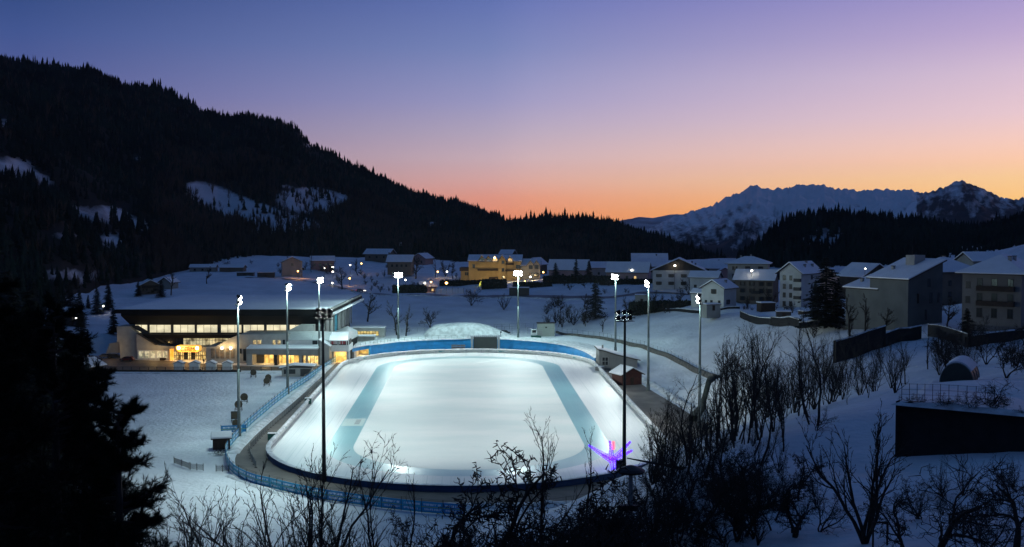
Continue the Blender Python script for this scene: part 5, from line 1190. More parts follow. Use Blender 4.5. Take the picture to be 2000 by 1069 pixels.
for a in (644, 659.2, 676, 679.5): front([(a, 664.5), (a + 1.3, 664.5), (a + 1.3, 674.4), (a, 674.4)], pv + .02, .25, 'mullion', 'white_paint')
front([(676.5, 687.2), (681, 687.2), (681, 713), (676.5, 713)], pv + .1, 3, 'pavilion_pillar', 'concrete')
front([(652, 687.3), (676.3, 687.3), (676.3, 709), (652, 709)], pv + 4.5, .2, 'bay', 'lit_yellow')
front([(643.5, 687.3), (651.8, 687.3), (651.8, 712), (643.5, 712)], pv + 1.5, 4, 'bay_wall', 'concrete_grey')
slab([hp(643, 664.5, pv - .8), hp(679.5, 664.5, pv - .8), hp(681, 648, 351), hp(646, 648, 351)], .3, 'pavilion_roof', 'snow_roof')
slab([hp(679.8, 664.8, pv - .8), hp(699.5, 655, 374), hp(697.5, 645.5, 374), hp(681, 648, 351)], .3, 'side_roof', 'metal_roof')
slab([hp(681, 648, 351.05), hp(697.5, 645.5, 374), hp(679, 637, 378), hp(655, 647, 357)], .3, 'side_roof', 'metal_roof')
m = MB(); a, b_ = hp(679.5, 668, pv + .2), hp(698, 659, 373); m.add([(a[0], a[1], 0), (b_[0], b_[1], 0), (b_[0], b_[1], b_[2] + 1.2), (a[0], a[1], a[2] + .3)], [(0, 1, 2, 3)]); m.add([(a[0] - .3, a[1], 0), (b_[0] - .3, b_[1], 0), (b_[0] - .3, b_[1], b_[2] + 1.2), (a[0] - .3, a[1], a[2] + .3)], [(3, 2, 1, 0)]); m.obj('side_wall', M['fascia'], hall)
# plaza in front
pz = [G(150, 704), G(208, 700), G(266, 703), G(330, 705), G(400, 711), G(480, 715), G(545, 717), G(630, 715), (fx(645) + HX, 349, 0), G(640, 722), G(560, 724), G(210, 724), G(150, 720)]
me = bpy.data.meshes.new('plaza'); me.from_pydata([(a, b_, .03) for a, b_, c in pz], [], [tuple(range(len(pz)))[::-1]]); me.materials.append(M['plaza']); o = link(bpy.data.objects.new('plaza', me)); tag(o, 'brown wet asphalt forecourt of the ice hall', 'forecourt', kind='structure')
# low dark fence line in front of the plaza
wire_fence([G(190, 724)[:2], G(340, 725)[:2], G(470, 725)[:2], G(550, 724)[:2]], 1.2, 'low dark rail fence between the forecourt and the snow field', 2.5, rails=(.2, .5, .8, 1), z=0.0, r=.06)
o = thing('low_wall', 'low dark wall at the foot of the forecourt, topped with snow', 'wall', (0, 0, 0)); ln = [(*G(205, 726)[:2], .5), (*G(380, 727)[:2], .55), (*G(470, 727)[:2], .5)]
thick_strip(ln, .4, 'masonry', M['dark_stone'], o)
snow_bank([G(205, 729)[:2], G(380, 730)[:2], G(540, 729)[:2]], 3, .35, 'low snow bank along the forecourt fence', 11, local=False)
# four white booths
bth = None
for i, (px, lab) in enumerate([(350, 'white market booth left of the entrance, first of four'), (380.5, 'white market booth in front of the entrance doors, second of four'), (413, 'white market booth right of the entrance, third of four'), (444.5, 'white market booth in front of the dark posters, last of four')]):
    g_ = G(px, 723.5); c = thing('market_booth', lab, 'booth', (g_[0], g_[1], .03), R(4 * (i % 2)), 'white booths in front of the ice hall')
    m = MB(); m.prism([(-1.32, 0), (1.32, 0), (1.32, 2.1), (0, 2.6), (-1.32, 2.1)], 1, -1.1, 1.1); m.obj('wall', M['white_paint'], c)
    m = MB(); m.prism([(-1.6, 1.98), (0, 2.62), (1.6, 1.98), (1.6, 2.08), (0, 2.74), (-1.6, 2.08)], 1, -1.4, 1.4); rf_ = m.obj('roof', M['roof'], c)
    m = MB(); m.prism([(-1.56, 2.09), (0, 2.75), (1.56, 2.09), (1.56, 2.28), (0, 2.95), (-1.56, 2.28)], 1, -1.35, 1.35); m.obj('snow', M['snow_roof'], rf_)
    m = MB(); m.box(-1.0, 1.0, 1.103, 1.15, .9, 1.8); m.obj('hatch', M['frame_dark'], c)
    m = MB(); m.box(-1.5, 1.5, -1.2, 1.2, 0, .18); m.obj('base', M['timber'], c)
# grey kiosk by the blue fence
g_ = G(580, 736); c = thing('kiosk', 'low grey kiosk with a folded snowy roof by the upper end of the banner fence', 'kiosk', (g_[0] - .2, g_[1] + 2.0, 0), .08)
m = MB(); m.box(-4.2, 4.2, -2, 2, -.2, 2.5); m.obj('wall', M['concrete_grey'], c)
m = MB(); m.prism([(-5.0, 2.3), (-1.2, 3.1), (5.2, 2.75), (5.2, 2.87), (-1.2, 3.22), (-5.0, 2.42)], 1, -2.6, 2.4); rf_ = m.obj('roof', M['dark_wall'], c)
m = MB(); m.prism([(-4.95, 2.43), (-1.2, 3.23), (5.15, 2.88), (5.1, 3.15), (-1.2, 3.5), (-4.9, 2.7)], 1, -2.5, 2.35); m.obj('snow', M['snow_roof'], rf_, bevel=.05)
m = MB(); m.box(1.0, 3.9, -2.06, -2.003, .1, 2.2); m.obj('shutter', M['dark_wall'], c); m = MB(); m.box(-3.6, -.4, -2.06, -2.003, .8, 2.1); m.obj('window', M['glass'], c)
# snow shed at far left, cars
g_ = G(163, 730); hut('shed', 'dark log shed with a thick snowy roof at the left end of the forecourt', (g_[0], g_[1] + 2, 0), R(-22), 7.5, 5.5, 2.3, 1.6, M['timber'], .9, 'y')
M['car_white'] = mat('white car paint', (.6, .6, .58), .3, spec=.6); M['car_dark'] = mat('dark car paint', (.02, .022, .028), .3, spec=.6); M['car_red'] = mat('dark red car paint', (.10, .012, .01), .35, spec=.6); M['car_grey'] = mat('grey car paint', (.18, .18, .19), .35, spec=.6)
M['headlight'] = emit('headlight', (1, .9, .7, 1), 9); M['taillight'] = emit('tail light', (1, .05, .02, 1), 3); M['lamp_off'] = mat('car lamp glass', (.4, .4, .38), .2, spec=.6)
def car(label, loc, rz, paint, van=False, lights=False):
    c = thing('parked_car' if not lights else 'car', label, 'car', loc, rz); m = MB(); h = 1.95 if van else 1.45
    prof = [(-2.15, .32), (2.15, .32), (2.2, .75), (1.5, .92), (.75, h), (-1.5, h), (-2.05, h * .62), (-2.2, .8)] if not van else [(-2.3, .32), (2.3, .32), (2.35, .95), (1.75, 1.1), (1.2, h), (-2.2, h), (-2.32, .8)]
    m.prism(prof, 1, -.85, .85); m.obj('body', paint, c, bevel=.10)
    for s in (-1, 1):
        m = MB(); a = [(1.25, .95), (.68, h - .12), (-1.4, h - .12), (-1.85, .98)] if not van else [(1.6, 1.12), (1.1, h - .14), (-2.1, h - .14), (-2.1, 1.12)]
        m.prism(a, 1, s * .845 - .02, s * .845 + .02); m.obj('side_window', M['glass'], c)
        for xx in (-1.35, 1.35): m = MB(); m.tube((xx, s * .72, .33), (xx, s * .90, .33), .33, n=14); wv = m.obj('wheel', M['tyre'], c); m = MB(); m.tube((xx, s * .885, .33), (xx, s * .915, .33), .18, n=10); m.obj('rim', M['steel'], wv)
        m = MB(); m.box(2.14, 2.24, s * .6 - .2, s * .6 + .2, .58, .76); m.obj('headlight', M['headlight'] if lights else M['lamp_off'], c)
        m = MB(); m.box(-2.3, -2.14, s * .62 - .14, s * .62 + .14, .7, .9); m.obj('tail_light', M['taillight'] if lights else M['lamp_off'], c)
    m = MB(); m.prism([(1.36, .96), (.80, h - .1), (.86, h - .1), (1.44, .96)] if not van else [(1.7, 1.14), (1.24, h - .12), (1.3, h - .12), (1.78, 1.14)], 1, -.72, .72); m.obj('windscreen', M['glass'], c)
    return c
for px, py, rz, pt, van, lab in [(166, 706, R(8), 'car_white', True, 'white van parked at the left end of the forecourt'), (186, 704, R(5), 'car_dark', False, 'dark car parked just right of the white van'), (207, 699, R(185), 'car_grey', False, 'grey car parked under the side wing of the ice hall'), (226, 699.5, R(4), 'car_dark', False, 'dark car parked against the stair tower of the ice hall'), (250, 705, R(178), 'car_red', False, 'dark red car parked in front of the stair tower')]:
    g_ = G(px, py); car(lab, (g_[0], g_[1] - .8, .03), rz, M[pt], van)
# person by the entrance: one skinned body with coat, hair
def person(label, loc, rz):
    c = thing('person', label, 'person', loc, rz)
    pts = [(0, 0, .92), (0, 0, 1.15), (0, 0, 1.40), (0, 0, 1.50), (0, .0, 1.62), (.10, 0, .88), (.11, .03, .48), (.10, 0, .08), (.11, -.12, .04), (-.10, 0, .88), (-.12, -.06, .48), (-.12, .04, .08), (-.13, -.08, .04),
           (.19, 0, 1.40), (.25, .03, 1.14), (.24, -.06, .90), (.24, -.10, .80), (-.19, 0, 1.40), (-.25, .03, 1.14), (-.24, -.04, .90), (-.24, -.08, .80), (0, -.01, 1.72)]
    ed = [(0, 1), (1, 2), (2, 3), (3, 4), (4, 21), (0, 5), (5, 6), (6, 7), (7, 8), (0, 9), (9, 10), (10, 11), (11, 12), (2, 13), (13, 14), (14, 15), (15, 16), (2, 17), (17, 18), (18, 19), (19, 20)]
    rad = [.15, .16, .17, .07, .10, .10, .075, .05, .045, .10, .075, .05, .045, .075, .06, .045, .035, .075, .06, .045, .035, .07]
    me = bpy.data.meshes.new('person'); me.from_pydata(pts, ed, []); me.materials.append(M['coat']); o = link(bpy.data.objects.new('body', me), c)
    sm = o.modifiers.new('skin', 'SKIN'); o.modifiers.new('sub', 'SUBSURF').levels = 1; o.modifiers['sub'].render_levels = 1
    for i, sv in enumerate(me.skin_vertices[0].data): sv.radius = (rad[i], rad[i]); sv.use_root = (i == 0)
    m = MB(); m.ball((0, -.03, 1.64), .098, 10, 8, .85, .95, 1.15); m.obj('face', M['skin'], c, True)
    m = MB(); m.ball((0, .02, 1.69), .11, 10, 8, .92, .95, .95); m.obj('hair', M['coat'], c, True)
g_ = G(396, 712); person('person in a dark coat standing at the right side of the lit entrance', (g_[0], g_[1] + 1, .03), .4)

# point lights added for the warm spill of the hall's interior and wall lamps
def plight(name, loc, energy, col, r=.3, parent=None):
    d = bpy.data.lights.new(name, 'POINT'); d.energy = energy; d.color = col; d.shadow_soft_size = r
    o = link(bpy.data.objects.new(name, d), parent); o.location = loc; return o
WARM = (1.0, .62, .22)
for px, py, Y, e in [(348, 684, 346.5, 900), (384, 684, 346.5, 900), (300, 682, 349.5, 300), (433, 678, 341.8, 260), (450, 678, 341.8, 260), (560, 700, 341.5, 500), (605, 700, 341.5, 500), (520, 700, 341.5, 300), (664, 694, 344.5, 350), (708, 688, 363.5, 350), (216, 680, 352, 120)]:
    a = P(px, py, Y); plight('warm_spill', a, e, WARM, .4)
# ---------------------------------------------------------------- floodlight masts
M['flood'] = emit('floodlight lens', (1.0, 1.0, .97, 1), 60)
MAST = [(G(467, 852)[:2], 27.4, 0.0, 'steel', 'tall grey floodlight mast at the near left, standing beside the last straw targets', 1),
        (G(562, 770)[:2], 26.8, 0.0, 'steel', 'grey floodlight mast halfway up the left side by the banner fence', 1),
        (G(624, 712)[:2], 25.6, 0.0, 'steel', 'grey floodlight mast in front of the right end of the ice hall', 1),
        (P(778, 667, 383)[:2], 25.2, 3.2, 'steel', 'grey floodlight mast on the terrace left of the scoreboard', 1),
        (P(1012, 664, 388)[:2], 25.6, 3.2, 'steel', 'grey floodlight mast on the terrace right of the scoreboard', 1),
        (P(1202, 695, 360)[:2], 25.7, None, 'steel', 'grey floodlight mast standing behind the grey timing building', 1),
        (P(1266, 764, 287)[:2], 27.4, None, 'steel', 'grey floodlight mast standing right of the red brown hut', 1),
        (G(1366, 836)[:2], 27.0, 0.0, 'steel', 'grey floodlight mast on the right, its foot hidden by bare trees', 1),
        (G(633, 941)[:2], 27.8, 0.0, 'black', 'black floodlight mast at the near left bend, seen from behind', 0),
        (G(1219, 941)[:2], 27.5, 0.0, 'black', 'black floodlight mast at the near right bend beside the violet light sculpture', 0)]
for i, ((x, y), zt, zb, mm, lab, front_) in enumerate(MAST):
    zb = Tz(x, y) if zb is None else zb
    tgt = Vector((*rk(0, max(-50, min(50, (y - RC[1]) * (.75 if front_ else .15)))), 0)); dirv = tgt - Vector((x, y, zt)); rz = math.atan2(dirv.y, dirv.x)
    c = thing('floodlight_mast', lab, 'floodlight', (x, y, zb), rz, 'floodlight masts round the rink'); H_ = zt - zb
    m = MB(); m.tube((0, 0, -.3), (0, 0, H_ * .5), .36, .28, 12); m.tube((0, 0, H_ * .5), (0, 0, H_ - .2), .27, .19, 12); m.obj('pole', M[mm], c, True)
    m = MB(); m.tube((0, 0, 0), (0, 0, 1.6), .46, .44, 12); m.obj('base_sleeve', M[mm], c)
    m = MB()
    m.tube((0, -1.9, H_ - .1), (0, 1.9, H_ - .1), .09); m.tube((0, -1.9, H_ + .9), (0, 1.9, H_ + .9), .07)
    for s in (-1, 1): m.tube((0, s * 1.3, H_ - .6), (0, s * 1.3, H_ + 1.0), .06); m.tube((0, 0, H_ - .9), (0, s * 1.3, H_ - .1), .06)
    m.box(-.5, .5, -1.6, 1.6, H_ - .66, H_ - .6); m.obj('head_frame', M['dark_steel' if front_ else 'shaded'], c)
    tilt = R(38)
    for r_ in range(2):
        for k_ in range(3):
            cy = (k_ - 1) * 1.05; cz = H_ + .05 + r_ * .95; d = Vector((math.cos(tilt), 0, -math.sin(tilt))); p = Vector((.15, cy, cz))
            m = MB(); m.tube(p - d * .1, p + d * .35, .26, .44, 12); m.tube(p - d * .35, p - d * .1, .15, .26, 10); fl = m.obj('floodlight', M['dark_steel' if front_ else 'shaded'], c)
            m = MB(); q = p + d * .30; rot = Vector((0, 0, 1)).rotation_difference(d); vs = []; fs = []
            bulge = .40 if front_ else .03
            for j in range(5):
                t = j / 4 * math.pi / 2
                for a in range(10):
                    an = 2 * math.pi * a / 10; vs.append(q + rot @ Vector((.42 * math.cos(t) * math.cos(an), .42 * math.cos(t) * math.sin(an), bulge * math.sin(t))))
            for j in range(4):
                for a in range(10): fs.append((j * 10 + a, j * 10 + (a + 1) % 10, (j + 1) * 10 + (a + 1) % 10, (j + 1) * 10 + a))
            m.add(vs, fs); m.obj('lens', M['flood'], fl, True)
    sd = bpy.data.lights.new('floodlight', 'SPOT'); sd.energy = FLOOD * (1.0 if front_ else .8); sd.spot_size = R(124); sd.spot_blend = 1.0; sd.color = (.94, 1.0, .93); sd.shadow_soft_size = .9
    so_l = link(bpy.data.objects.new('floodlight_beam', sd)); pos = Vector((x, y, zt + .3)) + dirv.normalized() * 1.4; so_l.location = pos
    so_l.rotation_euler = dirv.to_track_quat('-Z', 'Y').to_euler()
    pd = bpy.data.lights.new('floodlight_spill', 'POINT'); pd.energy = SPILL * (.6, .6, .8, 1.3, 1.3, .40, .22, .12, .25, .10)[i]; pd.color = (.66, 1.0, .97); pd.shadow_soft_size = .7
    po_ = link(bpy.data.objects.new('floodlight_spill', pd)); po_.location = Vector((x, y, zt + .9)) + dirv.normalized() * (1.7 if front_ else 6.0)
    if i in (8, 0):      # extra spots added at two masts to brighten the snow outside the fence
        d2 = bpy.data.lights.new('apron_fill', 'SPOT'); d2.energy = SPILL * (2.0 if i == 8 else .35); d2.spot_size = R(118); d2.spot_blend = 1.0; d2.color = (.78, 1.0, .97); d2.shadow_soft_size = .6
        o2_ = link(bpy.data.objects.new('apron_fill', d2)); o2_.location = (x - .9, y - 1.1, zt + .2); q_ = Vector((-52, 168, 0)) if i == 8 else Vector((-70, 205, 0))
        o2_.rotation_euler = (q_ - Vector((x, y, zt))).to_track_quat('-Z', 'Y').to_euler()
# violet star sculpture
g_ = P(1196, 921, 194); c = thing('light_sculpture', 'violet glowing star of lattice arms beside the near right mast', 'light sculpture', (g_[0], g_[1], .05))
M['violet'] = emit('violet light chain', (.075, .002, 1.0, 1), 2.4, (.2, .1, .6)); M['red_led'] = emit('red light', (1, .02, .04, 1), 6); M['pale_led'] = emit('pale violet bulb', (.22, .08, 1, 1), 3.5)
def lat_arm(p0, p1, w0, w1, up):
    p0 = Vector(p0); p1 = Vector(p1); d = (p1 - p0).normalized(); s = d.cross(Vector((0, 1, 0))).normalized(); t = Vector((0, 1, 0)); m = MB(); k = max(5, int((p1 - p0).length / .45)); b_ = MB()
    def at(i, a, bb): f = i / k; w = lerp(w0, w1, f); return p0.lerp(p1, f) + s * a * w + t * bb * w + Vector((0, 0, up * f * f))
    for i in range(k):
        for a, bb in ((1, 0), (-1, 0), (0, 1), (0, -1)):
            m.tube(at(i, a, bb), at(i + 1, a, bb), .06, n=5)
        m.tube(at(i, 1, 0), at(i + 1, -1, 0), .045, n=4); m.tube(at(i, 0, 1), at(i + 1, 0, -1), .04, n=4); b_.ball(at(i, 1, 0), .075, 6, 4); b_.ball(at(i, -1, 0), .075, 6, 4)
    return m, b_
S = 194 / F
for p1, w0, up in [((-47 * S, .3, 44 * S), .55, .3), ((-22 * S, -1.5, 30 * S), .5, .3), ((36 * S, .4, 52 * S), .5, .2), ((38 * S, -1.0, 40 * S), .5, .0), ((-4 * S, 1.5, 50 * S), .45, .3)]:
    a, b_ = lat_arm((0, 0, 18 * S), p1, w0, .10, up); o = a.obj('arm', M['violet'], c); b_.obj('bulb', M['pale_led'], o)
a, b_ = lat_arm((.3, 0, 0), (0, 0, 20 * S), .35, .55, 0); o = a.obj('stem', M['violet'], c); b_.obj('bulb', M['pale_led'], o)
m = MB(); m.tube((2 * S, 0, 0), (1 * S, 0, 56 * S), .05); m.obj('mast', M['dark_steel'], c); m = MB(); m.box(0, .35, -.1, .1, 40 * S, 55 * S); m.obj('flag', M['red_led'], c)
m = MB(); m.box(.6, 1.9, -.6, .6, 0, 1.7); m.obj('control_box', M['dark_steel'], c)
# radio mast with a round platform, close by on the slope
p = P(1232, 918, 80); x, y = p[0], p[1]; zg = Tz(x, y); c = thing('radio_mast', 'dark radio mast with a round hooded head rising from the near thicket', 'mast', (x, y, zg)); H_ = p[2] - zg
m = MB(); m.tube((0, 0, -.5), (0, 0, H_ - .2), .22, .15, 10); m.obj('pole', M['concrete_grey'], c)
m = MB(); k = 18
for a0, a1, z0_, z1_ in [(.95, 1.05, -.2, -.05), (1.05, .85, -.05, .10), (.85, .2, .10, .32)]:
    m.tube((0, 0, H_ + z0_), (0, 0, H_ + z1_), a0, a1, k)
m.obj('hood', M['black'], c)
m = MB(); m.box(-.9, .5, -.5, -.15, H_ - 2.9, H_ - 2.5); m.obj('bracket', M['dark_steel'], c); m = MB(); m.box(-.55, .55, -.45, -.3, H_ - 4.2, H_ - 4.1); m.obj('bracket', M['dark_steel'], c)
m = MB(); m.box(-.95, -.35, -.4, .3, H_ - 8, H_ - 5.8); m.obj('equipment_box', M['concrete_grey'], c, bevel=.04); m = MB()
for i in range(14): m.box(.24, .55, -.04, .04, H_ - 8 + i * .35, H_ - 7.94 + i * .35)
m.obj('rung', M['dark_steel'], c)
for q in HOUSES: build_house(q)
# roof top block and aerial on the monopitch house
pm = P(1788, 506, 284); c = thing('roof_block', 'pale lift housing with an aerial on top of the monopitch house', 'roof block', pm, R(28)); m = MB(); m.box(-1.9, 1.9, -1.4, 1.4, -1.9, 1.0); m.obj('wall', M['concrete_grey'], c); m = MB(); m.tube((-1.2, 0, 1.0), (-1.2, 0, 3.4), .05, n=5); m.obj('aerial', M['dark_steel'], c)
# the yellow hotel, with its row of gables
hp0 = P(985, 551, 590); HT = thing('hotel', 'ochre hotel with a row of pointed gables and lit attic windows beyond the far slope', 'hotel', hp0, R(-3)); hs = 590 / F
def hx(px): return (px - 985) * hs
def hz(py): return (551 - py) * hs
m = MB(); m.box(hx(915), hx(1018), 0, 14, -4, hz(510)); m.obj('main_wall', M['w_ochre'], HT)
m = MB(); m.box(hx(1018.2), hx(1054), .6, 13, -4, hz(519)); m.obj('right_wing', M['w_cream'], HT)
m = MB(); m.box(hx(899), hx(914.8), 1, 10, -4, hz(530)); m.obj('left_wing', M['w_ochre'], HT); m = MB(); m.box(hx(897), hx(914.8), .5, 10.5, hz(530) + .003, hz(523)); m.obj('left_wing_roof', M['roof'], HT)
def groof(x0, x1, y0, y1, ze, zr, name='roof'):
    yc = (y0 + y1) / 2; m = MB(); m.prism([(y0 - .8, ze - .3), (yc, zr), (y1 + .8, ze - .3), (y1 + .8, ze - .1), (yc, zr + .22), (y0 - .8, ze - .1)], 0, x0 - .6, x1 + .6); rf = m.obj(name, M['roof'], HT)
    m = MB(); m.prism([(y0 - .75, ze - .095), (yc, zr + .225), (y1 + .75, ze - .095), (y1 + .7, ze + .2), (yc, zr + .55), (y0 - .7, ze + .2)], 0, x0 - .55, x1 + .55); m.obj('snow', M['snow_roof'], rf)
groof(hx(915), hx(1018), 0, 14, hz(510), hz(500)); groof(hx(1018.2), hx(1054), .6, 13, hz(519), hz(508))
def dormer(px, half, pye, pya, y0=-.5, yb=7.0, wl='w_ochre', zb=0):
    x = hx(px); w_ = half * hs; m = MB(); m.prism([(x - w_, zb), (x + w_, zb), (x + w_, hz(pye)), (x, hz(pya)), (x - w_, hz(pye))], 1, y0, yb); d = m.obj('gable', M[wl], HT)
    sl = (hz(pya) - hz(pye)) / w_; e = w_ + .6; m = MB(); m.prism([(x - e, hz(pye) - .6 * sl + .02), (x, hz(pya) + .02), (x + e, hz(pye) - .6 * sl + .02), (x + e, hz(pye) - .6 * sl + .35), (x, hz(pya) + .45), (x - e, hz(pye) - .6 * sl + .35)], 1, y0 - .7, yb); r_ = m.obj('gable_roof', M['roof'], HT)
    m = MB(); m.prism([(x - e + .1, hz(pye) - .6 * sl + .36), (x, hz(pya) + .46), (x + e - .1, hz(pye) - .6 * sl + .36), (x + e - .1, hz(pye) - .6 * sl + .6), (x, hz(pya) + .75), (x - e + .1, hz(pye) - .6 * sl + .6)], 1, y0 - .5, yb); m.obj('snow', M['snow_roof'], r_)
def hwin(px, py, w_, h_, y0, lit=False):
    fr, pn, lt, sh = win_mesh(w_, h_); o = link(bpy.data.objects.new('window', fr), HT); link(bpy.data.objects.new('pane', lt if lit else pn), o); o.location = (hx(px), y0, hz(py))
for px in (941, 954, 967): dormer(px, 6.2, 509, 500.5)
dormer(981, 7.5, 509, 500, -1.6, 8, zb=-3); dormer(996, 6.0, 510, 502, -.6, 7)
dormer(1036, 6.5, 518, 510, -.4, 6, 'w_cream'); dormer(1048, 6.5, 518, 510, -.2, 6, 'w_cream')
for px in (939.5, 944, 953, 957.5, 965.5, 969.5): hwin(px, 511 + .6, 1.2, 1.9, -.5, px in (965.5, 969.5)); hwin(px, 523 + .6, 1.2, 1.9, 0); hwin(px, 538, 1.3, 2.1, 0)
for py in (515, 530, 544): hwin(983, py, 1.3, 1.6, -1.6)
for px in (995, 999): hwin(px, 512, 1.2, 1.9, -.6, True); hwin(px, 525 + .6, 1.2, 1.9, 0); hwin(px, 539 + .6, 1.2, 1.9, 0)
for px in (925,): hwin(px, 523 + .6, 1.2, 1.9, 0); 
for px in (909.5, 913): hwin(px - .6, 538, .7, 1.5, 1)
for px in (1010, 1015): hwin(px, 524 + .6, 1.2, 1.9, 0)
for px in (1035, 1038.5, 1046.5, 1050): hwin(px, 525, 1.0, 1.8, -.42 if px < 1042 else -.22); hwin(px, 540, 1.0, 1.8, -.42 if px < 1042 else -.22)
for a, b_, py in [(933, 973, 529), (955, 973, 544.5), (987, 1004, 517.5), (987, 1004, 530)]:
    m = MB(); m.box(hx(a), hx(b_), -1.6, -.62, hz(py), hz(py) + .14); m.box(hx(a), hx(b_), -1.66, -1.602, hz(py), hz(py - 3.6)); m.obj('balcony', M['timber'], HT)
m = MB(); m.ball((hx(966.5), -1.2, hz(503.5)), .45, 10, 6); m.obj('attic_lamp', M['lamp_warm'], HT)
for px, e in [(928, 1600), (955, 1800), (980, 1500), (1005, 700), (1042, 900)]: plight('facade_light', (P(px, 552, 576)[0], 576, Tz(P(px, 552, 576)[0], 576) + 1.6), e * .75, (1, .74, .34), .3)
# lit green canopy entrance below the hotel
g_ = P(945, 557, 560); c = thing('entrance_canopy', 'round yellow lit entrance canopy below the hotel', 'canopy', (g_[0], g_[1], g_[2] - .4), 0); M['lit_green'] = emit('lit yellow green canopy', (1.0, .85, .12, 1), 1.3, (.4, .4, .1), .7, .8, (.15, .22, .02))
m = MB(); m.prism([(2.4 * math.cos(a * math.pi / 12), 2.9 * math.sin(a * math.pi / 12)) for a in range(13)], 1, -1.2, 1.5); m.obj('canopy', M['lit_green'], c); m = MB(); m.prism([(2.6 * math.cos(a * math.pi / 12), .1 + 3.1 * math.sin(a * math.pi / 12)) for a in range(13)], 1, 1.502, 1.9); m.obj('rim', M['timber'], c)
# ---------------------------------------------------------------- sheds, hedges, garden walls
def shed(label, px, py, Y, w, d, h, rz=0, mm='concrete_grey', snow=True, name='shed'):
    p = P(px, py, Y); c = thing(name, label, 'shed', p, R(rz)); m = MB(); m.box(-w / 2, w / 2, -d / 2, d / 2, -2.5, h); m.obj('wall', M[mm], c)
    m = MB(); m.box(-w / 2 - .2, w / 2 + .2, -d / 2 - .2, d / 2 + .2, h + .003, h + .15); rf = m.obj('roof', M['roof'], c)
    if snow: m = MB(); m.box(-w / 2 - .15, w / 2 + .15, -d / 2 - .15, d / 2 + .15, h + .153, h + .42); m.obj('snow', M['snow_roof'], rf, bevel=.08)
    m = MB(); m.box(-.5, .5, -d / 2 - .05, -d / 2 - .003, 0, min(h - .2, 2.0)); m.obj('door', M['timber'], c)
    return c
shed('grey flat shed on the slope behind the lamp of the right mast', 1253, 593, 438, 5.0, 4, 3.2, -5)
shed('dark flat garage by the road below the hotel', 1014, 574, 503, 9, 4, 2.6, 0, 'dark_wall')
shed('small garden shed with snow on its roof below the white apartment block', 1496, 605, 372, 5, 4, 2.2, 10, 'timber')
shed('low garden hut with a snowy roof in the terraced garden', 1530, 622, 350, 4.4, 3.4, 2.0, -8, 'dark_wall')
shed('dark garden hut among the snowy beds right of the apartment block', 1575, 622, 345, 4, 3, 2.1, 15, 'timber')
shed('low snowy hut at the foot of the small white house', 1387, 606, 372, 5.5, 4, 1.9, 25, 'w_dim')
shed('little dark shed by the meadow fence left of the bare trees', 480, 540, 620, 9, 4, 2.0, 0, 'dark_wall')
shed('low hut with snow roof between the hall roof and the pale house', 520, 540, 610, 9, 5, 2.0, 6, 'dark_wall')
for (a, b_, h, lab) in [((1445, 612, 365), (1505, 640, 330), 2.6, 'dark garden retaining wall under the terraced garden, left part'), ((1505, 640, 330), (1560, 654, 308), 3.0, 'dark garden retaining wall under the terraced garden, right part'),
                        ((1560, 654, 308), (1610, 630, 302), 2.2, 'dark retaining wall climbing towards the tall conifer'), ((1300, 604, 412), (1378, 612, 385), 1.6, 'dark garden wall below the small white house'), ((1378, 612, 385), (1445, 600, 385), 1.2, 'low garden wall right of the small white house'),
                        ((1632, 718, 232), (1730, 672, 240), 5.0, 'high dark retaining wall under the monopitch house, left part'), ((1730, 672, 240), (1800, 652, 250), 3.4, 'dark retaining wall under the monopitch house, right part'), ((1812, 640, 255), (1890, 690, 222), 3.2, 'dark retaining wall of the lane under the balcony house'), ((1890, 690, 222), (2020, 668, 232), 2.6, 'dark garden wall below the balcony house at the right edge')]:
    p, q = P(*a), P(*b_); o = thing('retaining_wall', lab, 'wall', (0, 0, 0)); pt = [(lerp(p[0], q[0], t), lerp(p[1], q[1], t)) for t in (0, .33, .66, 1)]
    pl = [(lerp(p[0], q[0], t / 16), lerp(p[1], q[1], t / 16)) for t in range(17)]; thick_strip([(x, y, h + .4 + .35 * mnoise.noise(Vector((x * .35, y * .35, 0)))) for x, y in pl], .7, 'masonry', M['dark_stone'], o, lambda x, y: Tz(x, y) - .9)
    V = []
    for i, (x, y) in enumerate(pt):
        for dx_, zz in ((-.1, .0), (.2, .25), (.8, .12)): V.append((x, y + dx_, Tz(x, y) + h - .5 + zz))
    np_obj('snow_cap', V, [(3 * i + j, 3 * i + j + 1, 3 * i + j + 4, 3 * i + j + 3) for i in range(3) for j in range(2)], M['bank'], o, True)
def leaf_mass(name, label, cat, base, rx, ry, h, m, n=1500, seed=0, lf=.35, box=False):
    g = np.random.default_rng(seed); d = g.normal(size=(n, 3)); d /= np.linalg.norm(d, axis=1, keepdims=True); r = g.random(n) ** .35
    c = d * r[:, None] * np.array([rx, ry, h / 2]) + np.array([0, 0, h / 2]);
    if box: c = (g.random((n, 3)) - .5) * np.array([2 * rx, 2 * ry, h]) + np.array([0, 0, h / 2])
    c += .12 * g.normal(size=(n, 3)); a = g.normal(size=(n, 3)); a /= np.linalg.norm(a, axis=1, keepdims=True); b_ = np.cross(a, g.normal(size=(n, 3))); b_ /= np.linalg.norm(b_, axis=1, keepdims=True); s = lf * g.uniform(.6, 1.3, n)[:, None]
    V = np.stack([c - a * s, c + a * s * .9, c + b_ * s * 1.3], 1).reshape(-1, 3); t = thing(name, label, cat, base); np_obj('foliage', V, np.arange(3 * n).reshape(-1, 3), m, t)
    b2 = MB(); b2.tube((0, 0, -.4), (0, 0, h * .6), .09, .03, 6); b2.obj('stem', M['bark'], t); return t
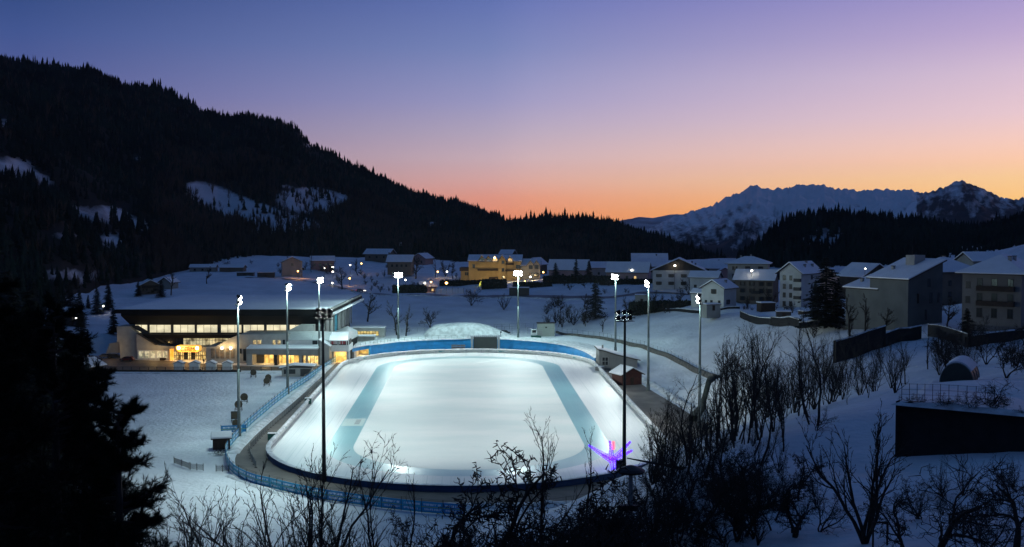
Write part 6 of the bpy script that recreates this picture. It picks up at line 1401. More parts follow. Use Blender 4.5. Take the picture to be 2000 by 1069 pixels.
for i, (px, py, Y, rx, h, lab) in enumerate([(1105, 551, 540, 11, 3.8, 'dark clipped hedge in front of the long pink gabled house'), (1165, 553, 535, 9, 3.4, 'dark hedge below the plain snow roofed house'), (1225, 553, 525, 13, 2.6, 'low dark hedge in front of the house with the rose gable'), (800, 578, 530, 8, 4.0, 'dark evergreen hedge by the road left of the lit fence'), (905, 556, 570, 12, 2.6, 'dark hedge below the left wing of the hotel'), (965, 565, 540, 6, 4.5, 'dark shrubbery right of the lit canopy'), (1040, 566, 530, 9, 2.6, 'hedge below the right wing of the hotel'), (1260, 600, 420, 6, 4.5, 'dark shrubs right of the grey flat shed'), (1310, 600, 418, 8, 3.5, 'dark shrubs on the slope below the timber gabled house')]):
    p = P(px, py, Y); leaf_mass('hedge', lab, 'hedge', (p[0], p[1], Tz(p[0], p[1]) - .2), rx, 1.6, h, M['hedge'], 2600, 20 + i, .55, True)
# orange lit slat fence by the road
p0, p1 = P(850, 571, 520), P(905, 572, 516); c = thing('slat_fence', 'pale slat fence lit orange by a street lamp beside the road', 'fence', (p0[0], p0[1], Tz(p0[0], p0[1]))); L_ = p1[0] - p0[0]; m = MB()
for i in range(5): m.box(0, L_, -.04, .04, .3 + i * .5, .62 + i * .5)
m.obj('slats', M['white_paint'], c)
for i in range(6): m = MB(); m.box(i * L_ / 5 - .12, i * L_ / 5 + .12, .05, .25, -.6, 3.0); m.obj('post', M['timber'], c)
# road beyond the slope
RD = [(480, 545, 600), (560, 542, 590), (640, 552, 560), (690, 562, 535), (735, 574, 512), (800, 577, 505), (900, 578, 501), (1000, 578, 498), (1100, 580, 492), (1180, 581, 488), (1260, 575, 490), (1350, 572, 470), (1450, 590, 425)]
rp_ = smooth_poly([P(*q)[:2] for q in RD], 6); V = []
for i, (x, y) in enumerate(rp_):
    for dy_ in (-3.2, -1, 1, 3.2): V.append((x, y + dy_, Tz(x, y + dy_) + .22))
o = np_obj('road', V, [(4 * i + j, 4 * (i + 1) + j, 4 * (i + 1) + j + 1, 4 * i + j + 1) for i in range(len(rp_) - 1) for j in range(3)], M['road'], smooth=True); tag(o, 'dark cleared road crossing above the snow slope', 'road', kind='structure')
snow_bank([P(a, b_ + 3, c - 6)[:2] for a, b_, c in RD[3:10]], 2.2, .7, 'ploughed snow bank along the near edge of the upper road', 13, False, z=lambda x, y: Tz(x, y))
p = P(705, 566, 530); car('car driving down the upper road with its lamps lit', (p[0], p[1], Tz(p[0], p[1]) + .25), R(-28), M['car_grey'], False, True)
p = P(985, 640, 404); car('dark car parked on the snow below the slope, behind the scoreboard', (p[0], p[1], Tz(p[0], p[1]) + .05), R(6), M['car_dark'])
# ---------------------------------------------------------------- street lamps
M['lamp_o'] = emit('orange street light', (1, .50, .12, 1), 14); M['lamp_w'] = emit('white street light', (1, .93, .75, 1), 14)
def street_lamp(px, py, Y, lab, orange=True, light=0, r=.42, hmin=4.5):
    p = P(px, py, Y); zg = Tz(p[0], p[1]); H_ = max(hmin, p[2] - zg); zg = p[2] - H_; c = thing('street_lamp', lab, 'street lamp', (p[0], p[1], zg), 0, 'street lamps in the village'); m = MB(); m.tube((0, .3, -1), (0, .3, H_ + .3), .09, .06, 6); m.tube((0, .3, H_ + .3), (0, -.2, H_ + .35), .05, .05, 5); m.obj('pole', M['dark_steel'], c)
    m = MB(); m.ball((0, -.2, H_), r, 10, 7, 1, 1, .85); m.obj('lamp_head', M['lamp_o' if orange else 'lamp_w'], c, True)
    if light: plight('street_light', (p[0], p[1] - .2, p[2] - .1), light, (1, .45, .10) if orange else (1, .9, .7), .4)
for a in [(582, 530, 600, 'street lamp by the rose side of the tall pale house', True, 4500), (706, 515, 640, 'street lamp on the bend of the upper lane', True, 900), (683, 544, 560, 'street lamp beside the road above the driving car', True, 800),
          (855, 531, 600, 'street lamp above the dark hedge left of the hotel', True, 900), (873, 531, 605, 'white lamp right of the orange one above the lit fence', False, 300), (872, 553, 521, 'bright orange lamp over the slat fence', True, 9000, .6), (842, 551, 540, 'reddish lamp left of the slat fence', True, 300),
          (830, 553, 540, 'small white lamp at the dark hedge by the road', False, 0), (1025, 550, 560, 'orange lamp right of the mast lamp below the hotel', True, 2200, .5), (1061, 532, 590, 'orange lamp at the right corner of the hotel', True, 2200), (1036, 541, 575, 'small white lamp in front of the right hotel wing', False, 200),
          (1234, 528, 535, 'white lamp in front of the rose gabled house', False, 900), (1318, 519, 497, 'bright white lamp on the timber gabled house front', False, 900, .45), (1468, 529, 428, 'small white lamp on the brownish house', False, 200), (650, 522, 620, 'upper white lamp of the pair by the lane', False, 120), (650, 531, 612, 'lower white lamp of the pair by the lane', False, 120), (684, 518, 640, 'white lamp left of the bend of the upper lane', False, 120), (649, 553, 560, 'white lamp on the snow behind the hall roof', False, 120), (634, 524, 625, 'faint white lamp in front of the low house', False, 0, .25),
          (792, 547, 570, 'small white lamp right of the first terrace mast', False, 100), (202, 598, 430, 'white lamp at the left end of the hall roof', False, 200, .3), (149, 621, 400, 'small yellow lamp among the trees at the far left', False, 60, .28), (1690, 525, 395, 'white lamp on the dark steep gabled house', False, 60, .25), (1007, 553, 545, 'orange lamp left of the mast lamp below the hotel', True, 200, .35), (840, 507, 760, 'faint lamp among the trees under the left hill', False, 0, .3)]: street_lamp(*a)
# ---------------------------------------------------------------- leafless trees
def grow(seed, maxlev=3, stems=1, trunk=1.0, spread=.5, ratio=.55, kids=(9, 6, 4), up=.06, jit=.12, bare=.25, stem_ang=.25, r0=.018, droop=0.0, thorn=0.0):
    g = random.Random(seed); T_, C_ = [], []
    def rv(): return Vector((g.gauss(0, 1), g.gauss(0, 1), g.gauss(0, 1)))
    def br(p, d, L_, r, lev):
        n = (9, 6, 4, 3)[lev]; pos = []
        q = p.copy(); dd = d.copy()
        for i in range(n):
            dd = (dd + rv() * jit * (1 + .3 * lev) + Vector((0, 0, up - droop * lev * .05))).normalized(); q2 = q + dd * L_ / n
            ra = r * (1 - .8 * i / n); rb_ = r * (1 - .8 * (i + 1) / n)
            (T_ if lev == 0 else C_).append((*q, *q2, ra, rb_)); pos.append((q2.copy(), dd.copy(), rb_, (i + 1) / n)); q = q2
        if lev >= maxlev: return
        k = kids[lev]
        for j in range(k):
            f = bare + (1 - bare) * (j + g.random()) / k if lev == 0 else .15 + .85 * (j + g.random()) / k
            ii = min(n - 1, max(0, int(f * n))); pp_, dd_, rr_, _ = pos[ii]; 
            if ii > 0: pp_ = pos[ii - 1][0].lerp(pp_, g.random())
            side = dd_.cross(rv()).normalized(); ang = spread * g.uniform(.75, 1.3); nd = (dd_ * math.cos(ang) + side * math.sin(ang)).normalized()
            br(pp_, nd, L_ * ratio * g.uniform(.6, 1.15) * (1.15 - .6 * f), max(rr_ * .62, r0 * .09), lev + 1)
        if thorn and lev >= 1:
            for pp_, dd_, rr_, _ in pos:
                s = dd_.cross(rv()).normalized(); C_.append((*pp_, *(pp_ + s * .012 * thorn), r0 * .10, r0 * .05))
    for s in range(stems):
        a = 2 * math.pi * s / max(1, stems) + g.uniform(-.4, .4); an = stem_ang * g.uniform(.5, 1.3) if stems > 1 else g.uniform(0, .06)
        br(Vector((0, 0, -.02)), Vector((math.cos(a) * math.sin(an), math.sin(a) * math.sin(an), math.cos(an))).normalized(), trunk * g.uniform(.8, 1.05) if stems > 1 else trunk, r0 * (1 if stems == 1 else .7), 0)
    top = max(s[5] for s in T_ + C_); sc = 1.0 / top
    A = np.array(T_) * sc; B = np.array(C_) * sc
    return A, B
def tree_proto(seed, tm='bark', cm='twig', thick=1.35, **k):
    A, B = grow(seed, **k); A[:, 6:] *= thick ** .5; B[:, 6:] *= thick; V, Fc = tubes_np(A, 6); a = np_obj('trunk', V, Fc, M[tm]); V, Fc = tubes_np(B, 3); b_ = np_obj('crown', V, Fc, M[cm])
    r = (a.data, b_.data); bpy.data.objects.remove(a); bpy.data.objects.remove(b_); return r
PT = {
 'slim1': tree_proto(11, spread=.42, ratio=.42, kids=(16, 7, 4), up=.10, r0=.011, bare=.22), 'slim2': tree_proto(12, spread=.50, ratio=.40, kids=(15, 7, 4), up=.09, r0=.012, bare=.15, jit=.14),
 'pole1': tree_proto(13, spread=.40, ratio=.26, kids=(18, 5, 3), up=.10, r0=.009, bare=.35, jit=.08), 'pole2': tree_proto(14, spread=.45, ratio=.30, kids=(16, 6, 3), up=.06, r0=.010, bare=.3, jit=.13),
 'broad1': tree_proto(21, spread=.75, ratio=.62, kids=(10, 7, 5), up=.06, r0=.026, bare=.22), 'broad2': tree_proto(22, spread=.7, ratio=.60, kids=(11, 7, 5), up=.07, r0=.024, bare=.28),
 'multi1': tree_proto(31, stems=5, spread=.45, ratio=.45, kids=(9, 5, 3), up=.08, r0=.016, bare=.15, stem_ang=.32), 'multi2': tree_proto(32, stems=7, spread=.5, ratio=.42, kids=(8, 5, 3), up=.07, r0=.014, bare=.1, stem_ang=.45),
 'vase': tree_proto(41, stems=6, spread=.40, ratio=.42, kids=(10, 5, 3), up=.07, r0=.022, bare=.3, stem_ang=.42), 'thorn1': tree_proto(51, stems=2, spread=.70, ratio=.5, kids=(11, 7, 4), up=.05, r0=.026, bare=.2, jit=.2, stem_ang=.3, thorn=2.0),
 'thorn2': tree_proto(52, stems=3, spread=.75, ratio=.55, kids=(10, 7, 4), up=.05, r0=.022, bare=.1, jit=.22, stem_ang=.4, thorn=2.0), 'apple': tree_proto(61, spread=.95, ratio=.75, kids=(8, 8, 5), up=.01, r0=.045, bare=.3, jit=.2),
 'round': tree_proto(71, stems=3, spread=.6, ratio=.5, kids=(10, 8, 6), up=.05, r0=.02, bare=.2, stem_ang=.3), 'pale': tree_proto(72, cm='twig_pale', spread=.6, ratio=.55, kids=(10, 8, 5), up=.06, r0=.02, bare=.25),
}
PT['fine1'] = tree_proto(81, thick=.85, stems=2, spread=.42, ratio=.45, kids=(13, 8, 6), up=.09, r0=.013, bare=.22, stem_ang=.14, jit=.14); PT['fine2'] = tree_proto(83, thick=.85, stems=1, spread=.5, ratio=.42, kids=(18, 9, 6), up=.08, r0=.013, bare=.18, jit=.13)
PTF = {      # far trees carry the mass of twigs too fine to see one by one
 'broad1': tree_proto(21, thick=2.6, spread=.75, ratio=.55, kids=(12, 8, 5), up=.06, r0=.024, bare=.2), 'broad2': tree_proto(22, thick=2.6, spread=.7, ratio=.52, kids=(12, 8, 5), up=.07, r0=.022, bare=.25),
 'round': tree_proto(71, thick=2.4, stems=3, spread=.6, ratio=.5, kids=(10, 8, 6), up=.05, r0=.02, bare=.2, stem_ang=.3), 'pale': tree_proto(73, thick=2.4, spread=.6, ratio=.42, kids=(12, 8, 5), up=.08, r0=.018, bare=.2),
 'multi1': tree_proto(31, thick=2.4, stems=5, spread=.45, ratio=.45, kids=(9, 6, 4), up=.08, r0=.016, bare=.15, stem_ang=.32), 'multi2': tree_proto(32, thick=2.4, stems=7, spread=.5, ratio=.42, kids=(8, 6, 4), up=.07, r0=.014, bare=.1, stem_ang=.45),
 'slim1': tree_proto(11, thick=2.4, spread=.42, ratio=.36, kids=(16, 7, 4), up=.10, r0=.011, bare=.2), 'slim2': tree_proto(12, thick=2.4, spread=.50, ratio=.34, kids=(15, 7, 4), up=.09, r0=.012, bare=.15, jit=.14)}
TN = [0]
def bare(px, py, top, kind, label, Y=None, lean=0.0, group=None, wide=1.0, cat='tree', name='bare_tree', rz=None):
    """stand a tree so that it is seen from py (foot) to top; Y given: distance, else where the ground is seen"""
    TN[0] += 1; rr = random.Random(TN[0])
    if Y is None: x, y, z = GT(px, py)
    else: x = P(px, py, Y)[0]; y = Y; z = Tz(x, y)
    zt = P(px, top, y)[2]; h = max(.8, zt - z)
    c = thing(name, label, cat, (x, y, z - .1), rr.uniform(0, 6.28) if rz is None else rz, group, (h * wide, h * wide, h)); c.rotation_euler[1] = lean
    a, b_ = (PTF if y > 250 and kind in PTF else PT)[kind]; link(bpy.data.objects.new('trunk', a), c); link(bpy.data.objects.new('crown', b_), c); return c
def scatter(n, px0, px1, y0, y1, h0, h1, kinds, label, group, seed, keep=None, name='shrub'):
    g = random.Random(seed); k = 0
    while k < n:
        px = g.uniform(px0, px1); Y = g.uniform(y0, y1); x = P(px, 800, Y)[0]; z = Tz(x, Y); k += 1
        a, b_ = to_py(x, Y, z)
        if keep and not keep(a, b_): continue
        TN[0] += 1; h = g.uniform(h0, h1); w_ = g.uniform(.8, 1.25)
        c = thing(name, label, name.replace('_', ' '), (x, Y, z - .1), g.uniform(0, 6.28), group, (h * w_, h * w_, h)); ta, tb = PT[g.choice(kinds)]; link(bpy.data.objects.new('trunk', ta), c); link(bpy.data.objects.new('crown', tb), c)
# far slope and village
for q in [(718, 629, 572, 'broad1', 'bare tree on the slope just right of the hall roof corner'), (775, 655, 585, 'pale', 'tall thin bare tree right behind the first terrace mast'), (793, 657, 592, 'pale', 'pale bare tree right of the first terrace mast'), (840, 641, 598, 'round', 'round bare tree alone low on the far slope'),
          (921, 598, 556, 'round', 'bare forked tree below the road under the hotel'), (984, 606, 572, 'multi2', 'small spreading bare tree left of the second terrace mast'), (404, 555, 520, 'broad2', 'bare tree alone on the snow meadow behind the hall roof'), (334, 577, 500, 'slim2', 'thin bare tree right of the dark chalet'),
          (668, 566, 520, 'broad1', 'large bare tree in front of the lane lamps'), (642, 540, 508, 'round', 'bare tree between the low house and the lane'), (608, 535, 492, 'slim1', 'bare tree at the rose corner of the tall pale house'), (700, 540, 505, 'broad2', 'bare tree on the lane under the farmhouse'),
          (812, 545, 500, 'broad1', 'bare tree left of the half hidden house'), (850, 542, 498, 'slim2', 'bare tree in front of the half hidden reddish house'), (870, 540, 505, 'round', 'bare tree at the left of the hotel wing'), (885, 545, 512, 'broad2', 'bare tree close beside the left hotel wing'),
          (1177, 649, 612, 'pale', 'small bare tree at the foot of the right slope'), (1120, 636, 592, 'multi2', 'bare willow shrub left of the big conifer'), (1098, 640, 600, 'multi1', 'bare shrub behind the pale boarded cabin'), (1085, 632, 600, 'multi2', 'bare shrub just above the pale boarded cabin'), (1140, 635, 605, 'multi1', 'bare shrub touching the foot of the big conifer'), (1108, 622, 590, 'multi2', 'bare shrub higher up above the cabin'),
          (1225, 610, 578, 'round', 'small bare shrub right of the timing building mast'), (1308, 612, 590, 'broad2', 'little bare tree at the edge of the snow slope'), (1330, 598, 560, 'broad1', 'bare tree below the timber gabled house'), (1275, 600, 565, 'round', 'bare tree right of the lamp of the red hut mast'), (1000, 575, 552, 'slim2', 'bare tree below the hotel entrance'), (968, 545, 520, 'round', 'bare bush in front of the hotel balconies'),
          (1420, 742, 668, 'round', 'round dense bare tree at the corner of the stone wall'), (1590, 660, 622, 'multi2', 'bush on the snow crest left of the tall conifer'), (1660, 660, 560, 'pale', 'bare birch before the left face of the monopitch house'), (1690, 655, 570, 'pale', 'bare tree against the lit corner of the monopitch house'), (1632, 640, 550, 'slim1', 'bare poplar right beside the tall conifer')]: bare(*q)
def far_shrubs(n, px0, px1, py0, py1, h0, h1, label, group, seed):
    g = random.Random(seed)
    for _ in range(n):
        x, y, z = GT(g.uniform(px0, px1), g.uniform(py0, py1), 380); h = g.uniform(h0, h1); w_ = g.uniform(.9, 1.7); TN[0] += 1
        c = thing('shrub', label, 'shrub', (x, y, z - .1), g.uniform(0, 6.28), group, (h * w_, h * w_, h)); ta, tb = PTF[g.choice(['round', 'multi2', 'multi1', 'broad1'])]; link(bpy.data.objects.new('trunk', ta), c); link(bpy.data.objects.new('crown', tb), c)
far_shrubs(18, 700, 905, 535, 572, 1.5, 4.5, 'leafless garden shrub on the meadow left of the hotel', 'garden shrubs left of the hotel', 21)
far_shrubs(16, 1030, 1290, 553, 576, 1.2, 3.2, 'leafless garden shrub on the snow below the row of pink gables', 'garden shrubs below the pink gables', 22)
far_shrubs(14, 1060, 1150, 596, 640, 2.5, 6, 'leafless willow shrub in the clump above the pale boarded cabin', 'willow shrubs above the cabin', 23)
far_shrubs(10, 1225, 1330, 585, 612, 2, 4.5, 'leafless shrub on the edge above the right snow slope', 'shrubs above the right snow slope', 24)
far_shrubs(14, 1450, 1600, 612, 645, 1.2, 3, 'leafless garden shrub in the terraced garden below the apartment block', 'shrubs in the terraced garden', 25)
far_shrubs(16, 380, 700, 500, 535, 2, 5, 'leafless shrub along the lanes of the upper meadow', 'shrubs on the upper meadow', 26)
for i, q in enumerate([(1345, 575, 535, 'round', 'bare tree before the low white house with the lilac roof'), (1440, 590, 548, 'broad1', 'bare tree between the small white house and the brownish house'), (1505, 600, 560, 'round', 'bare tree at the left corner of the white apartment block'), (1285, 565, 530, 'broad2', 'bare tree left of the white house with the timber gable'),
          (1548, 612, 585, 'multi1', 'bare bush in front of the white apartment block'), (1728, 650, 600, 'broad1', 'bare tree against the right face of the monopitch house'), (1850, 640, 580, 'broad1', 'bare tree in the gap beside the balcony house'), (1905, 668, 610, 'round', 'bare tree before the balconies of the large house'), (1460, 600, 575, 'multi2', 'bare bush right of the small white house'), (1835, 620, 575, 'slim2', 'thin bare tree in the lane between the two large houses')]): bare(*q)
scatter(30, 1300, 1660, 84, 128, 4.0, 10.5, ['fine1', 'fine2', 'pole2', 'slim2', 'fine1'], 'dark bare tree standing among the shrubs of the near right slope', 'bare trees among the shrubs of the near right slope', 17, lambda a, b_: b_ > 850 and not (1570 < a < 1680 and 880 < b_ < 1000), 'bare_tree')
scatter(16, 1400, 1600, 116, 150, 8, 15, ['fine1', 'fine2', 'pole1', 'pole2'], 'tall bare tree in the dense row behind the snow ridge', 'tall trees behind the snow ridge', 18, None, 'bare_tree')
scatter(46, 1230, 1590, 76, 112, 2.4, 5.0, ['thorn1', 'thorn2', 'multi2', 'thorn2'], 'dark thorn bush in the scrub on the near right slope', 'thorn scrub on the near right slope', 19, lambda a, b_: b_ > 895 and a < 1300 + (b_ - 880) * 1.9, 'thorn_bush')
# right thicket
TH = 'bare trees in the thicket on the right slope'
for q in [(1290, 935, 742, 'slim1', 'leaning bare tree with many shoots at the left end of the right thicket', 125, .05), (1275, 950, 800, 'multi1', 'bare multi stemmed bush right of the violet sculpture', 118), (1342, 930, 708, 'slim2', 'tall bare tree with a wide fan of branches before the right path', 122), (1372, 962, 770, 'pole2', 'thin leaning bare tree right of the fan shaped one', 112, .06), (1312, 925, 800, 'pole1', 'thin upright bare tree left of the fan shaped one', 130),
          (1398, 905, 740, 'pole2', 'slender bare tree left of the broken trunk', 125), (1430, 885, 688, 'slim2', 'bare tree with a thick dark trunk under the round bare tree', 125), (1413, 895, 790, 'pole1', 'short bare pole tree between two taller ones', 122), (1460, 905, 632, 'pole1', 'very tall bare pole tree on the snow ridge', 118), (1482, 890, 622, 'slim1', 'tallest bare tree on the snow ridge with a curved fan of twigs', 118, .03), (1447, 890, 720, 'pole2', 'bare tree left of the tallest pair on the ridge', 120),
          (1385, 885, 800, 'multi1', 'bare shoots at the edge of the right path', 135), (1358, 900, 810, 'multi2', 'bare shrub at the top of the right bank', 130), (1510, 880, 690, 'slim1', 'bare tree right of the tallest pair on the ridge', 125), (1525, 850, 730, 'multi1', 'dense dark multi stemmed tree behind the ridge', 140), (1560, 835, 700, 'slim2', 'bare tree in the middle of the dark thicket', 145), (1590, 830, 690, 'multi2', 'bushy bare tree in the middle of the dark thicket', 150), (1620, 815, 680, 'multi1', 'bushy bare tree left of the dark retaining wall', 150), (1650, 815, 700, 'slim1', 'bare tree behind the snow strip left of the retaining wall', 150), (1680, 800, 690, 'multi2', 'bushy bare tree nearest to the retaining wall corner', 160), (1710, 790, 700, 'multi1', 'bare bush above the retaining wall corner', 165), (1740, 780, 690, 'multi2', 'bare bush between the retaining wall and the snow lane', 170), (1540, 800, 700, 'multi2', 'bush behind the ridge below the snow crest', 190), (1480, 790, 700, 'multi1', 'bare bush on the valley side of the ridge', 200), (1610, 760, 650, 'multi1', 'bush under the high retaining wall', 215), (1575, 750, 668, 'slim1', 'bare tree under the high retaining wall', 215), (1770, 740, 680, 'multi2', 'bush left of the twiggy tree in the snow lane', 205), (1850, 730, 680, 'multi1', 'bush right of the twiggy tree in the snow lane', 205), (1880, 740, 690, 'multi2', 'dark bush behind the polytunnel', 190),
          (1812, 722, 628, 'slim2', 'twiggy bare tree in the middle of the snow lane', 195)]:
    bare(q[0], q[1], q[2], q[3], q[4], q[5], q[6] if len(q) > 6 else 0, TH)
for q in [(1690, 1045, 775, 'vase', 'large vase shaped bare tree with many stems on the near right slope', 72), (1835, 1090, 870, 'apple', 'gnarled spreading fruit tree at the bottom right', 62), (1985, 1060, 880, 'apple', 'gnarled dark fruit tree at the right edge', 66), (1950, 850, 720, 'apple', 'spreading bare tree beside the polytunnel', 112), (1560, 1010, 880, 'thorn1', 'dark thorny tree on the near right slope', 88), (1520, 960, 850, 'multi2', 'dark bush on the crest left of the snow patch', 100), (1450, 1010, 900, 'thorn2', 'thorny bush low on the near right slope', 90), (1600, 1050, 930, 'thorn2', 'thorny bush left of the vase shaped tree', 78), (1390, 1060, 960, 'thorn2', 'thorn bush at the bottom right of the radio mast', 84), (1480, 1075, 960, 'multi2', 'bush at the bottom edge on the right slope', 76), (1760, 1085, 940, 'thorn1', 'thorny tree between the vase shaped and the fruit tree', 66), (1920, 1085, 950, 'thorn2', 'thorny bush between the two fruit trees', 62), (1880, 1000, 880, 'multi1', 'thin bare shoots before the dark retaining wall', 84), (1620, 920, 830, 'pole1', 'thin bare sapling on the snow left of the retaining wall', 104)]:
    bare(q[0], q[1], q[2], q[3], q[4], q[5], 0, 'bare trees on the near right slope')
# foreground bottom
for q in [(595, 1069, 845, 'multi1', 'wide bare sapling clump left of the black mast', 95), (612, 1069, 862, 'slim1', 'upright bare tree left of the black mast', 90), (672, 1069, 872, 'slim2', 'bushy topped bare tree right of the black mast', 92), (712, 1069, 905, 'pole2', 'thin bare tree before the banner fence', 90), (752, 1069, 900, 'pole1', 'thin bare tree with upright shoots before the banner fence', 92), (775, 1069, 905, 'pole1', 'single thin shoot left of the thorny tree', 88), (545, 1069, 930, 'multi2', 'low spreading bare bush at the bottom left of the saplings', 85), (640, 1069, 960, 'multi2', 'low bare bush below the black mast', 80), (700, 1069, 980, 'multi1', 'low bare bush at the bottom below the banner fence', 78),
          (352, 1069, 930, 'multi2', 'bare bush right below the near pine', 80), (390, 1069, 935, 'slim2', 'bare sapling with upright twigs right of the near pine', 84), (318, 1069, 970, 'multi1', 'bare bush at the foot of the near pine', 70), (435, 1069, 985, 'multi2', 'small bare bush between the pine and the saplings', 84), (370, 1069, 990, 'thorn2', 'low thorny bush right of the near pine', 72), (480, 1069, 1000, 'multi2', 'small bare bush at the bottom left', 82),
          (920, 1069, 908, 'thorn1', 'thorny bare tree with two crooked tops before the navy wall', 78), (1005, 1069, 862, 'thorn1', 'thorny bare tree with tall prongs before the teal lane', 80), (1066, 1069, 795, 'slim1', 'tall thin bare tree reaching up over the infield', 85), (1105, 1069, 830, 'pole2', 'leaning bare tree right of the tall thin one', 84, -.12), (960, 1069, 960, 'thorn2', 'dark thorn thicket between the two thorny trees', 72), (1050, 1080, 960, 'thorn2', 'dark thorn thicket below the tall thin tree', 68), (1130, 1080, 945, 'thorn2', 'dark thorn thicket left of the radio mast', 72), (1180, 1080, 940, 'multi2', 'dark bare bush just left of the radio mast', 76), (880, 1075, 980, 'thorn2', 'dark thorn thicket left of the thorny tree', 72), (1250, 1080, 960, 'thorn2', 'dark thorn thicket right of the radio mast', 76), (1300, 1085, 980, 'multi2', 'bare bush right of the radio mast', 76), (820, 1075, 985, 'multi1', 'bare bush at the bottom centre left', 76), (1215, 1080, 980, 'thorn1', 'thorny tree at the foot of the radio mast', 72), (1090, 1085, 990, 'thorn1', 'thorny tree at the bottom centre', 64), (1160, 1085, 1000, 'thorn1', 'thorny tree at the bottom between the thickets', 62), (1000, 1085, 1000, 'thorn2', 'thorn bush at the very bottom centre', 60)]:
    bare(q[0], q[1], q[2], q[3], q[4], q[5], q[6] if len(q) > 6 else 0, 'bare trees along the bottom edge')
scatter(62, 1490, 1775, 140, 232, 4.5, 9.5, ['multi1', 'fine1', 'fine2', 'slim1', 'fine2', 'fine1'], 'leafless shrub in the dark thicket below the monopitch house', 'shrubs of the thicket below the houses', 5, lambda a, b_: b_ > 690 and not (1700 < a < 1800 and b_ < 730))
scatter(40, 1250, 1620, 76, 122, 1.8, 3.6, ['thorn2', 'multi2', 'thorn1', 'multi1'], 'low leafless shrub on the near right snow slope', 'shrubs on the near right slope', 6, lambda a, b_: not (1480 < a < 1560 and b_ < 930))
scatter(26, 1280, 1490, 112, 150, 5, 10, ['pole1', 'pole2', 'slim2', 'slim1'], 'thin bare tree in the row along the snow ridge', 'thin trees along the snow ridge', 7, None, 'bare_tree')
scatter(36, 1240, 1540, 78, 120, 3.2, 6.5, ['broad1', 'thorn1', 'round', 'broad2'], 'dark leafless bush among the low shrubs of the near right slope', 'bushes on the near right slope', 16, lambda a, b_: b_ > 905 and a < 1240 + (b_ - 880) * 2.2 + 120)
scatter(76, 830, 1270, 58, 86, 3.5, 7.6, ['thorn2', 'multi2', 'thorn1', 'thorn2'], 'thorny shrub in the black thicket along the bottom edge', 'thorn thicket along the bottom edge', 8, lambda a, b_: b_ > 1060, 'thorn_bush')
scatter(16, 470, 840, 70, 92, 3.5, 6.5, ['multi2', 'multi1', 'thorn2'], 'low bare bush along the bottom edge under the banner fence', 'bushes along the bottom edge under the banner fence', 9, lambda a, b_: b_ > 1060)
scatter(12, 290, 480, 66, 88, 3.5, 6.5, ['multi2', 'thorn2', 'multi1'], 'bare bush along the bottom edge beside the near pine', 'bushes along the bottom edge beside the pine', 10, lambda a, b_: b_ > 1060)
scatter(34, 1830, 2040, 150, 225, 3.5, 7, ['multi2', 'round', 'multi1', 'thorn1'], 'dark leafless bush on the slope below the balcony house', 'bushes below the balcony house', 11, lambda a, b_: 660 < b_ < 745)
scatter(16, 1680, 2020, 66, 96, 2.0, 3.6, ['thorn2', 'multi2'], 'low thorn bush on the snow below the black retaining wall', 'thorn bushes below the black retaining wall', 12, lambda a, b_: b_ > 930 and not (1650 < a < 1760), 'thorn_bush')
# unseen conifers added right of and behind the view to shade the near slope
g = np.random.default_rng(77); Vs, Fs, off = [], [], 0
spots = [(g.uniform(.55 * y + 28, .55 * y + 85), y) for y in g.uniform(-25, 150, 230)] + [(g.uniform(-80, 100), g.uniform(-110, -32)) for _ in range(190)]
zs_ = T([q[0] for q in spots], [q[1] for q in spots])
for (x, y), z in zip(spots, zs_):
    tv, tf = FIR[int(g.integers(0, len(FIR)))]; h = g.uniform(20, 30); a = g.uniform(0, 6.28); W_ = tv.copy(); ca, sa = math.cos(a), math.sin(a)
    W_ = np.stack([(tv[:, 0] * ca - tv[:, 1] * sa) * h * .9 + x, (tv[:, 0] * sa + tv[:, 1] * ca) * h * .9 + y, tv[:, 2] * h + z - .5], 1); Vs.append(W_); Fs.append(tf + off); off += len(tv)
o = np_obj('conifer_forest', np.concatenate(Vs), np.concatenate(Fs), M['forest']); tag(o, 'conifer wood around the viewpoint, beyond the right edge of the view', 'forest', kind='stuff')
# a long fallen branch leaning over the right bank
p = P(1225, 895, 118); q_ = P(1345, 918, 112); c = thing('fallen_trunk', 'long dark trunk leaning across the right thicket', 'trunk', p); m = MB(); m.tube((0, 0, 0), (q_[0] - p[0], q_[1] - p[1], q_[2] - p[2]), .06, .20, 8); m.obj('wood', M['bark'], c)

# ---------------------------------------------------------------- conifers
def conifer_mesh(seed, levels=34, width=.23, dens=10, base=.06, spray=3):
    g = np.random.default_rng(seed); V = []; Fc = []; B = []
    for L_ in range(levels):
        t = L_ / (levels - 1); z = base + (1 - base) * t * .97; Rr = width * (1 - t) ** .85 * g.uniform(.75, 1.15) + .012
        nb = max(4, int(dens * (1 - .45 * t)))
        for j in range(nb):
            a = g.uniform(0, 6.28); r = Rr * g.uniform(.55, 1.1); dr = -.25 * r + g.normal(0, .01)
            tip = np.array([r * math.cos(a), r * math.sin(a), z + dr]); B.append((0, 0, z, *tip, .0035 * (1 - t) + .001, .0008)); side = np.array([-math.sin(a), math.cos(a), 0])
            for s in range(5):
                f = (s + .6) / 5; c = np.array([0, 0, z]) * (1 - f) + tip * f; ln = .045 * (1.15 - .5 * f) * (.6 + .8 * Rr / width)
                for sg in (-1, 1):
                    for _ in range(spray):
                        e = c + side * sg * ln * g.uniform(.5, 1.2) + np.array([math.cos(a), math.sin(a), 0]) * ln * g.uniform(0, .8) + np.array([0, 0, g.uniform(-.025, .004)]); w_ = np.array([math.cos(a), math.sin(a), g.uniform(-.3, .3)]) * ln * .28
                        n0 = len(V); V += [c - w_, c + w_, e]; Fc.append((n0, n0 + 1, n0 + 2))
    return np.array(V), np.array(Fc), B
CON = []
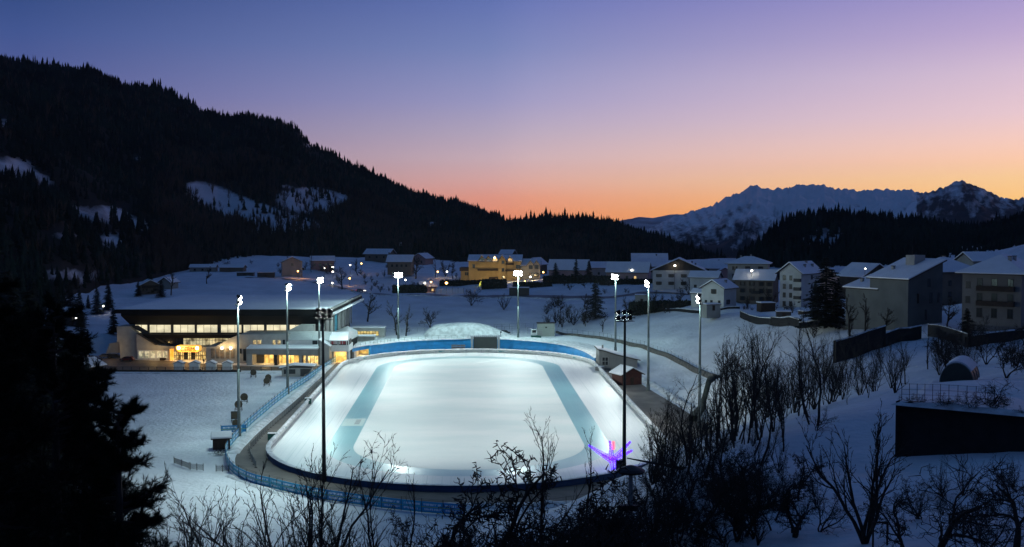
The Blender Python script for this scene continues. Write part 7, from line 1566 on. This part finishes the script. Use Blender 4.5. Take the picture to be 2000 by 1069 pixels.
for s, wd in ((1, .20), (2, .26), (3, .17)):
    V, Fc, B = conifer_mesh(s, width=wd); a = np_obj('c', V, Fc, M['needle']); tv, tf = tubes_np([(0, 0, -.03, 0, 0, .5, .017, .01), (0, 0, .5, 0, 0, .98, .01, .002)], 8); b_ = np_obj('t', tv, tf, M['bark']); CON.append((a.data, b_.data)); bpy.data.objects.remove(a); bpy.data.objects.remove(b_)
def conifer(px, py, top, k, label, Y=None, wide=1.0, group=None):
    TN[0] += 1
    if Y is None: x, y, z = GT(px, py)
    else: x = P(px, py, Y)[0]; y = Y; z = Tz(x, y)
    h = max(1.5, P(px, top, y)[2] - z); c = thing('conifer', label, 'tree', (x, y, z - .1), TN[0] * 1.7, group, (h * wide, h * wide, h)); link(bpy.data.objects.new('crown', CON[k][0]), c); link(bpy.data.objects.new('trunk', CON[k][1]), c)
conifer(1163, 622, 538, 1, 'big dark conifer standing on the snow slope right of the cabin', None, 1.15)
for q in [(1612, 665, 498, 1, 'tall dark conifer between the white block and the monopitch house', 300, 1.75), (1592, 655, 545, 2, 'narrow dark conifer left of the tallest one', 312, 1.1), (1635, 665, 540, 2, 'dark conifer right of the tallest one', 300, 1.2), (1888, 672, 600, 1, 'dark bushy conifer before the balcony house', 236, 1.6), (1300, 548, 520, 1, 'small conifer in front of the timber gabled house', 520, 1.3), (1085, 545, 512, 1, 'small conifer at the left end of the long pink gabled house', 545, 1.5), (1125, 546, 505, 2, 'narrow conifer against the pink gable', 540, 1.3), (1150, 550, 508, 0, 'conifer between the two long pink gabled houses', 540, 1.4)]: conifer(q[0], q[1], q[2], q[3], q[4], q[5], q[6])
for q in [(295, 580, 532, 1, 'dark conifer behind the dark chalet', 498, 1.3), (270, 582, 548, 0, 'conifer at the left of the dark chalet', 490, 1.5), (315, 582, 545, 1, 'conifer at the right of the dark chalet', 488, 1.4), (212, 620, 548, 2, 'narrow conifer at the upper left end of the hall roof', 440, 1.4), (190, 625, 560, 1, 'conifer left of the hall roof', 430, 1.3), (155, 640, 565, 0, 'dark conifer among the trees left of the hall', 400, 1.4), (222, 665, 600, 2, 'small conifer against the snow beside the hall', 385, 1.6),
          (580, 505, 488, 1, 'dark conifer above the tall pale house', 780, 1.6), (760, 520, 492, 0, 'conifer behind the house above the first terrace mast', 690, 1.4), (890, 520, 480, 1, 'conifer behind the left end of the hotel', 760, 1.5)]: conifer(q[0], q[1], q[2], q[3], q[4], q[5], q[6])
# dark trees on the left in front of the forecourt
for i, (px, top, Y, k, wd) in enumerate([(140, 640, 240, 1, 1.2), (105, 600, 230, 1, 1.2), (60, 560, 220, 0, 1.3), (15, 520, 215, 1, 1.2), (-30, 500, 210, 0, 1.3), (120, 690, 200, 0, 1.3), (80, 640, 190, 1, 1.25), (30, 600, 180, 1, 1.3), (150, 730, 215, 2, 1.6), (40, 640, 140, 1, 1.2), (95, 690, 145, 1, 1.2), (0, 560, 150, 0, 1.2), (170, 690, 300, 2, 1.5), (125, 660, 290, 0, 1.4), (75, 590, 300, 1, 1.3), (30, 540, 310, 0, 1.3), (115, 560, 380, 2, 1.4), (160, 600, 350, 0, 1.3), (70, 545, 400, 0, 1.3), (-10, 480, 380, 1, 1.2), (140, 545, 420, 0, 1.5), (175, 575, 440, 2, 1.4)]):
    conifer(px, 760, top, k, 'dark conifer in the black wood at the left edge', Y, wd, 'dark conifers of the wood at the left edge')
# the near pine with long needles
def near_pine(loc, h, rad, seed, label, z0f=.1, nbr=46, px_needle=.16, tuft=24):
    g = np.random.default_rng(seed); B = []; tufts = []
    tr = [(0, 0, -1, 0, 0, h * .5, .26, .18), (0, 0, h * .5, 0, 0, h * .97, .18, .03)]
    for i in range(nbr):
        t = z0f + (1 - z0f) * (i + g.random()) / nbr; z = h * t; L_ = rad * (1 - t * .78) * g.uniform(.65, 1.12); a = g.uniform(0, 6.28); p = np.array([0, 0, z]); d = np.array([math.cos(a), math.sin(a), g.uniform(-.05, .25)]); n = 7
        for s in range(n):
            d = d + g.normal(0, .10, 3) + np.array([0, 0, .05]); d /= np.linalg.norm(d); q = p + d * L_ / n; B.append((*p, *q, .05 * (1 - s / n) + .012, .05 * (1 - (s + 1) / n) + .010)); p = q
            if s >= 1:
                for _ in range(4):
                    e = d + g.normal(0, .62, 3); e[2] += .35; e /= np.linalg.norm(e); tw = L_ * .27 * g.uniform(.4, 1.3); qq = p + e * tw; B.append((*p, *qq, .011, .006)); tufts.append((qq, e)); tufts.append((p + e * tw * .55, e)); tufts.append((p + e * tw * .8, e))
                    for _ in range(2):
                        e2 = e + g.normal(0, .5, 3); e2[2] += .15; e2 /= np.linalg.norm(e2); q3 = p + e * tw * .6 + e2 * tw * .7; B.append((*(p + e * tw * .6), *q3, .007, .004)); tufts.append((q3, e2))
        tufts.append((p, d))
    C = np.array([q for q, e in tufts]); E = np.array([e for q, e in tufts]); n = len(C); k = tuft
    C = np.repeat(C, k, 0); E = np.repeat(E, k, 0); u = g.normal(size=(n * k, 3)); u -= (u * E).sum(1, keepdims=True) * E; u /= np.linalg.norm(u, axis=1, keepdims=True)
    dn = E * g.uniform(.1, 1.0, (n * k, 1)) + u * g.uniform(.3, .9, (n * k, 1)) + np.array([0, 0, .15]); dn /= np.linalg.norm(dn, axis=1, keepdims=True)
    b0 = C - E * g.uniform(0, .16, (n * k, 1)); w_ = np.cross(dn, E); w_ /= (np.linalg.norm(w_, axis=1, keepdims=True) + 1e-6); ln = px_needle * g.uniform(.7, 1.25, (n * k, 1))
    V = np.stack([b0 - w_ * .0055, b0 + w_ * .0055, b0 + dn * ln], 1).reshape(-1, 3); Fc = np.arange(3 * n * k).reshape(-1, 3)
    c = thing('pine', label, 'tree', loc, 0); np_obj('crown', V, Fc, M['needle_near'], c); tv, tf = tubes_np(tr + B, 6); np_obj('trunk', tv, tf, M['bark'], c)
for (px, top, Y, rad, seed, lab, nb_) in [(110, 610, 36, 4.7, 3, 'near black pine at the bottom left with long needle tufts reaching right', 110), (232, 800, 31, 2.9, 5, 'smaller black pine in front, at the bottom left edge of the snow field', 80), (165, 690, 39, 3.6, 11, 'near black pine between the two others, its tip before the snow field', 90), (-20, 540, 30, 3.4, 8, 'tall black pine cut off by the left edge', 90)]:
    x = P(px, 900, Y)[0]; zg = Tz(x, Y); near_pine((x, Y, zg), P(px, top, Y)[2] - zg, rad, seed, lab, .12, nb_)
# ---------------------------------------------------------------- near right: black retaining wall, rail fence, polytunnel, posts
a, b_ = P(1748, 888, 106), P(2060, 905, 98); o = thing('retaining_wall', 'high black retaining wall on the near right slope', 'wall', (0, 0, 0)); pt = [(lerp(a[0], b_[0], t / 6), lerp(a[1], b_[1], t / 6)) for t in range(7)]
thick_strip([(x, y, P(1850, 797, 104)[2] - Tz(x, y) + 1.5) for x, y in pt], 1.2, 'masonry', M['black_wall'] if 'black_wall' in M else M['dark_stone'], o, lambda x, y: Tz(x, y) - 1.2)
zt = P(1850, 797, 104)[2]
TZ0 = zt; tp = [P(1752, 800, 107), P(2060, 815, 100), P(2060, 742, 160), P(1835, 752, 150), P(1790, 765, 130)]
V = [(q[0], q[1], zt + .10) for q in tp]; V2 = [(pt[0][0] - .3, pt[0][1] + .6, zt + .12), (pt[-1][0], pt[-1][1] + .6, zt + .12)]
yy = np.linspace(0, 1, 14); VV = []
for j in range(14):
    for i in range(16):
        f = i / 15; t = yy[j]; x = lerp(pt[0][0] + .2, pt[-1][0], f) + t * 21 * (1 - f) + t * 16 * f; y = lerp(pt[0][1], pt[-1][1], f) + .5 + t * 48; z = lerp(zt + .15, P(1850, 748, 150)[2] , t) + .25 * mnoise.noise(Vector((x * .3, y * .3, 1)))
        VV.append((x, y, z if i else z - 6))
o = np_obj('snow_terrace', VV, [(j * 16 + i, j * 16 + i + 1, (j + 1) * 16 + i + 1, (j + 1) * 16 + i) for j in range(13) for i in range(15)], M['snow'], smooth=True); tag(o, 'snowy garden terrace above the black retaining wall', 'terrace', kind='structure')
snow_bank([(q[0], q[1] + .6) for q in pt], 2.2, .55, 'lumpy snow along the top edge of the black retaining wall', 31, False, z=lambda x, y: zt + .05)
for i in range(8):
    g_r = random.Random(900 + i); f_ = (i + g_r.random()) / 8 * 5.2; k = int(f_); x = lerp(pt[k][0], pt[k + 1][0], f_ - k); y = lerp(pt[k][1], pt[k + 1][1], f_ - k) + .5; h = g_r.uniform(.8, 2.0); TN[0] += 1
    c = thing('thorn_bush', 'thorn bush overhanging the top edge of the black retaining wall', 'thorn bush', (x, y, zt + .1), g_r.uniform(0, 6.28), 'thorn bushes on top of the black retaining wall', (h * 1.5, h * 1.5, h)); ta, tb = PT['thorn2']; link(bpy.data.objects.new('trunk', ta), c); link(bpy.data.objects.new('crown', tb), c)
def terr_z(x, y): t = min(1, max(0, (y - 106) / 48)); return lerp(zt + .15, P(1850, 748, 150)[2], t)
f = thing('rail_fence', 'dark metal rail fence on the terrace above the black retaining wall', 'fence', (0, 0, 0)); A = [P(1775, 790, 108), P(1860, 795, 106), P(1960, 800, 104)]; m = MB(); m2 = MB(); prev = None
for i in range(12):
    t = i / 11 * 2; k = min(1, int(t)); q = [lerp(A[k][d], A[k + 1][d], t - k) for d in (0, 1)]; z = terr_z(q[0], q[1]); m.tube((q[0], q[1] + 2, z - .2), (q[0], q[1] + 2, z + 1.5), .03, n=5)
    if prev:
        for hh in (.4, .9, 1.45): m2.tube((prev[0], prev[1] + 2, prev[2] + hh), (q[0], q[1] + 2, z + hh), .02, n=4)
    prev = (q[0], q[1], z)
m.obj('post', M['dark_steel'], f); m2.obj('rail', M['dark_steel'], f)
g_ = P(1868, 757, 146); gz = terr_z(g_[0], g_[1]); M['film'] = mat('green grey tunnel film', (.035, .05, .038), .5, .3, 1.5)
c = thing('polytunnel', 'rounded polytunnel greenhouse half covered with snow on the near right terrace', 'greenhouse', (g_[0], g_[1], gz - .2), R(-28)); m = MB(); arc = [(2.05 * math.cos(math.pi * i / 16), 2.6 * math.sin(math.pi * i / 16)) for i in range(17)]; m.prism(arc, 1, 0, 7.5); m.obj('film', M['film'], c)
m = MB(); arc2 = [(2.11 * math.cos(math.pi * (i + 3.2) / 16), 2.66 * math.sin(math.pi * (i + 3.2) / 16)) for i in range(9)]; arc3 = [(2.28 * math.cos(math.pi * (i + 3.2) / 16), 2.9 * math.sin(math.pi * (i + 3.2) / 16)) for i in range(9)]; m.prism(arc2 + arc3[::-1], 1, .15, 7.4); m.obj('snow', M['snow_roof'], c)
for yy_ in (-.03, 2.5, 5, 7.5): m = MB(); [m.tube((1.02 * arc[i][0], yy_, 1.02 * arc[i][1]), (1.02 * arc[i + 1][0], yy_, 1.02 * arc[i + 1][1]), .06, n=5) for i in range(16)]; m.obj('hoop', M['steel'], c)
for px, py, Y, lab in [(1733, 1040, 70, 'dark timber gate frame at the bottom right below the vase shaped tree'), (1882, 1035, 70, 'thin dark gate frame beside the fruit tree at the bottom right')]:
    x = P(px, py, Y)[0]; z = Tz(x, Y); c = thing('gate_frame', lab, 'gate frame', (x, Y, z)); h = max(1.4, P(px, py - 5, Y)[2] - z)
    for xx in (-.9, 0): m = MB(); m.box(xx - .05, xx + .05, -.05, .05, -.4, h); m.obj('post', M['timber'], c)
    m = MB(); m.box(-.95, .05, -.05, .05, h + .002, h + .1); m.obj('crossbar', M['timber'], c)
# ---------------------------------------------------------------- evening haze
m = MB(); m.box(-3500, 6000, -400, 7200, -260, 420)
hz_m = bpy.data.materials.new('evening haze'); hz_m.use_nodes = True; nt = hz_m.node_tree
nt.nodes.remove(nt.nodes['Principled BSDF']); pv_ = nt.nodes.new('ShaderNodeVolumePrincipled'); pv_.inputs['Color'].default_value = (.62, .76, .95, 1); pv_.inputs['Density'].default_value = HAZE; pv_.inputs['Anisotropy'].default_value = 0.0
nt.links.new(pv_.outputs[0], nt.nodes['Material Output'].inputs['Volume'])
o = m.obj('haze', hz_m); tag(o, 'thin blue evening haze filling the valley', 'haze', kind='stuff')
